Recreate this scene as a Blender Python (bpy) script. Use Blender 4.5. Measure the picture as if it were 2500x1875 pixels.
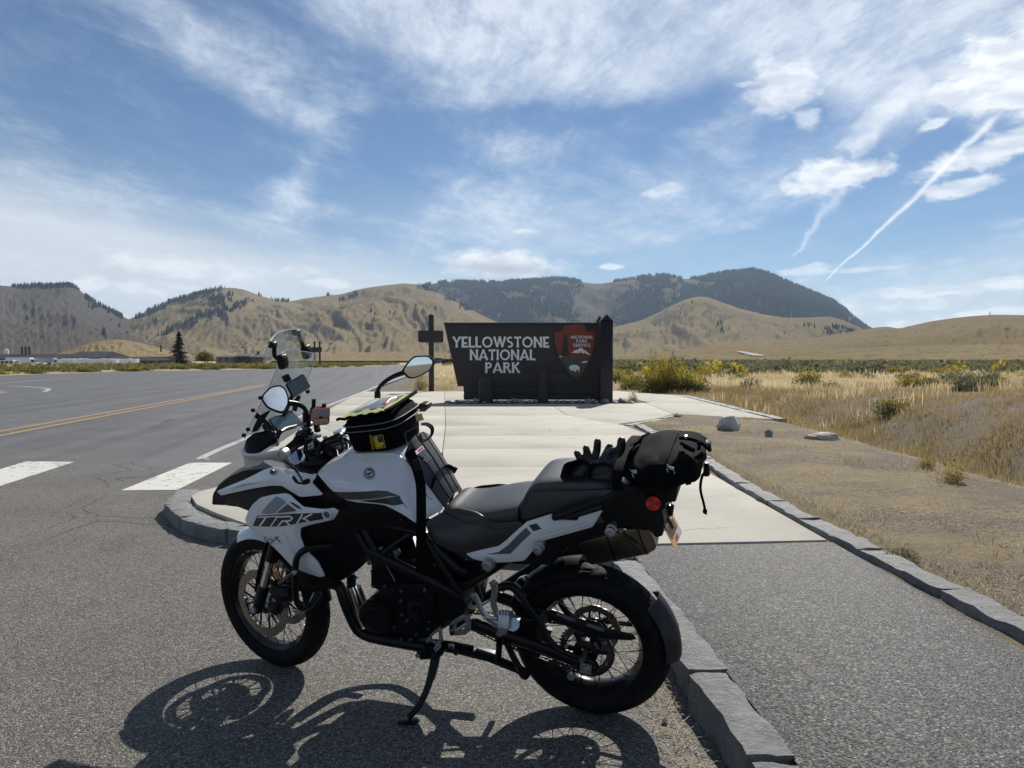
import bpy, bmesh, math, random
import numpy as np
from mathutils import Vector, Matrix, geometry, noise as mnoise
random.seed(7)
RNG = np.random.default_rng(7)
for _o in list(bpy.data.objects):
    bpy.data.objects.remove(_o)
SC = bpy.context.scene
COL = SC.collection
R = math.radians

# ---------------------------------------------------------------- camera
F_PX, HORIZON, CAM_H = 1878.0, 877.0, 1.431        # focal length and horizon measured on the 2500 px wide photograph
PITCH = math.atan((937.5 - HORIZON) / F_PX)
cam_data = bpy.data.cameras.new('camera')
cam_data.sensor_width = 36.0
cam_data.lens = 36.0 * F_PX / 2500.0
cam_data.clip_start = 0.05
cam_data.clip_end = 30000.0
cam = bpy.data.objects.new('camera', cam_data)
COL.objects.link(cam)
cam.location = (0, 0, CAM_H)
cam.rotation_euler = (math.pi / 2 - PITCH, 0, 0)
SC.camera = cam

# ---------------------------------------------------------------- sun, exposure
SUN_AZ, SUN_EL = R(19.5), R(41.5)                  # azimuth to the right of the view direction
SUN_DIR = Vector((math.sin(SUN_AZ) * math.cos(SUN_EL), math.cos(SUN_AZ) * math.cos(SUN_EL), math.sin(SUN_EL)))
sl = bpy.data.lights.new('sun', 'SUN')
sl.energy = 5.0
sl.angle = R(0.53)
sl.color = (1.0, 0.94, 0.85)
sun = bpy.data.objects.new('sun', sl)
COL.objects.link(sun)
sun.rotation_euler = (-SUN_DIR).to_track_quat('-Z', 'Y').to_euler()
sun.location = (20, 40, 60)
SC.view_settings.view_transform = 'Standard'
SC.view_settings.look = 'None'
SC.view_settings.exposure = 0.25
SC.view_settings.gamma = 1.0
SC.view_settings.use_curve_mapping = False
SC.cycles.use_denoising = True
SC.cycles.max_bounces = 8
SC.cycles.transparent_max_bounces = 12
SC.cycles.volume_bounces = 0

# ---------------------------------------------------------------- node expression helper
class X:
    """a socket with arithmetic that writes math nodes"""
    tree = None
    def __init__(s, sock): s.s = sock
    @staticmethod
    def n(kind, **kw):
        nd = X.tree.nodes.new(kind)
        for k, v in kw.items(): setattr(nd, k, v)
        return nd
    @staticmethod
    def put(inp, v):
        if isinstance(v, X): X.tree.links.new(v.s, inp)
        else: inp.default_value = v
    @staticmethod
    def m(op, *a, clamp=False):
        nd = X.n('ShaderNodeMath', operation=op, use_clamp=clamp)
        for i, v in enumerate(a): X.put(nd.inputs[i], v)
        return X(nd.outputs[0])
    def __add__(s, o): return X.m('ADD', s, o)
    __radd__ = __add__
    def __sub__(s, o): return X.m('SUBTRACT', s, o)
    def __rsub__(s, o): return X.m('SUBTRACT', o, s)
    def __mul__(s, o): return X.m('MULTIPLY', s, o)
    __rmul__ = __mul__
    def __truediv__(s, o): return X.m('DIVIDE', s, o)
    def clamp(s): return X.m('ADD', s, 0.0, clamp=True)
def sstep(x, a, b):
    nd = X.n('ShaderNodeMapRange', interpolation_type='SMOOTHSTEP')
    X.put(nd.inputs[0], x); nd.inputs[1].default_value = a; nd.inputs[2].default_value = b
    return X(nd.outputs[0])
def vec(x, y, z=0.0):
    nd = X.n('ShaderNodeCombineXYZ')
    for i, v in enumerate((x, y, z)): X.put(nd.inputs[i], v)
    return X(nd.outputs[0])
def noise(v, scale, detail=6.0, rough=0.55, dist=0.0, out=0, dims='3D'):
    nd = X.n('ShaderNodeTexNoise', noise_dimensions=dims)
    if v is not None: X.put(nd.inputs['Vector'], v)
    nd.inputs['Scale'].default_value = scale; nd.inputs['Detail'].default_value = detail
    nd.inputs['Roughness'].default_value = rough; nd.inputs['Distortion'].default_value = dist
    return X(nd.outputs[out])
def voro(v, scale, feature='F1', out='Distance', rnd=1.0):
    nd = X.n('ShaderNodeTexVoronoi', feature=feature)
    if v is not None: X.put(nd.inputs['Vector'], v)
    nd.inputs['Scale'].default_value = scale
    nd.inputs['Randomness'].default_value = rnd
    return X(nd.outputs[out])
def mixc(f, a, b, mode='MIX'):
    nd = X.n('ShaderNodeMix', data_type='RGBA', blend_type=mode)
    X.put(nd.inputs[0], f)
    for i, v in ((6, a), (7, b)):
        if isinstance(v, X): X.tree.links.new(v.s, nd.inputs[i])
        else: nd.inputs[i].default_value = (*v[:3], 1.0)
    return X(nd.outputs[2])
def ramp(f, stops):
    nd = X.n('ShaderNodeValToRGB')
    X.put(nd.inputs[0], f)
    e = nd.color_ramp.elements
    while len(e) < len(stops): e.new(0.5)
    for el, (p, c) in zip(e, stops):
        el.position = p; el.color = (*c, 1.0) if len(c) == 3 else c
    return X(nd.outputs[0])

# ---------------------------------------------------------------- world: Nishita sky with procedural cirrus and cumulus
def azel(u, v):                                    # photograph pixel -> azimuth and elevation in degrees
    d = Vector(((u - 1250) / F_PX, math.cos(PITCH) - (v - 937.5) / F_PX * math.sin(PITCH), -math.sin(PITCH) - (v - 937.5) / F_PX * math.cos(PITCH)))
    return math.degrees(math.atan2(d.x, d.y)), math.degrees(math.asin(d.z / d.length))
def build_world():
    w = bpy.data.worlds.new('World'); SC.world = w; w.use_nodes = True
    X.tree = t = w.node_tree
    t.nodes.clear()
    out = X.n('ShaderNodeOutputWorld'); bg = X.n('ShaderNodeBackground')
    t.links.new(bg.outputs[0], out.inputs[0])
    sky = X.n('ShaderNodeTexSky', sky_type='NISHITA')
    sky.sun_disc = False; sky.sun_elevation = SUN_EL; sky.sun_rotation = SUN_AZ
    sky.altitude = 1600; sky.air_density = 1.0; sky.dust_density = 0.25; sky.ozone_density = 3.0
    tc = X.n('ShaderNodeTexCoord'); D = X(tc.outputs['Generated'])
    sep = X.n('ShaderNodeSeparateXYZ'); t.links.new(D.s, sep.inputs[0])
    dx, dy, dz = (X(sep.outputs[i]) for i in range(3))
    az = X.m('ARCTAN2', dx, dy) * (180 / math.pi)
    el = X.m('ARCSINE', dz) * (180 / math.pi)
    zz = X.m('MAXIMUM', dz, 0.0) + 0.10
    px, py = dx / zz, dy / zz                       # a cloud layer high above
    def rot(a): return px * math.cos(a) - py * math.sin(a), px * math.sin(a) + py * math.cos(a)
    def blob(ud, vd, su, sv, ang=0.0):              # soft ellipse; centre and size in photo display pixels turned into angles
        a0, e0 = azel(ud * 1.1302, vd * 1.1302)
        k = 1.1302 / F_PX * 180 / math.pi
        c, s = math.cos(R(ang)), math.sin(R(ang))
        da, de = az - a0, el - e0
        p = (da * c + de * s) / (su * k); q = (de * c - da * s) / (sv * k)
        return p * p + q * q
    def gauss(*a): return X.m('EXPONENT', blob(*a) * -1.0)
    # cirrus
    rx, ry = rot(R(-8))
    warp = noise(vec(px, py), 0.55, 3, 0.5)
    n1 = noise(vec(rx * 1.1 + warp * 0.9, ry * 0.55 + warp * 0.5), 1.8, 10, 0.66, 0.15)
    rx2, ry2 = rot(R(38))
    n2 = noise(vec(rx2 * 1.6, ry2 * 0.55 + 3.0), 2.3, 9, 0.68, 0.2)
    cov = 0.0
    for amp, b in ((0.25, (1750, 30, 620, 150, -6)), (0.21, (1230, 110, 420, 90, -14)), (0.30, (2100, 110, 260, 130, 0)), (0.20, (900, 60, 300, 90, -20)),
                   (0.20, (500, 150, 260, 45, -32)), (-0.30, (150, 190, 230, 80, -24)), (-0.28, (480, 300, 330, 55, -12)), (-0.26, (1180, 255, 330, 32, 2)),
                   (-0.34, (1930, 470, 330, 55, 16)), (-0.22, (1560, 215, 130, 40, 20)), (0.24, (640, 400, 38, 90, -25)), (0.14, (1300, 420, 420, 60, -3)), (0.10, (1050, 480, 420, 60, -8)),
                   (-0.28, (1400, 560, 300, 28, 6)), (-0.30, (1750, 250, 90, 40, 0)), (-0.15, (830, 420, 130, 60, 10)), (-0.2, (2000, 330, 120, 60, 20)), (-0.12, (1000, 350, 160, 40, -10))):
        cov = gauss(*b) * amp + cov
    base_ = n1 * 0.60 + n2 * 0.40
    tex = sstep(noise(vec(rx * 1.7 + warp * 1.0, ry * 0.72), 4.4, 10, 0.74, 0.0), 0.32, 0.68)
    cir = (sstep(base_ + cov, 0.38, 0.84) * (tex * 0.52 + 0.48) + sstep(base_, 0.42, 0.70) * tex * 0.28).clamp()
    # smooth veil low in the sky, strongest to the left
    v1 = gauss(-120, 530, 980, 140, -17) * 1.35 + gauss(700, 600, 520, 65, -6) * 0.75 + gauss(2200, 620, 300, 70, 8) * 0.6 + gauss(1150, 500, 380, 50, -6) * 0.30
    vh = X.m('EXPONENT', X.m('ABSOLUTE', el) * -0.42) * 0.30
    veil = (v1 * (noise(vec(px * 0.7, py * 0.25), 2.0, 8, 0.6) * 0.7 + 0.52) + vh).clamp() * 0.86
    # cumulus
    nf = noise(vec(az * 0.16, el * 0.34), 1.0, 9, 0.62, 0.2)
    nc = noise(vec(az * 0.55, el * 1.0), 1.0, 8, 0.58, 0.3)
    cum = 0.0
    for b, hard in (((1090, 572, 185, 42, -3), 1.0), ((1322, 577, 36, 10, 0), 0.8), ((1690, 185, 88, 75, -18), 0.62), ((1740, 255, 40, 30, -20), 0.5), ((1800, 382, 135, 42, 6), 0.85),
                   ((2150, 322, 180, 36, 14), 0.8), ((2080, 405, 90, 22, 6), 0.75), ((2015, 272, 42, 14, 14), 0.7), ((400, 580, 190, 36, -4), 0.55), ((200, 612, 42, 22, 0), 0.6),
                   ((330, 625, 110, 28, 0), 0.5), ((720, 612, 70, 16, 0), 0.5), ((660, 585, 60, 14, 0), 0.4), ((2060, 625, 330, 18, 4), 0.75), ((2090, 690, 200, 22, 6), 0.8), ((1920, 660, 240, 22, 2), 0.55), ((2220, 150, 190, 120, 0), 0.85),
                   ((1740, 585, 70, 14, 6), 0.5), ((1880, 580, 160, 8, 3), 0.5), ((1430, 412, 60, 14, 12), 0.5), ((1140, 500, 36, 9, 0), 0.5), ((1900, 250, 120, 30, 38), 0.35), ((1870, 310, 70, 26, 50), 0.4)):
        e = 1.0 - X.m('SQRT', blob(*b))
        cum = X.m('MAXIMUM', cum, sstep(e + (nc - 0.5) * 1.5 + (nf - 0.5) * 1.0, 0.10, 0.60) * hard) if isinstance(cum, X) else sstep(e + (nc - 0.5) * 0.9, 0.10, 0.60) * hard
    # vapour trails
    def trail(p0, p1, wd, amp, wob):
        a0, e0 = azel(p0[0] * 1.1302, p0[1] * 1.1302); a1, e1 = azel(p1[0] * 1.1302, p1[1] * 1.1302)
        L = math.hypot(a1 - a0, e1 - e0); ux, uy = (a1 - a0) / L, (e1 - e0) / L
        al = ((az - a0) * ux + (el - e0) * uy) / L
        pe = (el - e0) * ux - (az - a0) * uy + (noise(vec(az * 0.3, el * 0.3), 1.4, 5, 0.6) - 0.5) * wob
        wv = (al * 0.9 + 0.22) * wd
        q = pe / wv
        m_ = X.m('EXPONENT', q * q * -1.0) * sstep(al, 0.0, 0.06) * (1.0 - sstep(al, 0.92, 1.03))
        return m_ * (noise(vec(az, el), 2.2, 6, 0.6) * 0.9 + 0.45) * amp
    tr = trail((1772, 618), (2165, 238), 0.20, 0.85, 0.55) + trail((1700, 555), (1830, 400), 0.42, 0.42, 2.2) + trail((1830, 330), (2010, 165), 1.1, 0.5, 2.0)
    # combine
    hs = X.n('ShaderNodeHueSaturation'); hs.inputs['Saturation'].default_value = 1.12; hs.inputs['Value'].default_value = 0.86; t.links.new(sky.outputs[0], hs.inputs['Color'])
    skyc = X(hs.outputs[0])
    kb = 1.42
    c = mixc(veil, skyc, (6.1 * kb, 6.5 * kb, 6.8 * kb))
    c = mixc(cir * 0.80, c, (7.0 * kb, 7.6 * kb, 8.3 * kb))
    shade = sstep(noise(vec(az * 0.5, el * 1.3 + 0.35), 1.0, 5, 0.5), 0.38, 0.62)
    under = X.m('EXPONENT', blob(1088, 580, 125, 17, -3) * -1.0)
    cc = mixc(shade, (6.6 * kb, 7.0 * kb, 7.5 * kb), (9.2 * kb, 9.3 * kb, 9.4 * kb))
    cc = mixc(under * 0.9, cc, (3.9 * kb, 4.3 * kb, 5.0 * kb))
    c = mixc(cum * 0.92, c, cc)
    c = mixc(tr.clamp() * 0.85, c, (9.0 * kb, 9.2 * kb, 9.4 * kb))
    t.links.new(c.s, bg.inputs[0])
    bg.inputs[1].default_value = 0.074
    w.cycles.sampling_method = 'MANUAL'; w.cycles.sample_map_resolution = 512
build_world()

# ---------------------------------------------------------------- photograph measurements -> world points
KR = dict(d=(0, 0, 1.1302), a=(500, 780, .29532), b=(1000, 1020, .34358), c=(500, 1120, .33751), e=(900, 1250, .37071), s=(980, 740, .28933),
          r=(1500, 1200, .45208), f=(1400, 780, .49729), l=(0, 1000, .52743), z=(0, 780, .22604), L=(0, 650, .45208), p=(0, 0, 1.0),
          g=(800, 1240, .24111), h=(560, 980, .18083), t=(1350, 1030, .19891), k=(850, 920, .18083), w=(540, 1280, .21708))
CAMV = Vector((0, 0, CAM_H))
def ray(k, x, y):
    ox, oy, s = KR[k]
    u, v = ox + x * s, oy + y * s
    a, b = (u - 1250) / F_PX, -(v - 937.5) / F_PX
    c, s_ = math.cos(PITCH), math.sin(PITCH)
    return Vector((a, c + s_ * b, -s_ + c * b))
def G(k, x, y, z=0.0):                             # point on a level plane
    d = ray(k, x, y); t = (z - CAM_H) / d.z
    return CAMV + d * t
def AT(k, x, y, depth):                            # point at a given distance along +y
    d = ray(k, x, y)
    return CAMV + d * (depth / d.y)

# ---------------------------------------------------------------- objects
BASE = {}
def tag(o, label=None, cat=None, group=None, kind=None):
    if label: o['label'] = label
    if cat: o['category'] = cat
    if group: o['group'] = group
    if kind: o['kind'] = kind
    return o
def empty(name, loc=(0, 0, 0), rz=0.0, mw=None):
    o = bpy.data.objects.new(name, None); COL.objects.link(o)
    o.empty_display_size = 0.1
    if mw is not None: o.matrix_world = mw
    else: o.location = loc; o.rotation_euler = (0, 0, rz)
    return o
def link(name, me, parent=None):
    o = bpy.data.objects.new(name, me); COL.objects.link(o)
    if parent is not None:
        o.parent = parent
        if parent.name in BASE: BASE[o.name] = BASE[parent.name]
    return o
def mesh(name, verts, faces, mats=None, parent=None, smooth=None, fmat=None, fix=False):
    """one mesh object; smooth = auto-smooth angle in degrees"""
    me = bpy.data.meshes.new(name)
    if parent is not None and parent.name in BASE:
        b = BASE[parent.name]
        verts = [(v[0] - b[0], v[1] - b[1], v[2] - b[2]) for v in verts]
    me.from_pydata([tuple(v) for v in verts], [], [tuple(f) for f in faces])
    if fix:
        bm = bmesh.new(); bm.from_mesh(me)
        bmesh.ops.recalc_face_normals(bm, faces=bm.faces); bm.to_mesh(me); bm.free()
    if mats is not None:
        for m in (mats if isinstance(mats, (list, tuple)) else [mats]): me.materials.append(m)
    if fmat is not None: me.polygons.foreach_set('material_index', np.asarray(fmat, dtype=np.int32))
    if smooth is not None:
        me.polygons.foreach_set('use_smooth', np.ones(len(me.polygons), dtype=bool))
        if smooth < 180: me.set_sharp_from_angle(angle=R(smooth))
    me.update()
    return link(name, me, parent)
def npmesh(name, V, Fc, mats=None, parent=None, smooth=False, fmat=None):
    """fast: V (n,3) array, Fc (m,k) array of equal-sized faces"""
    me = bpy.data.meshes.new(name)
    V = np.asarray(V, dtype=np.float32); Fc = np.asarray(Fc, dtype=np.int32); k = Fc.shape[1]
    me.vertices.add(len(V)); me.vertices.foreach_set('co', V.ravel())
    me.loops.add(Fc.size); me.loops.foreach_set('vertex_index', Fc.ravel())
    me.polygons.add(len(Fc)); me.polygons.foreach_set('loop_start', np.arange(0, Fc.size, k, dtype=np.int32))
    if mats is not None:
        for m in (mats if isinstance(mats, (list, tuple)) else [mats]): me.materials.append(m)
    if fmat is not None: me.polygons.foreach_set('material_index', np.asarray(fmat, dtype=np.int32))
    if smooth: me.polygons.foreach_set('use_smooth', np.ones(len(Fc), dtype=bool))
    me.update(calc_edges=True); me.validate()
    return link(name, me, parent)

class MB:
    """collects verts and faces of one part"""
    def __init__(s): s.v, s.f = [], []
    def add(s, vs, fs):
        o = len(s.v); s.v += [tuple(v) for v in vs]; s.f += [tuple(i + o for i in f) for f in fs]; return s
    def box(s, c, sz, M=None, taper=1.0):
        x, y, z = sz[0] / 2, sz[1] / 2, sz[2] / 2
        vs = [Vector((sx * x * (taper if sz_ > 0 else 1), sy * y * (taper if sz_ > 0 else 1), sz_ * z)) for sz_ in (-1, 1) for sy in (-1, 1) for sx in (-1, 1)]
        if M is not None: vs = [M @ v for v in vs]
        c = Vector(c)
        return s.add([v + c for v in vs], [(0, 2, 3, 1), (4, 5, 7, 6), (0, 1, 5, 4), (2, 6, 7, 3), (0, 4, 6, 2), (1, 3, 7, 5)])
    def tube(s, pts, r, n=8, curve=0, caps=True, flat=None):
        """tube along points; r number or list; curve = catmull-rom subdivisions; flat=(axis vector, factor) squashes the section"""
        pts = [Vector(p) for p in pts]
        rs = list(r) if isinstance(r, (list, tuple)) else [r] * len(pts)
        if curve and len(pts) > 2: pts, rs = crom(pts, curve, rs)
        rings = []
        up = None
        for i, p in enumerate(pts):
            t = (pts[min(i + 1, len(pts) - 1)] - pts[max(i - 1, 0)])
            t = t.normalized() if t.length > 1e-9 else Vector((0, 0, 1))
            if up is None:
                up = Vector((0, 0, 1)) if abs(t.z) < 0.9 else Vector((1, 0, 0))
            a = (up - t * up.dot(t)).normalized(); b = t.cross(a); up = a
            ring = []
            for j in range(n):
                th = 2 * math.pi * j / n
                q = (a * math.cos(th) + b * math.sin(th)) * rs[i]
                if flat is not None: q -= flat[0] * q.dot(flat[0]) * (1 - flat[1])
                ring.append(p + q)
            rings.append(ring)
        return s.loft(rings, caps)
    def loft(s, rings, caps=True, closed=True):
        o = len(s.v); n = len(rings[0])
        for rg in rings: s.v += [tuple(v) for v in rg]
        for i in range(len(rings) - 1):
            for j in range(n if closed else n - 1):
                a, b = o + i * n + j, o + i * n + (j + 1) % n
                s.f.append((a, b, b + n, a + n))
        if caps:
            s.f.append(tuple(o + j for j in range(n))[::-1]); s.f.append(tuple(o + (len(rings) - 1) * n + j for j in range(n)))
        return s
    def lathe(s, prof, c, ax, n=32, a0=0.0, a1=2 * math.pi, ref=None):
        """profile [(radius, along axis)] turned about ax through c"""
        ax = Vector(ax).normalized(); c = Vector(c)
        ref = Vector(ref) if ref is not None else (Vector((1, 0, 0)) if abs(ax.x) < 0.9 else Vector((0, 0, 1)))
        u = (ref - ax * ref.dot(ax)).normalized(); w = ax.cross(u)
        full = abs(a1 - a0 - 2 * math.pi) < 1e-6
        m = n if full else n + 1
        rings = []
        for r_, h in prof:
            rings.append([c + ax * h + (u * math.cos(a0 + (a1 - a0) * j / n) + w * math.sin(a0 + (a1 - a0) * j / n)) * r_ for j in range(m)])
        return s.loft(rings, caps=False, closed=full)
    def prism(s, outline, dv):
        """closed outline of 3D points extruded by dv"""
        n = len(outline); dv = Vector(dv)
        o = [Vector(p) for p in outline]
        vs = o + [p + dv for p in o]
        tri = tess(o)
        fs = [t for t in tri] + [tuple(i + n for i in t[::-1]) for t in tri] + [(i, (i + 1) % n, (i + 1) % n + n, i + n) for i in range(n)]
        return s.add(vs, fs)
    def ball(s, c, r, n=12, m=8, M=None):
        c = Vector(c); rr = r if isinstance(r, (list, tuple)) else (r, r, r)
        rings = []
        for i in range(m + 1):
            ph = -math.pi / 2 + math.pi * i / m
            ring = []
            for j in range(n):
                th = 2 * math.pi * j / n
                v = Vector((math.cos(ph) * math.cos(th) * rr[0], math.cos(ph) * math.sin(th) * rr[1], math.sin(ph) * rr[2]))
                ring.append(c + (M @ v if M is not None else v))
            rings.append(ring)
        return s.loft(rings, caps=False)
    def obj(s, name, mat, parent=None, smooth=35, bevel=0.0, seg=2):
        o = mesh(name, s.v, s.f, mat, parent, smooth=None, fix=True)
        me = o.data
        if bevel > 0:
            bm = bmesh.new(); bm.from_mesh(me)
            bmesh.ops.remove_doubles(bm, verts=bm.verts, dist=1e-6)
            ed = [e for e in bm.edges if len(e.link_faces) == 2 and e.calc_face_angle(0) > R(28)]
            bmesh.ops.bevel(bm, geom=ed, offset=bevel, segments=seg, profile=0.6, affect='EDGES', clamp_overlap=True)
            bm.to_mesh(me); bm.free()
        if smooth is not None:
            me.polygons.foreach_set('use_smooth', np.ones(len(me.polygons), dtype=bool)); me.set_sharp_from_angle(angle=R(smooth))
        return o
def crom(pts, k, rs=None):
    out, ro = [], []
    n = len(pts)
    for i in range(n - 1):
        p0, p1, p2, p3 = pts[max(i - 1, 0)], pts[i], pts[i + 1], pts[min(i + 2, n - 1)]
        for j in range(k):
            t = j / k
            out.append(0.5 * ((2 * p1) + (p2 - p0) * t + (2 * p0 - 5 * p1 + 4 * p2 - p3) * t * t + (3 * p1 - p0 - 3 * p2 + p3) * t ** 3))
            if rs: ro.append(rs[i] * (1 - t) + rs[i + 1] * t)
    out.append(pts[-1])
    if rs: ro.append(rs[-1])
    return (out, ro) if rs else out
def tess(pts):
    return [tuple(t) for t in geometry.tessellate_polygon([pts])]
def chaikin(pts, r=0.15, it=1):
    for _ in range(it):
        q = []
        for i in range(len(pts)):
            a, b, c = pts[i - 1], pts[i], pts[(i + 1) % len(pts)]
            q.append(b + (a - b) * r); q.append(b + (c - b) * r)
        pts = q
    return pts

# ---------------------------------------------------------------- materials
MATS = {}
def material(name, col=(.5, .5, .5), rough=.5, metal=0.0, var=0.0, vscale=20.0, bump=0.0, bscale=200.0, coat=0.0, rvar=0.0, spec=None, build=None, trans=0.0, ior=None, alpha=1.0, dust=0.0):
    if name in MATS: return MATS[name]
    m = bpy.data.materials.new(name); m.use_nodes = True
    X.tree = t = m.node_tree
    b = t.nodes['Principled BSDF']
    tc = X.n('ShaderNodeTexCoord'); P = X(tc.outputs['Object'])
    b.inputs['Base Color'].default_value = (*col, 1); b.inputs['Roughness'].default_value = rough; b.inputs['Metallic'].default_value = metal
    if spec is not None: b.inputs['Specular IOR Level'].default_value = spec
    if coat: b.inputs['Coat Weight'].default_value = coat; b.inputs['Coat Roughness'].default_value = 0.05
    if trans: b.inputs['Transmission Weight'].default_value = trans
    if ior: b.inputs['IOR'].default_value = ior
    if alpha < 1: b.inputs['Alpha'].default_value = alpha
    if build is not None: build(b, P, t)
    else:
        c = None
        if var:
            n_ = noise(P, vscale, 5, 0.6)
            c = mixc(n_, tuple(max(0, x * (1 - var)) for x in col), tuple(min(1, x * (1 + var)) for x in col))
        if dust:
            d_ = sstep(noise(P, 9.0, 8, 0.65), 0.45, 0.8) * dust
            c = mixc(d_, c if c is not None else col, (0.30, 0.26, 0.21))
        if c is not None: t.links.new(c.s, b.inputs['Base Color'])
        if rvar:
            r_ = noise(P, vscale * 1.7, 4, 0.6) * (2 * rvar) + (rough - rvar)
            t.links.new(r_.s, b.inputs['Roughness'])
    if bump and build is None:
        bn = X.n('ShaderNodeBump'); bn.inputs['Strength'].default_value = 1.0; bn.inputs['Distance'].default_value = bump
        t.links.new(noise(P, bscale, 4, 0.6).s, bn.inputs['Height']); t.links.new(bn.outputs[0], b.inputs['Normal'])
    MATS[name] = m
    return m
def set_bump(b, t, h, dist, strength=1.0):
    bn = X.n('ShaderNodeBump'); bn.inputs['Strength'].default_value = strength; bn.inputs['Distance'].default_value = dist
    X.put(bn.inputs['Height'], h); t.links.new(bn.outputs[0], b.inputs['Normal'])
def setc(b, t, c): t.links.new(c.s, b.inputs['Base Color'])
# ================================================================= SETTING
def b_asphalt(kind):
    def f(b, P, t):
        sp = X.n('ShaderNodeSeparateXYZ'); t.links.new(P.s, sp.inputs[0])
        x, y = X(sp.outputs[0]), X(sp.outputs[1])
        sc = {'lot': 145.0, 'path': 118.0}[kind]
        cell = voro(P, sc, out='Color'); s2 = X.n('ShaderNodeSeparateColor'); t.links.new(cell.s, s2.inputs[0])
        rnd = X(s2.outputs[0]); rnd2 = X(s2.outputs[1])
        dist = voro(P, sc)
        big = noise(P, 0.9, 6, 0.6); mid = noise(P, 9.0, 4, 0.6)
        if kind == 'lot':
            c1 = ramp(rnd, [(0.0, (.066, .063, .057)), (0.35, (.162, .152, .135)), (0.72, (.268, .252, .222)), (0.90, (.37, .352, .322)), (1.0, (.56, .54, .51))])
            c2 = mixc(noise(vec(x, y * 0.12), 3.0, 8, .65), (.108, .113, .121), (.165, .171, .180))
            c2 = mixc(sstep(noise(vec(x * 1.0 + y * .16, y * 0.02), 1.3, 5, .6), .46, .62) * 0.6, c2, (.085, .089, .096))
            road = sstep(y + x * 0.30 + noise(P, 0.5, 6, .6) * 4.0, 8.2, 13.0)       # smoother, older paving of the carriageway
            c = mixc(road, c1, c2)
            k = road * -0.7 + 1.0
        else:
            c = ramp(rnd, [(0.0, (.014, .014, .015)), (0.42, (.036, .036, .037)), (0.72, (.074, .073, .074)), (0.90, (.15, .15, .15)), (1.0, (.42, .415, .41))])
            k = 1.0
        c = mixc(sstep(big, .35, .65) * 0.5, c, mixc(1.0, c, (.68, .66, .63), 'MULTIPLY'))
        c = mixc(sstep(dist, .25, .62) * 0.55 * (k if isinstance(k, X) else 1.0), c, (.028, .027, .026))
        c = mixc(sstep(mid, .55, .8) * 0.25, c, (.17, .16, .14))
        stain = sstep(noise(P, .55, 7, .7, .6), .60, .72) * .55
        c = mixc(stain, c, mixc(1.0, c, (.55, .54, .53), 'MULTIPLY'))
        crk = voro(P, .38, 'DISTANCE_TO_EDGE') + (noise(P, 3.0, 5, .6) - .5) * .05
        c = mixc((1.0 - sstep(X.m('ABSOLUTE', crk - .03), .0012, .0045)) * sstep(noise(P, .35, 3, .5), .50, .60) * .8, c, (.022, .021, .02))
        c = mixc(sstep(noise(P, 2.2, 6, .7), .62, .75) * .22, c, (.27, .245, .20))
        setc(b, t, c)
        b.inputs['Roughness'].default_value = 0.72 if kind == 'lot' else 0.62
        b.inputs['Specular IOR Level'].default_value = 0.22
        h = (1.0 - sstep(dist, 0.0, .75)) * (rnd2 * .8 + .2)
        set_bump(b, t, h * (k if isinstance(k, X) else 1.0) + mid * .6, 0.0055)
    return f
M_LOT = material('asphalt_lot', build=b_asphalt('lot'))
M_PATH = material('asphalt_path', build=b_asphalt('path'))
def b_conc(b, P, t):
    br = X.n('ShaderNodeMapping'); t.links.new(P.s, br.inputs[0]); br.inputs['Scale'].default_value = (1.5, 16, 1)
    brush = noise(X(br.outputs[0]), 2.2, 9, .68)
    big = noise(P, .55, 7, .62); fine = noise(P, 60, 5, .65)
    c = mixc(brush, (.40, .382, .326), (.555, .530, .455))
    c = mixc(sstep(big, .40, .68) * .7, c, (.33, .31, .275))
    ck = voro(P, .22, 'DISTANCE_TO_EDGE') + (noise(P, 2.5, 6, .65) - .5) * .07
    c = mixc((1.0 - sstep(X.m('ABSOLUTE', ck - .05), .0006, .0022)) * sstep(noise(P, .2, 3, .5), .52, .6) * .7, c, (.10, .09, .08))
    c = mixc(sstep(noise(P, 3.2, 8, .7), .58, .76) * .5, c, (.24, .222, .19))
    c = mixc(sstep(voro(P, 1.6), .0, .022) * -1.0 + 1.0, c, (.16, .145, .12))
    c = mixc(fine * .22, c, (.30, .28, .25))
    setc(b, t, c); b.inputs['Roughness'].default_value = .85; b.inputs['Specular IOR Level'].default_value = .25
    set_bump(b, t, brush * .5 + fine, .0022)
M_CONC = material('concrete', build=b_conc)
def b_stone(b, P, t):
    n1 = noise(P, 5, 8, .65, .3); n2 = noise(P, 40, 6, .7)
    c = mixc(n1, (.10, .104, .105), (.34, .345, .338))
    c = mixc(sstep(n2, .5, .75) * .5, c, (.42, .42, .40))
    c = mixc(sstep(noise(P, 2.0, 5, .6), .56, .72) * .6, c, (.20, .18, .15))
    setc(b, t, c); b.inputs['Roughness'].default_value = .7
    set_bump(b, t, n1 * 1.2 + n2 * .5 + noise(P, 14, 8, .75) * 1.6, .022)
M_KERB = material('kerb_stone', build=b_stone)
def b_rock(b, P, t):
    n1 = noise(P, 4, 8, .68, .4); n2 = noise(P, 30, 6, .7)
    c = mixc(n1, (.13, .125, .12), (.36, .345, .33)); c = mixc(sstep(n2, .52, .7) * .45, c, (.44, .42, .39))
    setc(b, t, c); b.inputs['Roughness'].default_value = .85; set_bump(b, t, n1 + n2 * .4, .02)
M_ROCK = material('grey_rock', build=b_rock)
def b_rockp(b, P, t):
    n1 = noise(P, 5, 8, .68, .4)
    c = mixc(n1, (.34, .27, .23), (.55, .47, .42)); setc(b, t, c); b.inputs['Roughness'].default_value = .85; set_bump(b, t, n1, .02)
M_ROCKP = material('pale_rock', build=b_rockp)
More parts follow.
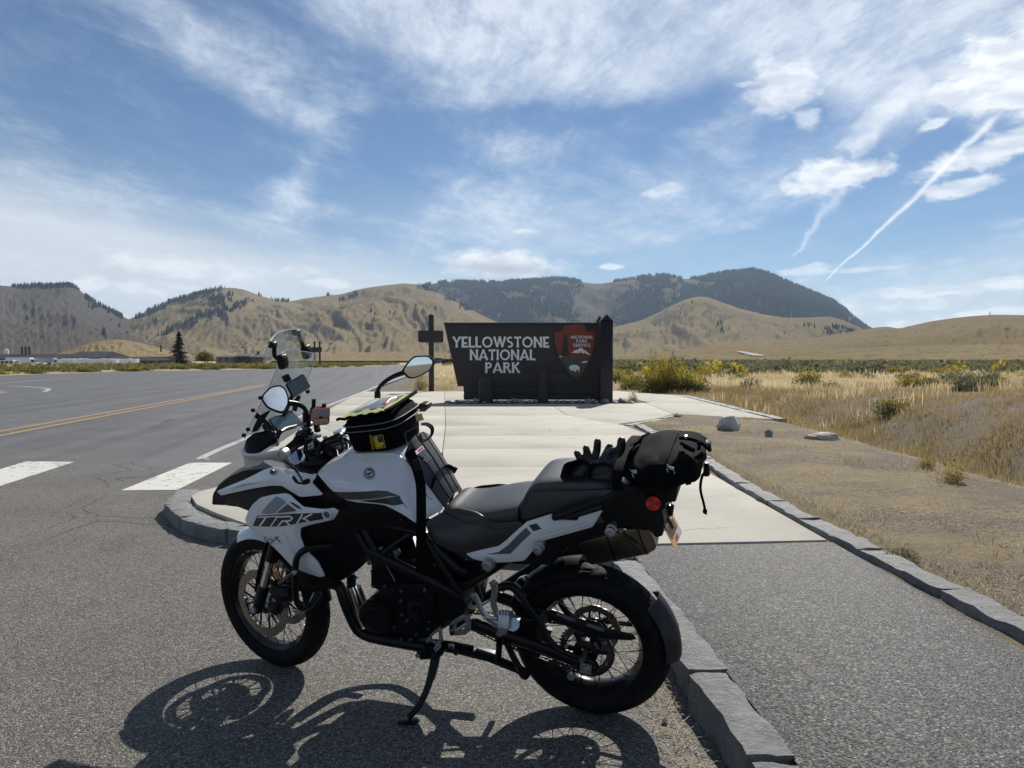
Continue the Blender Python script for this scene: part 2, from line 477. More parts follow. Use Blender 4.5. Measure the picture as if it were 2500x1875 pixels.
def b_paint(col, wear):
    def f(b, P, t):
        w = sstep(noise(P, 7, 9, .74) + (noise(P, .9, 4, .6) - .5) * .35, .52, .64) * wear
        g = sstep(voro(P, 95, out='Distance'), .42, .62) * .35
        c = mixc(noise(P, 1.5, 6, .6), tuple(x * .86 for x in col), col)
        c = mixc((w + g).clamp(), c, (.11, .11, .105)); setc(b, t, c)
        b.inputs['Roughness'].default_value = .6
        set_bump(b, t, voro(P, 105) * -1.0, .003)
    return f
M_WPAINT = material('white_road_paint', build=b_paint((.74, .72, .66), .75))
M_WPAINT2 = material('old_white_road_paint', build=b_paint((.50, .49, .47), .9))
M_YPAINT = material('yellow_road_paint', build=b_paint((.50, .27, .05), .6))

# ---- terrain height
def ss(x, a, b):
    t = np.clip((x - a) / (b - a), 0, 1); return t * t * (3 - 2 * t)
_KY = [-60, 5.0, 5.5, 6.0, 6.8, 7.6, 8.2, 20.6, 30.5, 33.0, 45, 60, 120, 220, 500, 6000]
_KX = [1.6, 1.6, 1.2, -1.3, -2.2, -2.6, -2.5, -4.1, -5.2, -6.3, -7.4, -8.5, -13.5, -22.5, -46, -560]
_LY = [-60, 20, 30, 40, 61, 88, 113, 170, 250, 500, 6000]
_LX = [-110, -85, -62, -48, -44.5, -45.5, -35, -26.5, -30, -52, -570]
def lumps(x, y, s, amp):
    return amp * (np.sin(x * s + 1.3 * np.sin(y * s * .7)) * np.cos(y * s * 1.1 + 1.7 * np.sin(x * s * .6 + 2)))
def hgt(x, y):
    x = np.asarray(x, float); y = np.asarray(y, float)
    kx = np.interp(y, _KY, _KX); lx = np.interp(y, _LY, _LX)
    right = ss(x, kx, kx + .5); left = 1 - ss(x, lx - 3.0, lx)
    zr = .118 + .035 * ss(x, 2.5, 3.4) * (1 - ss(y, 14, 19))
    xd = 7.15 + .06 * (y - 8)
    near = (1 - ss(y, 15, 30))
    zr = zr - .85 * np.exp(-((x - xd) / 1.15) ** 2) * near + (.55 * ss(x, xd + .9, xd + 4.0)) * near + lumps(x, y, 1.1, .05) * ss(x, 5.5, 8) * (1 - ss(y, 60, 90))
    zr = zr + (.06 * ss(x, 6, 9) + lumps(x, y, .33, .12) * ss(x, 8, 14)) * (1 - ss(y, 200, 300))
    zr = zr - .10 * ss(y, 31.5, 36) * (1 - ss(x, 3, 8))
    zl = .10 + lumps(x, y, .2, .08) - 1.75 * ss(y, 165, 225) * ss(-x, 35, 55)
    isl = 1 - ss(np.hypot((x + 31) / 11.0, (y - 31) / 7.2), .72, 1.0)      # dirt island at the junction
    z = -.07 + right * (zr + .07) + left * (zl + .07) + isl * .19
    bank = ss(np.hypot(x, y + 20), 60, 90) * ss(-y, 0, 25)
    return z + bank * 2.0
def axis(dense0, dense1, step, far0, far1, g=1.14):
    a = list(np.arange(dense0, dense1 + 1e-6, step))
    s = step
    while a[-1] < far1: s *= g; a.append(a[-1] + s)
    s = step
    while a[0] > far0: s *= g; a.insert(0, a[0] - s)
    return np.array(a)
def build_ground():
    xs = axis(-8, 16, .22, -7000, 7000, 1.11); ys = axis(-2, 34, .22, -4000, 7500, 1.11)
    Xg, Yg = np.meshgrid(xs, ys)
    Z = hgt(Xg, Yg)
    ny, nx = Xg.shape
    V = np.stack([Xg.ravel(), Yg.ravel(), Z.ravel()], 1)
    i = np.arange((ny - 1) * (nx - 1)); r, c = i // (nx - 1), i % (nx - 1); a = r * nx + c
    Fc = np.stack([a, a + 1, a + nx + 1, a + nx], 1)
    def bm(b, P, t):
        sp = X.n('ShaderNodeSeparateXYZ'); t.links.new(P.s, sp.inputs[0]); x, y, z = (X(sp.outputs[k]) for k in range(3))
        n1 = noise(P, .9, 9, .66, .3); n2 = noise(P, 14, 8, .7); n3 = noise(P, 70, 6, .7); n4 = noise(P, .07, 7, .6)
        dirt = mixc(n2, (.105, .088, .074), (.30, .258, .215))
        dirt = mixc(sstep(n3, .46, .70) * .7, dirt, (.42, .355, .26))
        straw = mixc(n3, (.27, .21, .115), (.56, .45, .25))
        fieldc = mixc(n4, (.32, .25, .14), (.46, .38, .22))
        fieldc = mixc(sstep(n1, .5, .62) * .5, fieldc, (.20, .165, .10))
        c = mixc(sstep(n1, .40, .62) * .62, dirt, straw)
        c = mixc(sstep(x, 5.6, 7.6) * sstep(n1, .36, .60) * .8, c, mixc(n2, (.085, .062, .040), (.24, .175, .105)))
        far = sstep(y, 24.0, 60.0)
        c = mixc(far, c, fieldc)
        shoulder = (1.0 - sstep(X.m('ABSOLUTE', x + y * .10 + 3.4), 2.2, 3.6)) * sstep(y, 30.5, 31.5)
        c = mixc(shoulder, c, mixc(n3, (.10, .095, .09), (.27, .255, .24)))
        setc(b, t, c); b.inputs['Roughness'].default_value = .95; b.inputs['Specular IOR Level'].default_value = .1
        set_bump(b, t, n2 * 1.2 + n3 * .8, .035)
    o = npmesh('ground', V, Fc, material('ground_soil', build=bm), smooth=True)
    tag(o, kind='structure')
    return o
build_ground()
def sheet(name, pts, z, mat, parent=None):
    vs = [Vector((p[0], p[1], z)) for p in pts]
    return mesh(name, vs, tess(vs), mat, parent, fix=False)
def up(o):
    me = o.data
    bm = bmesh.new(); bm.from_mesh(me)
    bmesh.ops.recalc_face_normals(bm, faces=bm.faces)
    if sum(f.normal.z for f in bm.faces) < 0: bmesh.ops.reverse_faces(bm, faces=bm.faces)
    bm.to_mesh(me); bm.free(); return o
road = up(sheet('road', [(-110, -60), (1.5, -60), (1.5, 5.6), (-1.5, 6.4), (-2.8, 7.8), (-4.3, 20), (-5.4, 31), (-6.2, 33), (-7.3, 45), (-8.4, 60), (-13.3, 120), (-22.3, 220), (-45, 480), (-52, 480), (-30, 250), (-26.5, 170),
                         (-35, 113), (-45.3, 88), (-44.5, 61), (-48, 40), (-62, 30), (-85, 20), (-110, 12)], 0.0, M_LOT))
tag(road, kind='structure')
def stripe(name, pts, w, mat, parent, z=.004):
    """painted line of width w along ground points"""
    P = [Vector((p[0], p[1], 0)) for p in pts]; L, Rr = [], []
    for i, p in enumerate(P):
        t = (P[min(i + 1, len(P) - 1)] - P[max(i - 1, 0)]).normalized(); n = Vector((-t.y, t.x, 0)) * (w / 2)
        L.append(p + n); Rr.append(p - n)
    n = len(P); vs = [Vector((v.x, v.y, z)) for v in L + Rr]
    return mesh(name, vs, [(i, n + i, n + i + 1, i + 1) for i in range(n - 1)], mat, parent)
def gpts(k, pts, z=0.0): return [G(k, x, y, z) for x, y in pts]
for ya, yb in (((0, 101), (1430, 639.5)), ((0, 121), (1430, 645.5))):
    p0, p1 = G('l', *ya), G('L', *yb)
    p0 = p0 + (p0 - p1).normalized() * 12
    stripe('centre_line', [p0 + (p1 - p0) * q for q in np.linspace(0, 1, 8)] , .13, M_YPAINT, road)
w0, w1, w2, w3, w4 = G('a', 0, 1160), G('a', 300, 1000), G('a', 1300, 602), G('a', 1480, 530), G('a', 1620, 480)
stripe('edge_line', crom([w0, w1, w2, w3, w4, Vector((-14.2, 122, 0)), Vector((-23.5, 222, 0))], 6), .13, M_WPAINT2, road)
stripe('edge_line', crom(gpts('z', [(-300, 712), (0, 690), (390, 660), (790, 632)]), 4), .16, M_WPAINT2, road)
stripe('edge_line', crom(gpts('z', [(80, 718), (250, 724), (400, 735), (500, 745), (525, 755), (480, 780)]), 5), .22, M_WPAINT2, road)
for q in (((560, 375), (820, 373), (1075, 247), (880, 247)), ((-330, 380), (-70, 378), (345, 243), (120, 240)), ((-1160, 380), (-920, 380), (-350, 240), (-560, 240))):
    up(sheet('crosswalk_bar', gpts('l', q), .004, M_WPAINT, road))

# ---- plaza of poured slabs
def Vx(y): return float(np.interp(y, [5.7, 9.25, 15, 31, 32], [-.55, -.86, -1.30, -2.72, -2.8]))
def Lx(y): return float(np.interp(y, [7.8, 20.58, 30.5], [-3.02, -4.86, -5.99]))
plaza = empty('pavement', (0, 15, .13)); tag(plaza, kind='structure')
def slab(pts, z=.13, mat=M_CONC, gap=.007, name='concrete_slab', bev=.008):
    c = sum((Vector(p).to_2d() for p in pts), Vector((0, 0))) / len(pts)
    q = []
    n = len(pts)
    for i in range(n):                              # pull every edge in by the joint width
        a, b, d = Vector(pts[i - 1]).to_2d(), Vector(pts[i]).to_2d(), Vector(pts[(i + 1) % n]).to_2d()
        e1, e2 = (b - a).normalized(), (d - b).normalized()
        n1, n2 = Vector((-e1.y, e1.x)), Vector((-e2.y, e2.x))
        bis = (n1 + n2); bis = bis / max(bis.dot(n1), .35) if bis.length > 1e-6 else n1
        q.append(b + bis * gap)
    m = MB().prism([Vector((p.x, p.y - 15, z - .13)) for p in q], (0, 0, -.16))
    return m.obj(name, mat, plaza, smooth=30, bevel=bev, seg=2)
def ccw(pts):
    a = sum(pts[i - 1][0] * pts[i][1] - pts[i][0] * pts[i - 1][1] for i in range(len(pts)))
    return pts if a > 0 else pts[::-1]
ys_ = [9.25, 11.15, 13.05, 15.0, 17.7, 21.8, 26.3, 31.0]
for i in range(len(ys_) - 1):
    y0, y1 = ys_[i], ys_[i + 1]
    slab(ccw([(Lx(y0), y0 - .05), (Vx(y0), y0), (Vx(y1), y1), (Lx(y1), y1 - .05)]))
slab(ccw([(-2.12, 6.06), (-2.5, 6.46), (-2.84, 6.87), (-3.06, 7.28), (-3.10, 7.55), (-3.02, 7.8), (Lx(9.2), 9.2), (-.86, 9.25), (-.55, 5.72), (-1.2, 5.80)]))
slab(ccw([(-.55, 5.72), (-.86, 9.25), (2.27, 9.40), (2.28, 5.5), (.78, 5.37), (.3, 5.5)]))
for y0, y1, x0, x1 in ((9.25, 11.15, 2.27, 2.36), (11.15, 13.05, 2.36, 2.38), (13.05, 15.0, 2.38, 2.20)):
    slab(ccw([(Vx(y0), y0), (x0, y0 + .15), (x1, y1 + .15), (Vx(y1), y1)]))
slab(ccw([(Vx(15), 15), (2.20, 15.15), (2.12, 15.43), (1.28, 17.85), (Vx(17.7), 17.7)]))
slab(ccw([(Vx(17.7), 17.7), (1.28, 17.85), (1.12, 22.1), (Vx(21.8), 21.8)]))
slab(ccw([(2.12, 15.43), (3.1, 16.75), (3.84, 18.25), (3.95, 23.0), (1.12, 22.1), (1.28, 17.85)]))
slab(ccw([(3.84, 18.25), (5.70, 16.7), (6.02, 27.6), (3.95, 23.0)]))
slab(ccw([(Vx(21.8), 21.8), (1.12, 22.1), (3.95, 23.0), (6.02, 27.6), (4.2, 31.6), (1.2, 31.3), (Vx(31), 31.0)]))
slab(ccw([(.93, -3.0), (2.30, -3.0), (2.30, 5.47), (.80, 5.35), (.855, 4.2), (.92, 2.6)]), mat=M_PATH, name='asphalt_path', gap=.002, bev=.004, z=.122)

# ---- kerbs of hewn stone
def kerb_stone(a, b, w, top, bottom, parent, side=1, rough=.027, seed=0):
    """one rough stone from a to b, width w to the given side of the line"""
    a, b = Vector((a[0], a[1], 0)), Vector((b[0], b[1], 0))
    t = (b - a); L = t.length; t.normalize(); n = Vector((-t.y, t.x, 0)) * side
    nl = max(5, int(L / .06)); nw, nh = 5, 4
    bm = bmesh.new()
    def disp(p, k):
        q = Vector((p.x * 6 + seed * 3.1, p.y * 6, p.z * 6))
        d = mnoise.noise_vector(q) * rough * k + mnoise.noise_vector(q * 3.3) * rough * .5 * k
        return p + d
    grid = {}
    for i in range(nl + 1):
        for j in range(nw + 1):
            for k in range(nh + 1):
                if 0 < i < nl and 0 < j < nw and 0 < k < nh: continue
                u, v_, z = i / nl, j / nw, k / nh
                p = a + t * (L * u) + n * (w * v_) + Vector((0, 0, bottom + (top - bottom) * z))
                ed = (i in (0, nl)) + (j in (0, nw)) + (k == nh)
                if ed >= 2: p += (a + t * L / 2 + n * w / 2 + Vector((0, 0, (top + bottom) / 2)) - p).normalized() * .009
                grid[i, j, k] = bm.verts.new(disp(p, 1.0 if k < nh else .55))
    def q(*ks):
        try: bm.faces.new([grid[k] for k in ks])
        except ValueError: pass
    for i in range(nl):
        for j in range(nw):
            q((i, j, nh), (i + 1, j, nh), (i + 1, j + 1, nh), (i, j + 1, nh))
        for k in range(nh):
            for j in (0, nw): q((i, j, k), (i + 1, j, k), (i + 1, j, k + 1), (i, j, k + 1))
    for i in (0, nl):
        for j in range(nw):
            for k in range(nh): q((i, j, k), (i, j + 1, k), (i, j + 1, k + 1), (i, j, k + 1))
    bmesh.ops.recalc_face_normals(bm, faces=bm.faces)
    me = bpy.data.meshes.new('kerb_stone'); bm.to_mesh(me); bm.free(); me.materials.append(M_KERB)
    o = link('kerb_stone', me, parent)
    me.polygons.foreach_set('use_smooth', np.ones(len(me.polygons), dtype=bool)); me.set_sharp_from_angle(angle=R(38))
    return o
def kerb(line, lens, w, top, bottom, side, parent, seed):
    P = [Vector((p[0], p[1], 0)) for p in line]
    acc = [0.0]
    for i in range(1, len(P)): acc.append(acc[-1] + (P[i] - P[i - 1]).length)
    def at(s):
        for i in range(1, len(P)):
            if s <= acc[i] or i == len(P) - 1:
                return P[i - 1] + (P[i] - P[i - 1]) * ((s - acc[i - 1]) / (acc[i] - acc[i - 1]))
    s = 0.0; rr = random.Random(seed); k = 0
    while s < acc[-1] - .12:
        L = lens[k % len(lens)] * rr.uniform(.92, 1.08); e = min(s + L, acc[-1])
        tp = top(s / acc[-1]) if callable(top) else top
        kerb_stone(at(s + .006), at(e - .006), w * rr.uniform(.95, 1.06), tp + rr.uniform(-.006, .008), bottom, parent, side, seed=seed + k)
        s = e; k += 1
kl = empty('kerb'); tag(kl, kind='structure')
kerb([(.775, -.4), (.775, 2.42), (.765, 2.78), (.735, 3.15)], [.75, .82, .98, .42], .155, .132, -.06, -1, kl, 3)
kerb([(.735, 3.15), (.705, 4.05), (.66, 4.9), (.56, 5.16)], [.85, .95], .16, .135, -.06, -1, kl, 11)
kerb(crom([Vector((.55, 5.18, 0)), Vector((-.4, 5.40, 0)), Vector((-1.4, 5.66, 0)), Vector((-2.1, 5.86, 0)), Vector((-2.42, 6.03, 0)), Vector((-2.75, 6.34, 0)), Vector((-3.06, 6.8, 0)), Vector((-3.28, 7.15, 0)), Vector((-3.38, 7.55, 0)), Vector((-3.28, 7.95, 0))], 6),
     [.75, .8, .7, .62, .42, .34, .36, .34], .20, lambda s: .115 - .05 * max(0, (s - .86) / .14), -.06, -1, kl, 23)
tag(up(sheet('soil_strip', [(-.2, 5.40), (-1.3, 5.68), (-2.1, 5.92), (-2.5, 6.2), (-2.9, 6.6), (-3.18, 7.1), (-3.3, 7.6), (-3.2, 8.0), (-2.4, 8.2), (-1, 6.4)], .098, material('joint_soil', (.17, .15, .125), .95, var=.5, vscale=14, bump=.02, bscale=60))), kind='structure')
kr = empty('kerb'); tag(kr, kind='structure')
kerb([(2.42, .6), (2.36, 3.9), (2.32, 4.9), (2.29, 6.1), (2.26, 7.6), (2.37, 9.3), (2.39, 12.9), (2.38, 14.9)], [.85, 1.05, .72, .92], .17, .168, -.02, -1, kr, 41)
kerb([(2.20, 15.2), (3.1, 16.6), (3.84, 18.0)], [.9, 1.1], .16, .140, 0, -1, kr, 57)
kerb([(5.72, 16.55), (6.03, 27.6)], [1.1, 1.3], .22, .142, 0, -1, kr, 63)
# ---- hills and mountains: height fields with a measured skyline, real distance and a back slope
_PERM = np.random.default_rng(99).permutation(4096)
def vnoise(x, y, seed):
    """gradient noise on a lattice"""
    xi, yi = np.floor(x).astype(int), np.floor(y).astype(int); fx, fy = x - xi, y - yi
    def g(ix, iy):
        h = _PERM[(_PERM[(ix + seed * 57) % 4096] + iy * 13 + seed) % 4096] * (2 * np.pi / 4096)
        return np.cos(h), np.sin(h)
    u, v = fx ** 3 * (fx * (fx * 6 - 15) + 10), fy ** 3 * (fy * (fy * 6 - 15) + 10)
    def d(dx, dy):
        gx, gy = g(xi + dx, yi + dy); return gx * (fx - dx) + gy * (fy - dy)
    return 1.5 * ((d(0, 0) * (1 - u) + d(1, 0) * u) * (1 - v) + (d(0, 1) * (1 - u) + d(1, 1) * u) * v)
def fbm(x, y, seed, oct=5, ridged=False):
    r = 0.0; a = 1.0; tot = 0.0
    for o in range(oct):
        n_ = vnoise(x * 2.0 ** o + o * 7.7, y * 2.0 ** o + o * 3.1, seed + o)
        r = r + a * ((1 - 2 * np.abs(n_)) if ridged else n_); tot += a; a *= .52
    return r / tot
HILLS = {}
def hill(name, prof, d_ridge, d_base, mat, nu=260, nt=70, seed=1, gully=.10, power=1.25, gfreq=60, rough=.006, u_pad=60, back=1.35):
    """prof: skyline as display-pixel (u, v) list"""
    pu = np.array([p[0] for p in prof], float) * 1.1302; pv = np.array([p[1] for p in prof], float) * 1.1302
    us = np.linspace(pu[0], pu[-1], nu); vs = np.interp(us, pu, pv)
    k = np.ones(5) / 5; vs = np.concatenate([vs[:2], np.convolve(vs, k, 'valid'), vs[-2:]])
    xr = (us - 1250) / F_PX; th = np.arctan(xr)
    zr = CAM_H + d_ridge / np.sqrt(1 + xr ** 2) * (HORIZON - vs) / F_PX
    tt = np.concatenate([np.linspace(0, 1, nt), np.linspace(1, back, 10)[1:]])
    T, TH = np.meshgrid(tt, th, indexing='ij'); ZR = np.tile(zr, (len(tt), 1))
    D = d_base + (d_ridge - d_base) * T
    Tn = np.clip(T, 0, 1)
    prof_s = np.where(T <= 1, Tn ** power * .55 + Tn * .45, np.clip(1 - (T - 1) / (back - 1), 0, 1) ** .8)
    # spurs and gullies: ridged noise stretched downhill and bent by a broad warp
    wx = TH * gfreq * .42 + 1.1 * fbm(TH * gfreq * .12, T * 1.6, seed, 4) * 2.0; wy = T * 2.1 + .8 * fbm(TH * gfreq * .2, T * 2.5, seed + 1, 4)
    wx = wx + T * 1.3
    spur = fbm(wx * 1.05, wy * .62, seed + 2, 4, True)
    fine = fbm(wx * 3.2, wy * 1.4, seed + 3, 3, True)
    env = np.sin(np.pi * np.clip(T, 0, 1) ** .85) ** .75
    Z = ZR * prof_s + ZR * env * gully * (.60 * (spur - .35) + .20 * (fine - .35)) + ZR * env * (gully * .5 * fbm(TH * 8, T * 3, seed + 4, 4) + .16 * fbm(TH * gfreq * .16 + T * 1.2, T * 1.1, seed + 6, 2, True) - .05)
    Z += d_ridge * rough * .35 * fbm(TH * 130, T * 22, seed + 5, 4, True) * env
    Z = np.where(T <= 1, np.maximum(Z, -3 + 3 * T), Z)
    Xw, Yw = D * np.sin(TH), D * np.cos(TH)
    V = np.stack([Xw.ravel(), Yw.ravel(), Z.ravel()], 1)
    nr, nc = T.shape
    i = np.arange((nr - 1) * (nc - 1)); r, c = i // (nc - 1), i % (nc - 1); a = r * nc + c
    o = npmesh(name, V, np.stack([a, a + 1, a + nc + 1, a + nc], 1), mat, smooth=True)
    tag(o, kind='structure')
    HILLS[name if name not in HILLS else name + str(len(HILLS))] = (Xw, Yw, Z, nt)
    return (Xw, Yw, Z, nt)
def b_hill(lo, hi, rock, rk=.5, band=0.5):
    def f(b, P, t):
        mp = X.n('ShaderNodeMapping'); t.links.new(P.s, mp.inputs[0]); mp.inputs['Scale'].default_value = (1, 1, 3.5)
        n1 = noise(X(mp.outputs[0]), .006, 9, .62, .5); n2 = noise(P, .03, 8, .68); n3 = noise(P, .0016, 5, .55)
        ge = X.n('ShaderNodeNewGeometry'); sp = X.n('ShaderNodeSeparateXYZ'); t.links.new(ge.outputs['Normal'], sp.inputs[0])
        steep = 1.0 - sstep(X(sp.outputs[2]) + (n2 - .5) * .16, .78, .95)
        c = mixc(n1, lo, hi); c = mixc(sstep(n3, .45, .62) * .4, c, tuple(x * .72 for x in lo))
        c = mixc(steep * rk, c, rock)
        c = mixc(sstep(n2, .57, .67) * .3, c, tuple(x * .42 for x in lo))
        c = mixc(sstep(noise(P, .09, 5, .65) + (n1 - .5) * .5, .54, .66) * .42, c, (.060, .058, .040))
        c = mixc(sstep(noise(P, .22, 3, .6), .56, .66) * .25, c, (.07, .066, .048))
        setc(b, t, c); b.inputs['Roughness'].default_value = 1.0; b.inputs['Specular IOR Level'].default_value = 0.0
        set_bump(b, t, n2 * 2.0 + n1 * 2.0, 1.6)
    return f
M_TAN = material('dry_grass_hill', build=b_hill((.165, .128, .072), (.285, .225, .130), (.105, .092, .074), .5))
M_TAN2 = material('pale_grass_hill', build=b_hill((.180, .142, .082), (.320, .255, .150), (.115, .100, .080), .45))
M_GREY = material('rocky_brown_hill', build=b_hill((.085, .073, .062), (.135, .113, .092), (.075, .070, .066), .75))
M_DARK = material('mountain_soil', build=b_hill((.085, .072, .048), (.215, .165, .105), (.07, .064, .055), .7))

hill('mountain', [(880, 640), (920, 616), (960, 610), (1000, 608), (1045, 609), (1080, 613), (1110, 607), (1170, 603), (1205, 602), (1235, 605), (1260, 611), (1290, 614), (1330, 609), (1370, 602), (1400, 596), (1425, 594), (1450, 598), (1480, 604), (1510, 600), (1540, 594), (1570, 589), (1600, 586),
                  (1628, 584), (1650, 588), (1672, 598), (1700, 610), (1730, 623), (1760, 636), (1785, 645), (1805, 655), (1830, 675), (1855, 697), (1872, 708), (1900, 730), (1930, 760)], 4300, 2500, M_DARK, nu=330, seed=3, gully=.13, power=1.0, gfreq=52)
hill('hill', [(-160, 600), (-60, 612), (0, 617), (40, 620), (80, 617), (130, 618), (150, 616), (168, 622), (185, 636), (210, 655), (240, 672), (275, 688), (310, 705), (350, 730), (400, 765)], 2900, 1300, M_GREY, seed=8, gully=.06, power=1.15, gfreq=34)
hill('hill', [(90, 772), (130, 757), (190, 728), (240, 706), (280, 690), (330, 668), (370, 652), (410, 640), (450, 629), (480, 623), (505, 622), (530, 626), (560, 638), (600, 650), (625, 652), (660, 645), (700, 640), (740, 636), (770, 627), (800, 621), (840, 616), (875, 613), (905, 615), (930, 625), (960, 640), (1000, 660), (1060, 690), (1120, 715), (1200, 745), (1260, 765)],
     3000, 1500, M_TAN, nu=330, seed=14, gully=.10, power=1.05, gfreq=48)
hill('hill', [(330, 765), (390, 735), (450, 702), (515, 674), (560, 659), (605, 652), (645, 656), (700, 670), (760, 692), (830, 730)], 2680, 1500, M_TAN2, nu=180, seed=17, gully=.10, power=1.1, gfreq=60)
hill('hill', [(300, 772), (360, 752), (420, 738), (480, 722), (530, 705), (580, 690), (640, 676), (700, 660), (760, 648), (820, 640), (880, 637), (930, 645), (980, 662), (1030, 684), (1080, 706), (1140, 730), (1210, 752), (1290, 770)],
     2300, 1250, M_TAN2, nu=300, seed=21, gully=.17, power=1.3, gfreq=85)
hill('hill', [(1180, 762), (1230, 742), (1270, 724), (1330, 706), (1380, 694), (1420, 676), (1450, 660), (1480, 647), (1505, 641), (1530, 643), (1560, 654), (1600, 668), (1650, 680), (1700, 687), (1750, 686), (1790, 684), (1815, 690), (1840, 700), (1865, 712), (1900, 735), (1940, 765)],
     2500, 1350, M_TAN2, nu=280, seed=33, gully=.15, power=1.2, gfreq=70)
hill('hill', [(1420, 770), (1500, 752), (1580, 741), (1660, 737), (1720, 733), (1770, 728), (1820, 720), (1860, 713), (1890, 708), (1915, 706), (1940, 710), (1965, 704), (2010, 694), (2060, 687), (2110, 682), (2150, 680), (2212, 681), (2300, 672), (2420, 690)],
     1500, 520, M_TAN, nu=280, seed=41, gully=.08, power=1.3, gfreq=40)
hill('hill', [(1300, 774), (1380, 764), (1450, 757), (1520, 752), (1580, 750), (1640, 754), (1700, 757), (1760, 755), (1830, 752), (1930, 748), (2050, 744), (2212, 742), (2400, 748)], 760, 380, M_TAN2, nu=200, nt=40, seed=46, gully=.08, power=1.3, gfreq=46)
hill('hill', [(100, 771), (150, 757), (185, 744), (215, 736), (245, 733), (275, 735), (310, 742), (345, 752), (385, 763), (420, 772)], 640, 470, M_TAN2, nu=150, nt=40, seed=55, gully=.10, power=.85, gfreq=90)
hill('hill', [(560, 775), (680, 766), (760, 762), (860, 760), (960, 763), (1080, 766), (1250, 772)], 1150, 700, M_TAN2, nu=120, nt=30, seed=59, gully=.06, power=1.2)
# a far range behind the viewer, seen only in the mirrors
def back_range():
    th = np.linspace(-1.4, 1.4, 120); tt = np.concatenate([np.linspace(0, 1, 24), [1.3]])
    T, TH = np.meshgrid(tt, th, indexing='ij')
    zr = 85 + 60 * fbm(TH * 3, TH * 0 + .5, 77, 4)
    D = 900 + 1300 * T; Z = np.where(T <= 1, zr * T ** 1.2, 0) * (1 + .25 * fbm(TH * 22, T * 5, 78, 4))
    V = np.stack([(D * np.sin(TH)).ravel(), (-D * np.cos(TH)).ravel(), Z.ravel()], 1); nr, nc = T.shape
    i = np.arange((nr - 1) * (nc - 1)); r, c = i // (nc - 1), i % (nc - 1); a = r * nc + c
    tag(npmesh('hill', V, np.stack([a, a + nc, a + nc + 1, a + 1], 1), M_DARK, smooth=True), kind='structure')
back_range()

# ---- far conifer forest on the slopes (one mass per slope)
def proj(P):
    z = P[:, 2] - CAM_H; c, s = math.cos(PITCH), math.sin(PITCH)
    yf = P[:, 1] * c - z * s; zu = P[:, 1] * s + z * c
    return (1250 + F_PX * P[:, 0] / yf) / 1.1302, (937.5 - F_PX * zu / yf) / 1.1302
def ell(u, v, E):
    r = np.zeros_like(u)
    for (cu, cv, ru, rv, an, am) in E:
        c, s = math.cos(R(an)), math.sin(R(an)); du, dv = u - cu, v - cv
        p = (du * c + dv * s) / ru; q = (dv * c - du * s) / rv
        r += am * np.exp(-(p * p + q * q) ** 1.5)
    return r
M_FIR = material('far_fir', (.010, .018, .022), 1.0, var=.5, vscale=.05, spec=0.0)
def forest(H, n, base, E, seed, hmin, hmax, nfreq=(38, 7), thr=.0, tmin=.05, fa_=1.0):
    Xw, Yw, Z, nt = H
    rg = np.random.default_rng(seed)
    nc = Xw.shape[1]
    a = rg.uniform(tmin, 1.0, n) * (nt - 1); b = rg.uniform(0, nc - 1.001, n)
    i, j = a.astype(int), b.astype(int); i = np.minimum(i, nt - 2); fa, fb = (a - i)[:, None], (b - j)[:, None]
    Q = np.stack([Xw, Yw, Z], 2)
    P = Q[i, j] * (1 - fa) * (1 - fb) + Q[i + 1, j] * fa * (1 - fb) + Q[i, j + 1] * (1 - fa) * fb + Q[i + 1, j + 1] * fa * fb
    u, v = proj(P)
    dens = base + ell(u, v, E) + fa_ * fbm(u / nfreq[0] * 1.6, v / nfreq[1] * .5, seed + 5, 5)
    keep = dens > rg.uniform(0, 1, n) * .55 + thr
    P = P[keep]; m = len(P)
    h = rg.uniform(hmin, hmax, m); w = h * rg.uniform(.16, .25, m)
    ns = 5; ang = np.arange(ns) * 2 * np.pi / ns
    ph = rg.uniform(0, 6.28, m)
    V = np.zeros((m, 2 * ns + 2, 3))
    for k, (zz, ww, tip) in enumerate(((.05, 1.0, .68), (.42, .66, 1.0))):
        an = ang[None, :] + ph[:, None] + k * .6
        V[:, k * (ns + 1):k * (ns + 1) + ns, 0] = np.cos(an) * (w * ww)[:, None]
        V[:, k * (ns + 1):k * (ns + 1) + ns, 1] = np.sin(an) * (w * ww)[:, None]
        V[:, k * (ns + 1):k * (ns + 1) + ns, 2] = (h * zz)[:, None]
        V[:, k * (ns + 1) + ns, 2] = h * tip
    V += P[:, None, :] - np.array([0, 0, .6])
    base_f = []
    for k in range(2):
        o_ = k * (ns + 1)
        for q in range(ns): base_f.append((o_ + q, o_ + (q + 1) % ns, o_ + ns))
    Fc = (np.array(base_f)[None] + (np.arange(m) * (2 * ns + 2))[:, None, None]).reshape(-1, 3)
    o = npmesh('forest', V.reshape(-1, 3), Fc, M_FIR)
    return o
hk = list(HILLS.values())
tag(forest(hk[0], 64000, .55, [(1290, 655, 42, 60, 12, -1.5), (1335, 625, 55, 13, -10, -.9), (960, 640, 90, 16, 12, -.55), (1230, 612, 40, 7, 0, -.45), (1470, 610, 30, 8, 10, -.5), (1000, 622, 60, 8, 0, -.3), (1620, 640, 120, 40, 25, .35), (1100, 665, 90, 40, 10, .35), (1400, 655, 60, 40, 0, .3), (1760, 670, 90, 30, 35, .3), (900, 690, 50, 60, 0, -.8), (1110, 640, 55, 9, 8, -.9), (1440, 640, 26, 26, 20, -.7), (1510, 612, 34, 7, 10, -.8), (1180, 690, 50, 14, 10, -.8), (1640, 690, 50, 14, 20, -.6)], 4, 9, 21, fa_=1.6),
    'dark conifer forest covering the tallest mountain on the right', 'forest', kind='stuff')
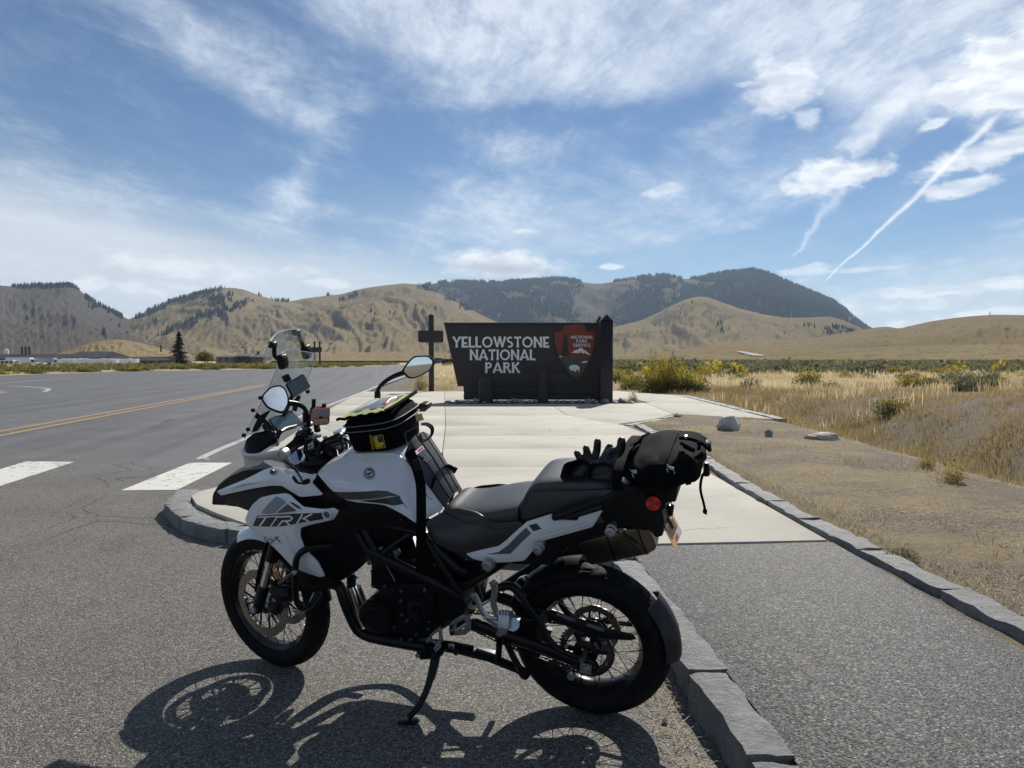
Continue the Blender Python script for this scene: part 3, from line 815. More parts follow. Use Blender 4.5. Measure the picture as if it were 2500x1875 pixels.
tag(forest(hk[1], 9000, -.42, [(90, 619, 110, 6, 0, 1.1), (190, 645, 40, 10, 45, .8), (245, 675, 40, 9, 33, .8), (190, 690, 25, 10, 20, .35), (120, 650, 70, 10, 0, .1)], 6, 8, 17), 'thin line of conifers along the rocky hill at far left', 'forest', kind='stuff')
tag(forest(hk[2], 22000, -.40, [(345, 664, 60, 7, -26, 1.1), (440, 634, 60, 9, -20, 1.2), (470, 648, 36, 13, -20, 1.1), (430, 690, 60, 8, -26, 1.0), (500, 668, 60, 9, -24, .9), (375, 712, 45, 6, -28, .7), (760, 640, 30, 6, -20, .8), (620, 652, 40, 5, 6, .6), (580, 640, 25, 5, 20, .7), (700, 638, 30, 4, 0, .5), (930, 625, 30, 7, 10, .9), (1010, 655, 60, 18, 20, .6), (640, 690, 40, 6, -15, .5), (340, 690, 30, 5, -30, .5)], 9, 8, 17),
    'bands of dark conifers on the grassy hills behind the spruce', 'forest', kind='stuff')
tag(forest(hk[4], 7000, -.47, [(800, 680, 26, 40, 12, .45), (840, 700, 20, 40, 12, .4), (690, 700, 60, 10, -15, .28), (930, 668, 30, 12, 20, .3), (560, 720, 50, 8, -10, .3), (430, 745, 40, 5, -10, .3)], 12, 6, 12), 'scattered conifers in the gullies of the tan hillside', 'forest', kind='stuff')
tag(forest(hk[5], 6000, -.46, [(1560, 710, 26, 16, 30, .8), (1800, 712, 60, 9, 10, .8), (1420, 690, 30, 14, -30, .35), (1480, 668, 30, 10, -30, .35), (1820, 722, 40, 8, 0, .6), (1700, 708, 60, 5, 3, .3)], 15, 6, 12), 'small conifer clumps on the pale foothill', 'forest', kind='stuff')
# ================================================================= ENTRANCE SIGN
def b_wood(b, P, t):
    mp = X.n('ShaderNodeMapping'); t.links.new(P.s, mp.inputs[0]); mp.inputs['Scale'].default_value = (1.2, 1.2, 14)
    n1 = noise(X(mp.outputs[0]), 4, 8, .65, .4); n2 = noise(P, 2.0, 5, .6)
    c = mixc(n1, (.022, .018, .017), (.050, .041, .037)); c = mixc(sstep(n2, .5, .75) * .4, c, (.065, .055, .05))
    setc(b, t, c); b.inputs['Roughness'].default_value = .62; set_bump(b, t, n1, .004)
M_WOOD = material('brown_stained_wood', build=b_wood)
def b_woodv(b, P, t):
    mp = X.n('ShaderNodeMapping'); t.links.new(P.s, mp.inputs[0]); mp.inputs['Scale'].default_value = (14, 14, 1.0)
    n1 = noise(X(mp.outputs[0]), 3, 8, .65, .4)
    c = mixc(n1, (.020, .016, .015), (.052, .042, .037)); setc(b, t, c); b.inputs['Roughness'].default_value = .68; set_bump(b, t, n1, .008)
M_LOG = material('brown_log', build=b_woodv)
M_LETTER = material('cream_letter_paint', (.86, .86, .84), .55, var=.10, vscale=9, bump=.001)
M_ARROW = material('red_brown_shield', (.205, .040, .018), .55, var=.14, vscale=6, bump=.0015)
M_SGREEN = material('shield_green', (.050, .075, .045), .55, var=.15, vscale=6)
M_SEDGE = material('shield_border', (.16, .05, .03), .6, var=.1)
M_SWHITE = material('shield_white', (.74, .75, .74), .5, var=.06)
YS = 23.75                                                     # the board's face
def S(x, y, d=YS): return AT('s', x, y, d)
sign = empty('park_sign', (0.6, YS, .13)); BASE[sign.name] = Vector((.6, YS, .13))
tag(sign, 'large dark brown wooden park entrance sign with white lettering and arrowhead shield', 'sign')
# board of horizontal planks, left end raked
def board_plank(z0, z1, dy=0.0):
    tl, bl = S(360, 175), S(475, 703)
    def xl(z): return bl.x + (tl.x - bl.x) * (z - bl.z) / (tl.z - bl.z)
    xr = S(1690, 400).x
    q = [Vector((xl(z0) if z0 >= bl.z - .01 else S(527, 760).x, YS + dy, z0)), Vector((xr, YS + dy, z0)), Vector((xr, YS + dy, z1)), Vector((xl(z1) if z0 >= bl.z - .01 else S(522, 705).x, YS + dy, z1))]
    MB().prism(q, (0, .16, 0)).obj('plank', M_WOOD, sign, bevel=.006)
zt, zb = S(400, 175).z, S(500, 703).z
zj = [zt, S(400, 380).z, S(400, 596).z, zb]
for i in range(3): board_plank(zj[i + 1] + .0015, zj[i] - .0015, dy=(0, .004, .012)[i])
zz_ = [zb, S(500, 775).z, S(500, 815).z]
board_plank(zz_[1] + .0015, zz_[0] - .0015, dy=.02); board_plank(zz_[2], zz_[1] - .004, dy=.03)
cap = MB().box(((S(360, 172).x + S(1680, 172).x) / 2, YS + .07, zt + .02), (S(1680, 172).x - S(360, 172).x + .03, .24, .036)).obj('cap_board', M_WOOD, sign, bevel=.006)
# posts
def post(xa, xb, ytop, ybot, yw, dep, name, pointed=False):
    a, b = AT('s', xa, ytop, yw), AT('s', xb, ytop, yw); w = b.x - a.x; cx = (a.x + b.x) / 2
    zt_, m = a.z, MB()
    if pointed:
        rg = [[(cx - w / 2, yw, 0.05), (cx + w / 2, yw, .05), (cx + w / 2, yw + dep, .05), (cx - w / 2, yw + dep, .05)]]
        sh = .18
        rg.append([(p[0], p[1], zt_ - sh) for p in rg[0]]); m.loft(rg, caps=True)
        m.add([(cx - w / 2, yw, zt_ - sh), (cx + w / 2, yw, zt_ - sh), (cx + w / 2, yw + dep, zt_ - sh), (cx - w / 2, yw + dep, zt_ - sh), (cx, yw + .02, zt_), (cx, yw + dep - .02, zt_)],
              [(0, 1, 4), (1, 2, 5, 4), (2, 3, 5), (3, 0, 4, 5)])
        return m.obj(name, M_LOG, sign, bevel=.012)
    r = w / 2; n = 20
    m.lathe([(r * 1.03, .05), (r, .6), (r * .99, zt_ - .07), (r * .93, zt_ - .025), (r * .72, zt_ - .005), (.001, zt_)], (cx, yw + r, 0), (0, 0, 1), n)
    return m.obj(name, M_LOG, sign, smooth=50)
post(1683, 1787, 92, 830, 22.95, .52, 'post', True)
post(1645, 1705, 105, 830, 24.0, .42, 'post', True)
post(650, 772, 628, 850, 22.85, .5, 'post'); post(1150, 1240, 566, 850, 22.95, .5, 'post')
# letters: strokes with flared ends, drawn on a unit cell (height 1)
def stroke(p, q, w0, w1=None, mid=None):
    p, q = Vector((*p, 0)), Vector((*q, 0)); w1 = w0 if w1 is None else w1
    t = (q - p).normalized(); n = Vector((-t.y, t.x, 0))
    mid = mid if mid is not None else (w0 + w1) / 2 * .86
    m = (p + q) / 2
    return [p + n * w0 / 2, p - n * w0 / 2, m - n * mid / 2, q - n * w1 / 2, q + n * w1 / 2, m + n * mid / 2]
def arc(cx, cy, rx, ry, a0, a1, w, n=18, we=None):
    o, i_ = [], []
    for k in range(n + 1):
        a = R(a0 + (a1 - a0) * k / n)
        ww = w * (1.0 if we is None else 1 + (we - 1) * abs(2 * k / n - 1) ** 3)
        o.append(Vector((cx + (rx + ww / 2) * math.cos(a), cy + (ry + ww / 2) * math.sin(a), 0))); i_.append(Vector((cx + (rx - ww / 2) * math.cos(a), cy + (ry - ww / 2) * math.sin(a), 0)))
    return o + i_[::-1]
W_ = .165; FL = .215
LET = {
 'Y': (.74, [stroke((.06, 1), (.38, .46), FL, W_), stroke((.70, 1), (.36, .46), FL, W_), stroke((.37, .52), (.37, 0), W_, FL)]),
 'E': (.56, [stroke((.11, 0), (.11, 1), FL), stroke((.08, .92), (.52, .92), W_, FL), stroke((.08, .40), (.46, .40), W_, FL), stroke((.08, .08), (.55, .08), W_, FL)]),
 'L': (.54, [stroke((.11, 0), (.11, 1), FL), stroke((.08, .08), (.54, .08), W_, FL)]),
 'O': (.96, [arc(.48, .5, .385, .42, 0, 360, W_, 40)]),
 'W': (1.12, [stroke((.06, 1), (.34, .04), FL, W_), stroke((.58, 1), (.33, .04), FL, W_), stroke((.56, 1), (.80, .04), FL, W_), stroke((1.06, 1), (.79, .04), FL, W_)]),
 'S': (.60, [arc(.30, .725, .20, .20, 40, 250, W_, 18), arc(.30, .275, .20, .20, -140, 80, W_, 18), stroke((.20, .545), (.40, .455), W_), ]),
 'T': (.66, [stroke((.33, 0), (.33, .95), FL, W_), stroke((.02, .92), (.64, .92), FL, FL, W_ * .8)]),
 'N': (.78, [stroke((.11, 0), (.11, 1), FL), stroke((.12, .95), (.67, .05), W_), stroke((.67, 0), (.67, 1), FL)]),
 'A': (.82, [stroke((.06, 0), (.42, 1), FL, W_), stroke((.77, 0), (.40, 1), FL, W_), stroke((.20, .27), (.64, .27), W_ * .85)]),
 'I': (.24, [stroke((.12, 0), (.12, 1), FL, FL, W_)]),
 'P': (.60, [stroke((.11, 0), (.11, 1), FL), arc(.30, .715, .20, .205, -95, 95, W_, 16), stroke((.1, .92), (.32, .92), W_), stroke((.1, .51), (.32, .51), W_)]),
 'R': (.68, [stroke((.11, 0), (.11, 1), FL), arc(.30, .735, .19, .185, -95, 95, W_, 16), stroke((.1, .92), (.32, .92), W_), stroke((.1, .55), (.32, .55), W_), stroke((.34, .55), (.64, 0), W_, FL)]),
 'K': (.70, [stroke((.11, 0), (.11, 1), FL), stroke((.60, 1), (.14, .44), FL, W_), stroke((.28, .58), (.65, 0), W_, FL)]),
 'V': (.78, [stroke((.06, 1), (.40, .02), FL, W_), stroke((.72, 1), (.38, .02), FL, W_)]),
 'C': (.80, [arc(.46, .5, .37, .42, 42, 318, W_, 26, 1.25)]),
}
def word(text, x0, x1, y0, y1, depth, thick, name, mat, parent, plane=None, thin=1.0, gap=.07):
    tot = sum(LET[c][0] + gap for c in text) - gap; u = 0.0
    a, b = S(x0, y1, depth), S(x1, y1, depth); zt_ = S(x0, y0, depth).z; hh = zt_ - a.z; sx = (b.x - a.x) / tot
    for c in text:
        wd, st = LET[c]; m = MB()
        for k, s_ in enumerate(st):
            m.prism([Vector((a.x + (u + p.x) * sx, depth - thick - .0012 * k, a.z + p.y * hh)) for p in s_], (0, thick, 0))
        m.obj(name, mat, parent, smooth=30)
        u += wd + gap
    return
word('YELLOWSTONE', 432, 1247, 283, 375, YS - .001, .022, 'letter', M_LETTER, sign)
word('NATIONAL', 577, 1131, 391, 482, YS - .001, .022, 'letter', M_LETTER, sign)
word('PARK', 706, 1000, 500, 589, YS - .001, .022, 'letter', M_LETTER, sign)
# arrowhead shield
OUT = [(1385, 185), (1440, 178), (1510, 176), (1548, 188), (1562, 232), (1590, 242), (1637, 234), (1633, 300), (1622, 390), (1600, 450), (1570, 520), (1530, 590), (1500, 622), (1470, 632), (1440, 618), (1400, 575), (1360, 510), (1330, 450), (1305, 380), (1293, 320), (1286, 245), (1330, 236), (1358, 228), (1365, 200)]
def shp(pts, dy, th, name, mat, parent, sm=0):
    q = [S(x, y, YS - dy) for x, y in pts]
    if sm: q = chaikin(q, .22, sm)
    return MB().prism(q, (0, th, 0)).obj(name, mat, parent, smooth=30)
shield = shp(OUT, .055, .052, 'arrowhead_shield', M_SEDGE, sign, 1)
cx_, cy_ = 1462, 400
INN = [(cx_ + (x - cx_) * .955, cy_ + (y - cy_) * .965) for x, y in OUT]
shp(INN, .063, .012, 'shield_face', M_ARROW, shield, 1)
shp([(1328, 462), (1380, 455), (1440, 470), (1520, 468), (1592, 448), (1566, 512), (1526, 582), (1497, 613), (1470, 622), (1443, 609), (1405, 570), (1365, 508)], .068, .008, 'meadow', M_SGREEN, shield)
shp([(1436, 420), (1462, 398), (1490, 390), (1514, 374), (1538, 392), (1560, 405), (1600, 437), (1570, 434), (1548, 420), (1530, 428), (1512, 412), (1496, 424), (1474, 420)], .0685, .009, 'mountain_emblem', M_SWHITE, shield)
shp([(1330, 452), (1352, 444), (1358, 450), (1334, 458)], .071, .008, 'lake_emblem', M_SWHITE, shield)
shp([(1514, 500), (1545, 489), (1572, 488), (1562, 503), (1530, 505)], .0705, .008, 'lake_emblem', M_SWHITE, shield)
shp([(1414, 540), (1424, 528), (1442, 521), (1462, 520), (1486, 524), (1500, 534), (1504, 556), (1500, 580), (1494, 578), (1490, 562), (1478, 560), (1470, 580), (1464, 582), (1456, 566), (1440, 572), (1428, 566), (1418, 556)], .0715, .008, 'bison_emblem', M_SWHITE, shield, 1)
tr_ = [(1382, 258)]
rr = random.Random(5)
for k in range(9):
    y = 272 + k * 20; tr_ += [(1388 + k * 4 + rr.uniform(2, 10), y), (1386 + k * 2.5, y + 6)]
tr_ += [(1400, 446), (1362, 446)]
for k in range(8, -1, -1):
    y = 272 + k * 20; tr_ += [(1378 - k * 2.5, y + 6), (1374 - k * 4 - rr.uniform(2, 8), y)]
shp(tr_, .0725, .008, 'tree_emblem', material('emblem_black', (.02, .022, .02), .6, var=.2), shield)
def sans(text, x0, x1, y0, y1, dy):
    word(text, x0, x1, y0, y1, YS - dy, .006, 'shield_letter', M_SWHITE, shield, gap=.12)
sans('NATIONAL', 1430, 1616, 274, 300, .0665); sans('PARK', 1476, 1568, 308, 333, .0665); sans('SERVICE', 1449, 1596, 342, 369, .0665)

# rocks round the sign
def rock(name, c, r, seed, mat, parent=None, sub=2, flat=.7):
    bm = bmesh.new(); bmesh.ops.create_icosphere(bm, subdivisions=sub + 1, radius=1.0)
    off = Vector((seed * 7.3, seed * 1.7, seed * 3.1))
    for v in bm.verts:
        p = v.co.copy()
        for k in range(5):                                  # chop with random planes for facets
            n = Vector((math.sin(seed * 3.3 + k * 2.1), math.cos(seed * 1.9 + k * 1.3), math.sin(seed * .7 + k * 2.9) * .8)).normalized()
            d = p.dot(n) - .72
            if d > 0: p -= n * d * .85
        p += mnoise.noise_vector(p * 1.4 + off) * .22 + mnoise.noise_vector(p * 4 + off) * .06
        v.co = Vector((p.x * r[0], p.y * r[1], max(p.z, -.55) * r[2]))
    me = bpy.data.meshes.new(name); bm.to_mesh(me); bm.free(); me.materials.append(mat)
    o = link(name, me, parent); o.location = c
    me.polygons.foreach_set('use_smooth', np.ones(len(me.polygons), dtype=bool)); me.set_sharp_from_angle(angle=R(32))
    return o
bed = up(sheet('gravel_bed', [(-1.85, 22.35), (3.4, 22.5), (4.15, 23.2), (4.0, 24.6), (-1.7, 24.6)], .137, material('bed_soil', (.10, .088, .075), .95, var=.5, vscale=9, bump=.03, bscale=40)))
tag(bed, kind='structure')
RK = [(395, 835, 60, 22), (470, 822, 40, 30), (560, 830, 45, 28), (625, 820, 34, 52), (600, 838, 50, 20), (700, 846, 30, 14), (800, 835, 30, 26), (845, 838, 28, 24), (905, 830, 30, 30), (960, 825, 62, 42), (1015, 832, 40, 34), (1080, 838, 50, 28), (1130, 832, 45, 32), (1270, 838, 30, 24), (1320, 836, 34, 26), (1370, 832, 28, 30), (1440, 836, 40, 24), (1500, 835, 32, 26), (1580, 822, 60, 44), (1640, 835, 40, 26), (1720, 826, 66, 38), (1800, 835, 40, 24), (1850, 812, 46, 44), (1880, 825, 76, 40), (1940, 838, 40, 20)]
for k, (x, y, w, h) in enumerate(RK):
    yw = 22.75 + .12 * math.sin(k * 2.3) + (.1 if x > 1780 else 0)
    p = AT('s', x, 848, yw); s_ = .28933 / F_PX * yw
    o = rock('rock', (p.x, yw, .14 + h * s_ * .22), (w * s_ * .62, .16 + .1 * abs(math.sin(k)), h * s_ * .72), k + 1.5, M_ROCK, sub=1)
    if k in (0,): tag(o, 'flat grey rock at the left end of the sign\'s rock bed', 'rock', 'rocks around the base of the sign')
    elif k == len(RK) - 2: tag(o, 'large grey rock at the right of the sign\'s tall post', 'rock', 'rocks around the base of the sign')
    elif k == 9: tag(o, 'broad pale grey rock between the two short sign posts', 'rock', 'rocks around the base of the sign')
    else: tag(o, 'dark grey rock lying in the bed under the park sign', 'rock', 'rocks around the base of the sign')
# boulders on the dirt
tag(rock('boulder', (3.93, 13.9, .24), (.215, .2, .215), 3.1, material('light_grey_rock', (.50, .49, .475), .9, var=.5, vscale=7, bump=.03, bscale=18), sub=2), 'rounded grey boulder, the largest on the bare dirt', 'boulder')
tag(rock('stone', (4.25, 12.7, .19), (.075, .07, .085), 9.4, M_ROCK), 'small dark angular stone between the boulder and the pale rock', 'stone')
tag(rock('boulder', (5.0, 12.35, .155), (.28, .2, .10), 6.2, M_ROCKP), 'low pale flat rock half sunk in the dirt', 'boulder')
tag(rock('pebble', (.60, 2.98, .012), (.016, .014, .014), 5.2, M_ROCKP, sub=0), 'white pebble on the asphalt by the kerb', 'pebble')
# post with the back of a traffic board, left of the sign
pb = empty('sign_post', (-3.44, 31.2, .1)); BASE[pb.name] = Vector((-3.44, 31.2, .1)); tag(pb, 'tall square wooden post with a dark board, left of the park sign', 'sign post')
YP = 31.2
a, b = AT('s', 229, 100, YP), AT('s', 271, 100, YP); tip = AT('s', 248, 83, YP)
m = MB(); w = b.x - a.x; m.loft([[(a.x, YP, 0), (b.x, YP, 0), (b.x, YP + w, 0), (a.x, YP + w, 0)], [(a.x, YP, a.z), (b.x, YP, a.z), (b.x, YP + w, a.z), (a.x, YP + w, a.z)]])
m.add([(a.x, YP, a.z), (b.x, YP, a.z), (b.x, YP + w, a.z), (a.x, YP + w, a.z), (tip.x, YP + w / 2, tip.z)], [(0, 1, 4), (1, 2, 4), (2, 3, 4), (3, 0, 4)])
m.obj('post', M_LOG, pb, bevel=.01)
q = [AT('s', x, y, YP - .02) for x, y in ((142, 230), (355, 232), (355, 333), (142, 331))]
MB().prism(chaikin(q, .06), (0, -.045, 0)).obj('board', M_WOOD, pb)
# ================================================================= MOTORCYCLE
YAW, LEAN, STEER = .34159, .22973, -.21291
_fw = Vector((-math.cos(YAW), math.sin(YAW), 0)); _lf = Vector((-math.sin(YAW), -math.cos(YAW), 0)); _up = Vector((0, 0, 1))
BX, BY, BZ = _fw, _lf * math.cos(LEAN) - _up * math.sin(LEAN), _up * math.cos(LEAN) + _lf * math.sin(LEAN)
BO = Vector((.34122, 3.10902, 0.004))
BM = Matrix(((BX.x, BY.x, BZ.x, BO.x), (BX.y, BY.y, BZ.y, BO.y), (BX.z, BY.z, BZ.z, BO.z), (0, 0, 0, 1)))
BMI = BM.inverted()
def toL(v): return BMI @ v
def B(k, x, y, lat):                                   # photo point on the lengthwise plane `lat` metres left of the bike's middle
    d = ray(k, x, y)
    t = (lat - (CAMV - BO).dot(BY)) / d.dot(BY)
    return BMI @ (CAMV + d * t)
def BP(k, x, y, pt, n):                                # photo point on a plane given in the bike's frame
    d = BMI.to_3x3() @ ray(k, x, y); c = BMI @ CAMV
    return c + d * ((Vector(pt) - c).dot(n) / d.dot(n))
def Bs(k, pts, lat=None):
    return [B(k, p[0], p[1], p[2] if len(p) > 2 else lat) for p in pts]
def mir(pts): return [Vector((p[0], -p[1], p[2])) for p in pts]

PAINT = material('white_bike_paint', (.74, .76, .79), .24, coat=.7, var=.03, vscale=4, rvar=.08, dust=.10)
BLACKP = material('black_plastic', (.007, .0075, .009), .40, var=.25, vscale=30, rvar=.10, spec=.22, dust=.010)
BLACKM = material('black_metal', (.007, .007, .0085), .34, metal=.1, var=.3, vscale=25, rvar=.12, spec=.28, dust=.010)
RUBBER = material('tyre_rubber', (.0065, .0065, .0075), .70, var=.35, vscale=18, bump=.0006, bscale=260, dust=.04, spec=.16)
VINYL = material('seat_vinyl', (.020, .021, .024), .40, spec=.8, var=.2, vscale=40, bump=.0005, bscale=900, rvar=.05)
SILVER = material('silver_alloy', (.46, .48, .50), .38, metal=.9, var=.12, vscale=40, rvar=.1)
CHROME = material('chrome', (.75, .76, .78), .12, metal=1.0, var=.08, vscale=60, rvar=.05)
STEEL = material('brake_steel', (.30, .26, .22), .40, metal=.85, var=.25, vscale=30, rvar=.1)
EXH = material('exhaust_metal', (.17, .145, .115), .30, metal=.75, var=.25, vscale=14, rvar=.10)
DSTEEL = material('dull_steel', (.17, .17, .175), .42, metal=.8, var=.2, vscale=50)
GREYD = material('grey_decal', (.25, .29, .35), .35, coat=.3, var=.08)
GREYD2 = material('dark_grey_decal', (.085, .088, .095), .4, coat=.3, var=.1)
BLKD = material('black_decal', (.012, .013, .016), .35, coat=.3, var=.1)
WHTD = material('white_print', (.75, .76, .78), .4, var=.05)
BROWND = material('bronze_trim', (.040, .036, .031), .35, coat=.3, var=.15)
RED = material('red_reflector', (.78, .010, .018), .22, coat=.5, var=.2, vscale=60)
RED2 = material('dark_red_reflector', (.38, .005, .010), .22, coat=.5, var=.2, vscale=60)
ORANGE = material('orange_reflector', (.50, .16, .02), .3, coat=.4, var=.15)
def glassmat(name, tint, rough, alpha):
    def f(b, P, t):
        # thin clear plastic: mostly see-through, dust and scratch scatter, plus an even whitish tone put in as glare
        n_ = sstep(noise(P, 18, 8, .7), .50, .75)
        tr = X.n('ShaderNodeBsdfTransparent'); tr.inputs[0].default_value = (*tint, 1)
        fr = X.n('ShaderNodeFresnel'); fr.inputs[0].default_value = 1.35
        b.inputs['Base Color'].default_value = (.8, .82, .84, 1); b.inputs['Roughness'].default_value = rough
        mx = X.n('ShaderNodeMixShader'); fac = (X(fr.outputs[0]) * .42 + n_ * alpha * 1.5 + alpha * .75).clamp()
        t.links.new(fac.s, mx.inputs[0]); t.links.new(tr.outputs[0], mx.inputs[1]); t.links.new(b.outputs[0], mx.inputs[2])
        t.links.new(mx.outputs[0], t.nodes['Material Output'].inputs[0])
    return material(name, build=f)
SCREEN = glassmat('clear_screen', (.93, .95, .95), .12, .12)
SMOKE = glassmat('smoked_plastic', (.30, .31, .33), .2, .05)
MIRR = material('mirror_glass', (.90, .92, .94), .015, metal=1.0, rvar=.004, vscale=30)
LCD = material('dark_screen_glass', (.015, .02, .026), .08, coat=1.0, var=.2)

bike = empty('motorcycle', mw=BM)
tag(bike, 'white and black adventure touring motorcycle leaning on its side stand', 'motorcycle')

def pdist(px, pz, Q):
    """distance of points to closed polygon Q (n,2), and inside test"""
    n = len(Q); d = np.full(px.shape, 1e9); ins = np.zeros(px.shape, bool)
    for i in range(n):
        ax, az = Q[i - 1]; bx, bz = Q[i]
        ex, ez = bx - ax, bz - az; L2 = ex * ex + ez * ez + 1e-15
        t = np.clip(((px - ax) * ex + (pz - az) * ez) / L2, 0, 1)
        d = np.minimum(d, np.hypot(px - ax - t * ex, pz - az - t * ez))
        c = ((az > pz) != (bz > pz)) & (px < (bx - ax) * (pz - az) / (bz - az + 1e-15) + ax)
        ins ^= c
    return d, ins
def panel(name, outl, mat, parent=None, bulge=.012, er=.03, thick=.005, grid=.014, rnd=.14, it=1, mirror=False, yf=None, eps=0.0, pmat=None, sub=None):
    """curved body panel over an outline; returns (object, y function)"""
    parent = bike if parent is None else parent
    P = chaikin([Vector(p) for p in outl], rnd, it) if rnd > 0 else [Vector(p) for p in outl]
    D = []
    for i in range(len(P)):
        a, b = P[i], P[(i + 1) % len(P)]; k = max(1, int((b - a).length / (grid * 1.3)))
        D += [a + (b - a) * (j / k) for j in range(k)]
    Q = np.array([(p.x, p.z) for p in D]); Yo = np.array([p.y for p in D]); sg = 1.0 if Yo.mean() >= 0 else -1.0
    def yfun(x, z):
        x = np.atleast_1d(np.asarray(x, float)); z = np.atleast_1d(np.asarray(z, float))
        w = 1.0 / (((x[:, None] - Q[None, :, 0]) ** 2 + (z[:, None] - Q[None, :, 1]) ** 2) ** 1.25 + 1e-9)
        y = (w * Yo).sum(1) / w.sum(1)
        d, ins = pdist(x, z, Q)
        return y + sg * bulge * (1 - np.exp(-(d / er) ** 1.3)) * ins
    use = yf if yf is not None else yfun
    gx = np.arange(Q[:, 0].min(), Q[:, 0].max(), grid); gz = np.arange(Q[:, 1].min(), Q[:, 1].max(), grid)
    GX, GZ = np.meshgrid(gx, gz); GX = GX.ravel() + (np.tile(np.arange(len(gz)) % 2, (len(gx), 1)).T.ravel()) * grid / 2; GZ = GZ.ravel()
    d, ins = pdist(GX, GZ, Q); k = ins & (d > grid * .45)
    pts = [Vector((x, z)) for x, z in Q] + [Vector((x, z)) for x, z in zip(GX[k], GZ[k])]
    n = len(Q)
    vo, eo, fo, ov, _, _ = geometry.delaunay_2d_cdt(pts, [(i, (i + 1) % n) for i in range(n)], [], 1, 1e-7)
    xs = np.array([v.x for v in vo]); zs = np.array([v.y for v in vo])
    cent = np.array([[(xs[f[0]] + xs[f[1]] + xs[f[2]]) / 3, (zs[f[0]] + zs[f[1]] + zs[f[2]]) / 3] for f in fo])
    _, fin = pdist(cent[:, 0], cent[:, 1], Q); fo = [f for f, q in zip(fo, fin) if q]
    if yf is not None: ys = use(xs, zs) + sg * eps
    else:
        ys = use(xs, zs)
        for i, o_ in enumerate(ov):
            for q in o_:
                if q < n: ys[i] = Yo[q]
    m_ = len(vo)
    V = [(x, y, z) for x, y, z in zip(xs, ys, zs)] + [(x, y - sg * thick, z) for x, y, z in zip(xs, ys, zs)]
    cnt = {}
    for f in fo:
        for i in range(3):
            e = (f[i], f[(i + 1) % 3]); cnt[e] = cnt.get(e, 0) + 1
    Fc = [tuple(f) for f in fo] + [tuple(i + m_ for i in f[::-1]) for f in fo] + [(a, b, b + m_, a + m_)[::-1] for (a, b) in cnt if (b, a) not in cnt]
    def put(Vv):
        o = mesh(name, Vv, Fc, mat, parent, fix=True)
        o.data.polygons.foreach_set('use_smooth', np.ones(len(o.data.polygons), dtype=bool)); o.data.set_sharp_from_angle(angle=R(48))
        return o
    o = put(V)
    if mirror: put([(v[0], -v[1], v[2]) for v in V])
    return o, yfun
def decal(name, k, pts, yf, mat, parent, eps=.0016, rnd=0.0, it=1, thick=.0012, lat0=.22):
    """flat print that follows a panel's surface"""
    out = []
    for x, y in pts:
        l_ = lat0
        for _ in range(5):
            p = B(k, x, y, l_); l_ = float(yf(p.x, p.z)[0]) + eps
        out.append(B(k, x, y, l_))
    return panel(name, out, mat, parent, yf=yf, eps=eps, thick=thick, rnd=rnd, it=it, grid=.016)[0]
def ptube(name, pts, r, mat, parent=None, n=10, curve=4, mirror=False, flat=None):
    o = MB().tube(pts, r, n, curve, flat=flat).obj(name, mat, parent or bike, smooth=50)
    if mirror: MB().tube(mir(pts), r, n, curve).obj(name, mat, parent or bike, smooth=50)
    return o
def bolt(p, r, mat=SILVER, ax=(0, 1, 0), parent=None, h=.006, name='bolt'):
    ax = Vector(ax)
    m = MB().lathe([(r * .96, -h), (r, 0), (r, h * .6), (r * .8, h), (r * .5, h), (r * .46, h * .45), (.0005, h * .45)], p, ax, 10)
    return m.obj(name, mat, parent or bike, smooth=40)

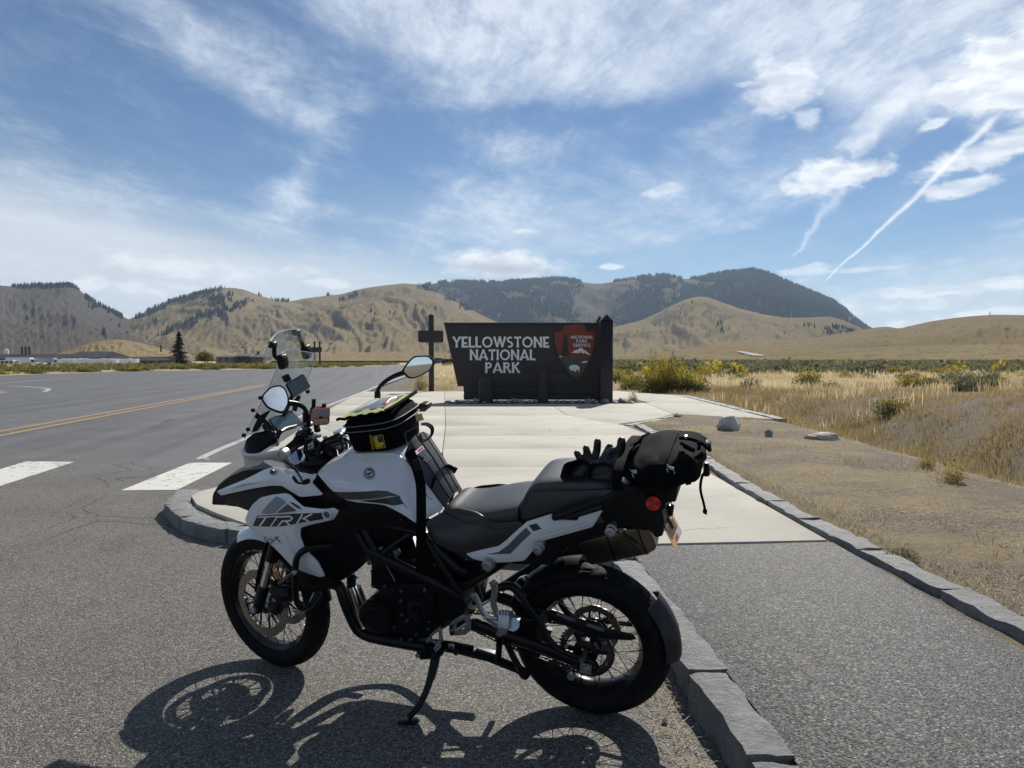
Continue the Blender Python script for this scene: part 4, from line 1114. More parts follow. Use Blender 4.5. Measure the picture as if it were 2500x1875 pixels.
# ---------------------------------------------------------------- wheels
def wheel(name, Rt, wt, rb, M, disc, front):
    a = wt * .36
    m = MB().lathe([(rb + .011, -a), (rb - .001, -a + .002), (rb - .012, -a * .6), (rb - .022, -.014), (rb - .022, .014), (rb - .012, a * .6), (rb - .001, a - .002), (rb + .011, a), (rb + .004, a - .008), (rb - .006, a * .5), (rb - .006, -a * .5), (rb + .004, -a + .008), (rb + .011, -a)], (0, 0, 0), (0, 1, 0), 96)
    rim = m.obj(name, material('black_rim', (.016, .016, .018), .25, metal=.3, var=.2, rvar=.06), bike, smooth=40)
    rim.matrix_local = M
    # tyre with cut tread
    N = 40 if front else 34; nt = N * 8; npf = 33
    hw = wt / 2; V, Fc = [], []
    for j in range(npf):
        s = -1 + 2 * j / (npf - 1)
        ph = s * R(118)
        yy = hw * math.sin(ph) if abs(ph) < math.pi / 2 else math.copysign(hw * (1 - .22 * ((abs(ph) - math.pi / 2) / R(28)) ** 1.3), s)
        hgt_ = Rt - rb - .006
        rr_ = rb + .006 + hgt_ * (.46 + .54 * math.cos(ph)) if abs(ph) < math.pi / 2 else rb + .004 + hgt_ * (.46) * (1 - (abs(ph) - math.pi / 2) / R(28))
        for i in range(nt):
            th = 2 * math.pi * i / nt
            r_ = rr_
            if abs(ph) < R(66):
                q = (th * N / (2 * math.pi) + abs(yy) / hw * 1.25 + (.5 if yy > 0 else 0)) % 1.0
                cut = q < .16 or (abs(abs(yy) / hw - .34) < .045 and (int(th * N / (2 * math.pi)) % 2 == 0))
                if cut: r_ -= .0055
            V.append((r_ * math.cos(th), yy, r_ * math.sin(th)))
    for j in range(npf - 1):
        for i in range(nt): Fc.append((j * nt + i, j * nt + (i + 1) % nt, (j + 1) * nt + (i + 1) % nt, (j + 1) * nt + i))
    mesh('tyre', V, Fc, RUBBER, rim, smooth=32)
    # sidewall ribs
    for yy in (-1, 1):
        MB().lathe([(rb + .030, yy * hw * .962), (rb + .034, yy * hw * .985), (rb + .038, yy * hw * .985)], (0, 0, 0), (0, 1, 0), 72).obj('sidewall_rib', RUBBER, rim)
    # hub
    MB().lathe([(.022, -.075), (.026, -.055), (.052, -.048), (.054, -.040), (.032, -.030), (.030, .030), (.054, .040), (.052, .048), (.026, .055), (.022, .075)], (0, 0, 0), (0, 1, 0), 28).obj('hub', BLACKM, rim)
    # spokes, shared meshes turned round the hub
    sm = material('spoke_steel', (.10, .10, .105), .3, metal=.85, var=.1)
    proto = []
    for side in (-1, 1):
        for d in (-1, 1):
            th = R(38) * d
            p0 = Vector((.050, side * .044, 0)); p1 = Vector(((rb - .012) * math.cos(th), side * .012, (rb - .012) * math.sin(th)))
            t_ = (p1 - p0).normalized()
            me_o = MB().tube([p0, p1 - t_ * .02, p1 - t_ * .018, p1], [.0017, .0017, .0032, .0032], 5).obj('spoke', sm, rim)
            proto.append(me_o)
    for k in range(36):
        pr = proto[k % 4]
        if k < 4: o = pr
        else:
            o = pr.copy(); COL.objects.link(o); o.parent = rim
        o.rotation_euler = (0, 2 * math.pi * (k / 36.0) + (.06 if k % 2 else -.06), 0)
    # discs
    for (rd, ri, yd) in disc:
        n = 120; nw = 10 if front else 8
        sgn = 1 if yd > 0 else -1
        def ringv(rf, y): return [Vector((rf(2 * math.pi * i / n) * math.cos(2 * math.pi * i / n), y, rf(2 * math.pi * i / n) * math.sin(2 * math.pi * i / n))) for i in range(n)]
        ro = lambda t_: rd - .005 * (1 - abs(math.cos(t_ * nw / 2)) ** .5); rin = lambda t_: ri + .005 * (1 - abs(math.sin(t_ * nw / 2)) ** .5)
        m = MB(); m.loft([ringv(rin, yd - .0022), ringv(ro, yd - .0022), ringv(ro, yd + .0022), ringv(rin, yd + .0022), ringv(rin, yd - .0022)], caps=False)
        dk = m.obj('brake_disc', STEEL, rim, smooth=30)
        hm = MB()
        for q in range(nw * 6):
            t_ = 2 * math.pi * q / (nw * 6); rr_ = ri + (rd - ri) * (.25 + .28 * (q % 3))
            hm.lathe([(.0001, 0), (.0033, 0)], (rr_ * math.cos(t_), yd + sgn * .0026, rr_ * math.sin(t_)), (0, sgn, 0), 7)
        hm.obj('drill_hole', material('hole_black', (.008, .008, .008), .8, var=.1), dk)
        cm = MB()
        for q in range(6):
            t_ = 2 * math.pi * q / 6
            for dd in (-.28, .28):
                cm.tube([(.048 * math.cos(t_), yd * .86, .048 * math.sin(t_)), ((ri + .003) * math.cos(t_ + dd), yd, (ri + .003) * math.sin(t_ + dd))], .0048, 6)
        cm.lathe([(.040, yd * .86 - .004), (.054, yd * .86 - .004), (.054, yd * .86 + .004), (.040, yd * .86 + .004), (.040, yd * .86 - .004)], (0, 0, 0), (0, 1, 0), 28)
        cm.obj('disc_carrier', BLACKM, dk)
        for q in range(8):
            t_ = 2 * math.pi * q / 8
            bolt((ri * math.cos(t_), yd + sgn * .003, ri * math.sin(t_)), .0065, SILVER, (0, sgn, 0), dk, .003, 'disc_button')
    # printed dashes on the rim flange
    for q in range(7):
        t0 = R(235 + q * 11)
        MB().lathe([(rb - .0015, a + .0006), (rb + .0055, a + .0006)], (0, 0, 0), (0, 1, 0), 5, t0, t0 + R(6), ref=(1, 0, 0)).obj('rim_print', GREYD, rim)
    return rim
RW = Vector((0, 0, .321)); FW = Vector((1.5117, 0, .329))
AXS = Vector((-math.sin(R(25)), 0, math.cos(R(25))))
MST = Matrix.Rotation(STEER, 4, AXS)
rear_wheel = wheel('rear_wheel', .321, .150, .2159, Matrix.Translation(RW), [(.105, .075, -.075)], False)
MF = Matrix.Translation(FW) @ MST
front_wheel = wheel('front_wheel', .329, .110, .2413, MF, [(.160, .118, .066), (.160, .118, -.066)], True)
def FP(x, y, z): return MF @ Vector((x, y, z))          # point given relative to the steered front axle

# ---------------------------------------------------------------- fork, brakes, front mudguard
for s in (1, -1):
    def fk(h, fx=0.0, dy=0.0): return FP(AXS.x * h + math.cos(R(25)) * fx - .012, s * (.098 + dy), AXS.z * h + math.sin(R(25)) * fx)
    leg = ptube('fork_leg', [fk(.27), fk(.50), fk(.74)], [.029, .030, .028], BLACKM, curve=0, n=16)
    MB().tube([fk(.10), fk(.29)], .0215, 18).obj('stanchion', CHROME, leg)
    MB().tube([fk(-.035), fk(-.02), fk(.02), fk(.085), fk(.115), fk(.125)], [.012, .024, .031, .029, .029, .022], 14).obj('fork_foot', BLACKM, leg)
    g = [fk(.06, .040), fk(.18, .046), fk(.30, .046), fk(.36, .040)]
    MB().tube(g, [.010, .017, .018, .012], 10, 4, flat=(MF.to_3x3() @ Vector((math.cos(R(25)), 0, math.sin(R(25)))), .45)).obj('fork_guard', BLACKP, leg)
    # caliper behind the leg
    cal = MB()
    for (h, fx, sx, sz) in ((.10, -.085, .075, .105), (.165, -.078, .055, .06)):
        cal.box(fk(h, fx, .004), (sx, .052, sz), (MF.to_3x3() @ Matrix.Rotation(R(-25), 3, 'Y')))
    co = cal.obj('brake_caliper', BLACKM, leg, bevel=.010, seg=2)
    for (h, fx) in ((.075, -.07), (.13, -.10), (.05, -.10), (.18, -.06)): bolt(fk(h, fx, .034), .008, SILVER, MF.to_3x3() @ Vector((0, s, 0)), leg)
    bolt(fk(0, 0, .036), .016, SILVER, MF.to_3x3() @ Vector((0, s, 0)), leg, .008, 'axle_cap')
    if s > 0:
        MB().lathe([(.0185, 0), (.0185, .006), (.015, .009), (.001, .009)], fk(.235, -.060, .012), MF.to_3x3() @ Vector((-.15, 1, 0)), 18).obj('side_reflector', ORANGE, leg)
        MB().box(fk(.215, -.035, .005), (.06, .012, .02), MF.to_3x3()).obj('reflector_bracket', BLACKM, leg, bevel=.003)
        hose = [fk(.155, -.09, .02), fk(.26, -.10, .03), fk(.40, -.085, .02), fk(.55, -.06, -.02)]
        ptube('brake_hose', hose, .0045, BLACKP, leg, 6, 4)
        # lettering on the caliper
def text_mesh(txt, size, extr=.0006):
    cu = bpy.data.curves.new('txt', 'FONT'); cu.body = txt; cu.size = size; cu.extrude = extr; cu.align_x = 'CENTER'; cu.align_y = 'CENTER'; cu.resolution_u = 3
    ob = bpy.data.objects.new('txt', cu); COL.objects.link(ob)
    dg = bpy.context.evaluated_depsgraph_get(); me = bpy.data.meshes.new_from_object(ob.evaluated_get(dg))
    bpy.data.objects.remove(ob); bpy.data.curves.remove(cu)
    return me
def text_on(name, txt, size, o, ex, ey, mat, parent, bold=0.0):
    """text whose baseline runs along ex with up ey, centred at o (parent's frame)"""
    me = text_mesh(txt, size); ex = Vector(ex).normalized(); ey = Vector(ey); ey = (ey - ex * ey.dot(ex)).normalized(); ez = ex.cross(ey)
    b = BASE.get(parent.name, Vector((0, 0, 0)))
    for v in me.vertices: v.co = Vector(o) - b + ex * v.co.x + ey * v.co.y + ez * v.co.z
    me.materials.append(mat); me.name = name
    return link(name, me, parent)
def fkl(h, fx=0.0, dy=0.0): return FP(AXS.x * h + math.cos(R(25)) * fx - .012, (.098 + dy), AXS.z * h + math.sin(R(25)) * fx)
text_on('caliper_lettering', 'Benelli', .021, fkl(.115, -.064, .0325), MF.to_3x3() @ -AXS, MF.to_3x3() @ Vector((-.9, 0, -.42)), WHTD, bike)
# front mudguard: a shell over the tyre
def shell(name, c, M3, r, halfw, a0, a1, n, drop, mat, thick=.004, w_end=None, pw=7):
    rings = []
    for i in range(n + 1):
        t_ = a0 + (a1 - a0) * i / n; u = i / n
        hwid = halfw * (1.0 if w_end is None else (w_end[0] * (1 - u) + w_end[1] * u))
        top, bot = [], []
        for j in range(pw + 1):
            s = -1 + 2 * j / pw
            rr_ = r - drop * abs(s) ** 2.6
            p = Vector((rr_ * math.cos(t_), s * hwid, rr_ * math.sin(t_))); top.append(c + M3 @ p)
            q = Vector(((rr_ - thick) * math.cos(t_), s * (hwid - thick * .5), (rr_ - thick) * math.sin(t_))); bot.append(c + M3 @ q)
        rings.append(top + bot[::-1])
    return MB().loft(rings).obj(name, mat, bike, smooth=40)
shell('front_mudguard', FW, MF.to_3x3(), .348, .066, R(60), R(128), 22, .045, PAINT, w_end=(.8, 1.0))
shell('front_mudguard_tail', FW, MF.to_3x3(), .354, .070, R(129), R(172), 12, .040, BLACKP, w_end=(1.0, .75))
# ---------------------------------------------------------------- tank and fairings
tank_out = Bs('a', [(925, 1272, .175), (1000, 1212, .15), (1150, 1132, .125), (1260, 1108, .115), (1420, 1100, .11), (1570, 1104, .11), (1640, 1145, .12), (1720, 1245, .118), (1800, 1325, .108), (1870, 1410, .10), (1982, 1562, .092), (1890, 1615, .13), (1790, 1672, .185), (1755, 1690, .205), (1640, 1612, .21), (1560, 1570, .212), (1480, 1530, .212), (1200, 1506, .215), (1090, 1445, .212), (1030, 1392, .205), (960, 1310, .19)])
tank, yt = panel('tank_shell', tank_out, PAINT, bulge=.030, er=.07, mirror=True, rnd=.2)
# top of the tank between the two sides
top_l = Bs('a', [(925, 1268, .172), (1000, 1210, .148), (1150, 1131, .123), (1260, 1107, .113), (1420, 1099, .108), (1570, 1103, .108), (1640, 1144, .118), (1720, 1244, .116), (1800, 1324, .106), (1870, 1410, .098), (1975, 1555, .088)])
def bridge(name, L, mat, arch, parent=None, n=12, base=None):
    rows = []
    for p in L:
        rows.append([Vector((p.x, p.y * (1 - 2 * j / n), p.z + arch * (1 - (1 - 2 * j / n) ** 2))) for j in range(n + 1)])
    m = MB(); m.loft(rows, caps=False, closed=False)
    return m.obj(name, mat, parent or bike, smooth=50)
bridge('tank_top', top_l, PAINT, .018)
# trims and emblem on the tank side
decal('tank_trim', 'c', [(932, 240), (1000, 242), (1100, 240), (1180, 236), (1250, 230), (1320, 234), (1420, 252), (1330, 272), (1250, 286), (1140, 295), (1040, 297), (985, 280)], yt, BROWND, bike, eps=.003)
decal('tank_trim', 'c', [(1110, 305), (1250, 293), (1330, 280), (1420, 256), (1480, 270), (1548, 296), (1440, 322), (1360, 338), (1300, 326), (1180, 312)], yt, BLKD, bike, eps=.003)
def circle(cx, cy, r, n=28, a0=0, a1=360, sx=1.0, tilt=0):
    c, s = math.cos(R(tilt)), math.sin(R(tilt)); o = []
    for i in range(n):
        a = R(a0 + (a1 - a0) * i / n); x, y = r * sx * math.cos(a), r * math.sin(a); o.append((cx + x * c - y * s, cy + x * s + y * c))
    return o
emb = decal('tank_emblem', 'h', circle(1892, 970, 80, 32, sx=1.0, tilt=-38), yt, BLKD, bike, eps=.002)
for k, (r0, m_) in enumerate(((71, PAINT), (62, BLKD), (46, PAINT))):
    decal('emblem_ring', 'h', circle(1892, 970, r0, 32), yt, m_, emb, eps=.0035 + .0015 * k, thick=.0014)
decal('emblem_lion', 'h', [(1850, 982), (1862, 962), (1890, 962), (1915, 948), (1925, 935), (1930, 952), (1915, 975), (1895, 985), (1870, 990)], yt, BLKD, emb, eps=.0080)
decal('emblem_lion', 'h', [(1880, 930), (1900, 922), (1912, 930), (1892, 940)], yt, BLKD, emb, eps=.0080)
decal('emblem_lion', 'h', [(1870, 1002), (1905, 995), (1915, 1002), (1885, 1012)], yt, BLKD, emb, eps=.0080)
# dark inner body under the white panels
body_out = Bs('c', [(52, 332, .055), (58, 262, .05), (95, 195, .05), (180, 130, .07), (280, 85, .09), (420, 70, .12), (600, 75, .15), (790, 110, .17), (900, 190, .185), (1000, 285, .195), (1050, 318, .20), (1290, 335, .20), (1400, 390, .20), (1545, 468, .195), (1545, 540, .17), (1330, 600, .15), (1180, 690, .15), (1000, 730, .16), (860, 740, .17), (760, 690, .19), (700, 600, .195), (690, 500, .20), (560, 470, .20), (400, 440, .17), (320, 378, .14), (160, 318, .07), (138, 336, .06)])
panel('inner_fairing', body_out, BLACKP, bulge=.006, er=.05, mirror=True, rnd=.1)
beak_l = Bs('c', [(54, 300, .05), (62, 250, .048), (100, 190, .05), (180, 130, .07), (280, 88, .09), (420, 73, .12), (600, 78, .15), (790, 112, .165)])
bridge('nose_top', beak_l, BLACKP, .012)
bridge('nose_underside', Bs('c', [(54, 330, .054), (138, 336, .058), (240, 348, .10), (320, 378, .135)]), BLACKP, -.01)
up_out = Bs('c', [(85, 235, .075), (190, 190, .09), (290, 150, .115), (345, 122, .13), (420, 84, .145), (490, 62, .155), (600, 76, .17), (690, 100, .18), (770, 116, .185), (806, 108, .178), (800, 140, .188), (772, 172, .20), (812, 216, .206), (856, 262, .208), (690, 277, .212), (620, 235, .205), (562, 197, .195), (480, 194, .18), (340, 216, .145), (200, 247, .105), (118, 266, .082)])
upf, yu = panel('upper_fairing', up_out, PAINT, bulge=.014, er=.03, mirror=True, rnd=.12)
decal('fairing_stripe', 'h', [(20, 1172), (180, 1112), (300, 1108), (430, 1096), (250, 1130), (60, 1178)], yu, GREYD, upf, lat0=.12)
bolt(B('h', 580, 952, .176), .011, GREYD2, (0, 1, .2), upf)
low_out = Bs('c', [(290, 440, .185), (312, 382, .19), (346, 330, .20), (402, 282, .21), (480, 263, .218), (580, 251, .222), (612, 262, .225), (655, 302, .23), (712, 350, .235), (850, 366, .238), (932, 357, .235), (968, 380, .232), (932, 440, .232), (862, 456, .235), (752, 480, .238), (700, 498, .238), (690, 512, .238), (690, 565, .238), (718, 640, .238), (762, 692, .238), (815, 745, .235), (868, 848, .225), (830, 856, .225), (752, 832, .23), (640, 790, .235), (560, 702, .232), (480, 622, .225), (402, 542, .212), (312, 495, .19)])
lowf, yl = panel('side_fairing', low_out, PAINT, bulge=.012, er=.018, mirror=True, rnd=.1, grid=.012)
# pressed rib down the fairing
ptube('fairing_rib', [B('c', x, y, .2455) for x, y in ((560, 530), (600, 600), (640, 680), (680, 760))], [.002, .005, .005, .002], PAINT, lowf, 8, 5)
MB().lathe([(.0005, -.003), (.014, -.003), (.016, .004), (.019, .006), (.0225, .002), (.0225, -.004)], B('c', 884, 405, .246), (0, 1, 0), 22).obj('fairing_boss', PAINT, lowf)
MB().lathe([(.0005, 0), (.011, 0), (.012, .002)], B('c', 885, 405, .2475), (0, 1, 0), 18).obj('bolt', GREYD2, lowf)
decal('fairing_print', 'c', [(408, 393), (455, 330), (515, 272), (560, 290), (586, 318), (540, 360), (500, 398), (440, 398)], yl, GREYD, lowf)
decal('fairing_print', 'c', [(515, 394), (560, 360), (598, 328), (630, 352), (662, 378), (590, 388)], yl, GREYD2, lowf)
decal('fairing_print', 'c', [(612, 312), (640, 318), (690, 350), (705, 370), (660, 352)], yl, BLKD, lowf)
band = decal('name_band', 'c', [(378, 412), (520, 404), (640, 398), (850, 391), (858, 400), (850, 425), (860, 436), (700, 462), (540, 490), (460, 491), (347, 486)], yl, BLKD, lowf)
def band_stroke(pts, w=9):
    # white letter strokes of the model name
    for (p, q) in zip(pts[:-1], pts[1:]):
        d = Vector((q[0] - p[0], q[1] - p[1])).normalized(); n = Vector((-d.y, d.x)) * w / 2; p2 = (p[0] - d.x * w * .35, p[1] - d.y * w * .35); q2 = (q[0] + d.x * w * .35, q[1] + d.y * w * .35)
        decal('letter', 'c', [(p2[0] + n.x, p2[1] + n.y), (p2[0] - n.x, p2[1] - n.y), (q2[0] - n.x, q2[1] - n.y), (q2[0] + n.x, q2[1] + n.y)], yl, WHTD, band, eps=.0034)
band_stroke([(385, 424), (505, 417)]); band_stroke([(442, 424), (398, 486)], 13); band_stroke([(500, 418), (540, 418)], 9)      # T
band_stroke([(520, 425), (475, 490)], 9); band_stroke([(520, 421), (615, 417), (632, 430), (618, 448), (560, 452), (528, 490)], 11); band_stroke([(585, 452), (610, 478)], 11)   # R
band_stroke([(704, 405), (668, 466)], 12); band_stroke([(772, 401), (708, 434)], 11); band_stroke([(716, 430), (752, 456)], 12)                # K
for seg in (((505, 562), (548, 608)), ((535, 562), (482, 604))): 
    d = Vector((seg[1][0] - seg[0][0], seg[1][1] - seg[0][1])).normalized(); n = Vector((-d.y, d.x)) * 3
    decal('letter', 'c', [(seg[0][0] + n.x, seg[0][1] + n.y), (seg[0][0] - n.x, seg[0][1] - n.y), (seg[1][0] - n.x, seg[1][1] - n.y), (seg[1][0] + n.x, seg[1][1] + n.y)], yl, BLKD, lowf)
tp_ = B('c', 472, 580, .2305); text_on('model_number', '502', .030, tp_ + Vector((0, .013, 0)), (-1, 0, -.25), (0, 0, 1), GREYD2, lowf)
# clear wind deflector beside the tank
defl = Bs('h', [(440, 800, .215), (540, 790, .225), (700, 820, .235), (830, 880, .24), (960, 980, .242), (1090, 1050, .24), (1080, 1110, .238), (980, 1130, .24), (900, 1100, .242), (840, 1010, .24), (700, 930, .232), (560, 870, .222)])
panel('wind_deflector', defl, SCREEN, bulge=.004, er=.03, thick=.002, mirror=True)
decal('deflector_pad', 'h', [(1000, 1060), (1060, 1042), (1095, 1070), (1070, 1115), (1010, 1130), (960, 1115)], lambda x, z: np.full(np.shape(np.atleast_1d(x)), .2425), BLACKP, bike, thick=.004, lat0=.2425, rnd=.2)
decal('deflector_pad', 'h', [(842, 1010), (870, 1012), (920, 1080), (975, 1105), (960, 1120), (900, 1110), (860, 1060)], lambda x, z: np.full(np.shape(np.atleast_1d(x)), .2425), BLACKP, bike, thick=.004, lat0=.2425, rnd=.2)
ptube('deflector_rod', [B('h', 700, 765, .26), B('h', 850, 890, .255), B('h', 940, 990, .25), B('h', 985, 1080, .247)], .0035, BLACKM)

# ---------------------------------------------------------------- seat
def seat_loft(name, st, mat, n=20, par=None):
    """stations (centre-top point, half width, bottom z drop, edge drop)"""
    rings = []
    for p, hw, drop, ed in st:
        ring = []
        for j in range(n + 1):                         # over the top from right to left
            a = math.pi * j / n; c, s = math.cos(a), math.sin(a)
            yy = -hw * math.copysign(abs(c) ** .55, c); zz = p.z - ed + ed * abs(s) ** .5
            ring.append(Vector((p.x, yy, zz)))
        ring += [Vector((p.x, hw * .98, p.z - drop)), Vector((p.x, -hw * .98, p.z - drop))]
        rings.append(ring)
    if len(rings) > 3:
        rr_ = [[] for _ in range((len(rings) - 1) * 4 + 1)]
        for j in range(len(rings[0])):
            for i, q in enumerate(crom([r_[j] for r_ in rings], 4)): rr_[i].append(q)
        rings = rr_
    return MB().loft(rings).obj(name, mat, par or bike, smooth=55)
ST = []
for x, y, hw, dr, ed in ((268, 640, .10, .16, .035), (330, 556, .115, .19, .035), (420, 562, .135, .20, .04), (520, 563, .155, .20, .045), (640, 548, .165, .19, .045), (760, 530, .16, .17, .04), (850, 520, .15, .15, .04)):
    ST.append((B('b', x, y, 0.0), hw, dr, ed))
seat_loft('rider_seat', ST, VINYL)
ST = []
for x, y, hw, dr, ed in ((845, 540, .135, .10, .03), (880, 470, .14, .17, .03), (915, 405, .142, .21, .03), (955, 370, .142, .21, .03), (1020, 355, .142, .20, .032), (1150, 347, .14, .18, .035), (1300, 350, .138, .17, .035), (1420, 358, .13, .16, .04), (1485, 368, .11, .15, .045), (1512, 392, .09, .12, .04)):
    ST.append((B('b', x, y, 0.0), hw, dr, ed))
seat_loft('pillion_seat', ST, VINYL)
seat_side = Bs('b', [(105, 742, .165), (250, 662, .105), (340, 640, .115), (470, 668, .145), (560, 720, .172), (640, 748, .172), (790, 735, .165), (800, 772, .165), (700, 870, .17), (640, 920, .172), (540, 945, .172), (400, 962, .172), (330, 960, .17), (200, 905, .17), (150, 850, .172)])
panel('seat_side', seat_side, VINYL, bulge=.014, er=.05, mirror=True)
ptube('seat_seam', [p + Vector((0, .012, 0)) for p in Bs('b', [(150, 780), (280, 730), (420, 715), (520, 760), (590, 795), (680, 790), (770, 762)], .172)], .0013, material('seat_stitch', (.06, .062, .066), .6, var=.1), None, 5, 4)
pil_side = Bs('b', [(792, 722, .15), (830, 620, .148), (870, 525, .145), (960, 525, .145), (1120, 522, .145), (1300, 515, .145), (1480, 515, .13), (1440, 545, .145), (1350, 565, .148), (1200, 602, .15), (1000, 662, .152), (860, 712, .152)])
panel('pillion_side', pil_side, VINYL, bulge=.006, er=.03, mirror=True)
# ---------------------------------------------------------------- tail
tail_out = Bs('b', [(400, 966, .175), (520, 938, .178), (630, 914, .18), (690, 868, .18), (745, 815, .178), (800, 768, .172), (832, 740, .168), (1020, 680, .16), (1022, 712, .162), (1055, 726, .164), (1190, 732, .162), (1202, 708, .158), (1372, 656, .145), (1338, 715, .148), (1300, 776, .15), (1120, 826, .158), (960, 870, .165), (905, 902, .17), (860, 960, .176), (812, 1016, .18), (690, 1026, .182), (560, 1030, .182), (450, 1002, .178)])
tailp, ytl = panel('tail_panel', tail_out, PAINT, bulge=.010, er=.02, mirror=True, rnd=.08)
ptube('tail_crease', [B('b', x, y, .178) + Vector((0, .001, 0)) for x, y in ((1300, 745), (1100, 800), (930, 850), (870, 880))], [.001, .003, .003, .001], PAINT, tailp, 6, 4)
decal('tail_print', 'b', [(540, 970), (630, 955), (700, 905), (760, 842), (828, 780), (862, 822), (790, 890), (716, 966)], ytl, GREYD2, tailp, lat0=.17)
decal('tail_print', 'b', [(845, 766), (900, 750), (936, 790), (880, 806)], ytl, BLKD, tailp, lat0=.17)
for (x, y, sz) in ((932, 905, .020), (1440, 778, .020), (578, 1018, .024)):
    MB().lathe([(sz * .55, -.03), (sz * .55, 0), (sz * .95, .004), (sz, .010), (sz * .95, .018), (sz * .6, .020), (sz * .55, .030), (sz * .9, .034), (sz * .9, .044), (sz * .5, .046), (sz * .45, .040), (.0005, .040)], B('b', x, y, .175), (0, 1, 0), 18).obj('spool_bolt', SILVER, bike)
tb = Bs('b', [(830, 745, .135), (1020, 690, .135), (1250, 610, .13), (1480, 520, .125), (1540, 490, .12), (1640, 520, .12), (1700, 560, .115), (1790, 640, .105), (1812, 740, .10), (1795, 838, .10), (1750, 852, .10), (1690, 775, .11), (1480, 770, .12), (1250, 830, .13), (1000, 880, .14), (880, 930, .15), (820, 1010, .15), (700, 1020, .15), (560, 1020, .15), (640, 925, .15), (730, 850, .14)])
panel('tail_body', tb, BLACKP, bulge=.006, er=.04, mirror=True)
bridge('tail_top', Bs('b', [(1480, 515, .12), (1560, 495, .115), (1650, 525, .112), (1720, 575, .105), (1792, 640, .10)]), BLACKP, .01)
bridge('tail_back', Bs('b', [(1790, 640, .10), (1812, 740, .095), (1795, 840, .095), (1700, 800, .10), (1480, 785, .11)]), BLACKP, -.004)
MB().prism(Bs('b', [(820, 1020), (900, 905), (1300, 780), (1560, 770), (1400, 830), (1120, 930), (1010, 1050), (700, 1045)], .11), Vector((0, -.20, 0))).obj('tail_gap_filler', BLACKP, bike, bevel=.01)  # black filler added so the see-through gap under the tail goes dark
MB().prism(Bs('g', [(960, 290), (1100, 330), (1400, 480), (1600, 560), (1440, 820), (1330, 860), (1150, 760), (960, 620)], .10), Vector((0, -.20, 0))).obj('battery_box', BLACKP, bike, bevel=.01)
# rack and grab rails
ptube('grab_rail', Bs('b', [(1025, 705, .175), (1100, 690, .185), (1220, 640, .19), (1400, 575, .185), (1540, 505, .17), (1620, 480, .15)]), .014, BLACKP, mirror=True, n=12)
rk = MB()
for lat in (.12, .06, 0, -.06, -.12): rk.tube(Bs('b', [(1560, 492, lat), (1900, 478, lat)]), .008, 8)
for x in (1580, 1740, 1890): rk.tube([B('b', x, 486, .14), B('b', x, 486, -.14)], .009, 8)
rk.tube([B('b', 1640, 500, .10), B('b', 1680, 560, .10)], .010, 8); rk.tube([B('b', 1820, 490, .09), B('b', 1800, 640, .09)], .010, 8)
rk.obj('luggage_rack', BLACKM, bike, smooth=50)
# tail light block, reflector
MB().prism(Bs('b', [(1660, 540), (1880, 500), (1895, 600), (1840, 600), (1790, 640), (1700, 660)], .10), Vector((0, -.20, 0))).obj('tail_lamp_housing', BLACKP, bike, bevel=.008)
MB().prism(Bs('b', [(1715, 660), (1800, 600), (1818, 640), (1800, 690), (1740, 680)], .085), Vector((0, -.17, 0))).obj('tail_lamp', RED2, bike, bevel=.006)
rc = B('b', 1731, 608, .118)
rfl = MB().lathe([(.027, -.012), (.028, 0), (.0265, .003), (.0005, .003)], rc, (-.18, 1, .05), 30).obj('round_reflector', RED2, bike)
axr = Vector((-.18, 1, .05)).normalized()
for q in range(3):
    t0 = R(60 + q * 120)
    MB().lathe([(.0008, .0042), (.0252, .0042)], rc, axr, 8, t0, t0 + R(60), ref=(0, 0, 1)).obj('reflector_sector', RED, rfl)
# number plate
PL = [B('t', 1340, 1272, .09), B('t', 1452, 1112, -.088), B('t', 1557, 1292, -.088), B('t', 1494, 1562, .09)]
ctr = sum(PL, Vector()) / 4; ex = ((PL[1] - PL[0]) + (PL[2] - PL[3])).normalized(); ey = ((PL[0] - PL[3]) + (PL[1] - PL[2])); ey = (ey - ex * ey.dot(ex)).normalized(); ez = ex.cross(ey)
pw_, ph_ = .178, ((PL[0] - PL[3]).length + (PL[1] - PL[2]).length) / 2
ph_ = min(max(ph_, .10), .15)
def plq(w, h, dz): return [ctr + ex * sx * w / 2 + ey * sy * h / 2 + ez * dz for sx, sy in ((-1, -1), (1, -1), (1, 1), (-1, 1))]
YPL = material('yellow_plate', (.70, .35, .06), .35, var=.08, vscale=30, coat=.3)
if ez.dot(Vector((-1, 0, 0))) < 0: ez = -ez
plate = MB().prism(chaikin(plq(pw_, ph_, 0), .07), ez * .0015).obj('number_plate', YPL, bike)
MB().prism(plq(pw_ * .96, ph_ * .26, .0020)[0:2] + [p for p in plq(pw_ * .96, ph_ * .26, .0020)[2:]], ez * .0002)
def pl_rect(x0, x1, y0, y1, mat, dz, name='plate_print'):
    q = [ctr + ex * x + ey * y + ez * dz for x, y in ((x0, y0), (x1, y0), (x1, y1), (x0, y1))]
    return MB().prism(q, ez * .0004).obj(name, mat, plate)
DPR = material('plate_print', (.10, .03, .02), .5, var=.1)
for i in range(5):
    xx = -.068 + i * .027; pl_rect(xx, xx + .006, -.02, .022, DPR, .0018); pl_rect(xx + .012, xx + .018, -.02, .022, DPR, .0018); pl_rect(xx + .006, xx + .012, (.016 if i % 2 else -.02), (.022 if i % 2 else -.014), DPR, .0018)
pl_rect(-.05, .05, ph_ / 2 - .018, ph_ / 2 - .008, DPR, .0018)
pl_rect(.02, .085, -ph_ / 2 + .006, -ph_ / 2 + .026, material('plate_sticker', (.55, .56, .66), .4, var=.2, vscale=60), .0018)
pl_rect(-.03, .018, -ph_ / 2 + .006, -ph_ / 2 + .022, material('plate_sticker_purple', (.22, .10, .18), .4, var=.2, vscale=60), .0018)
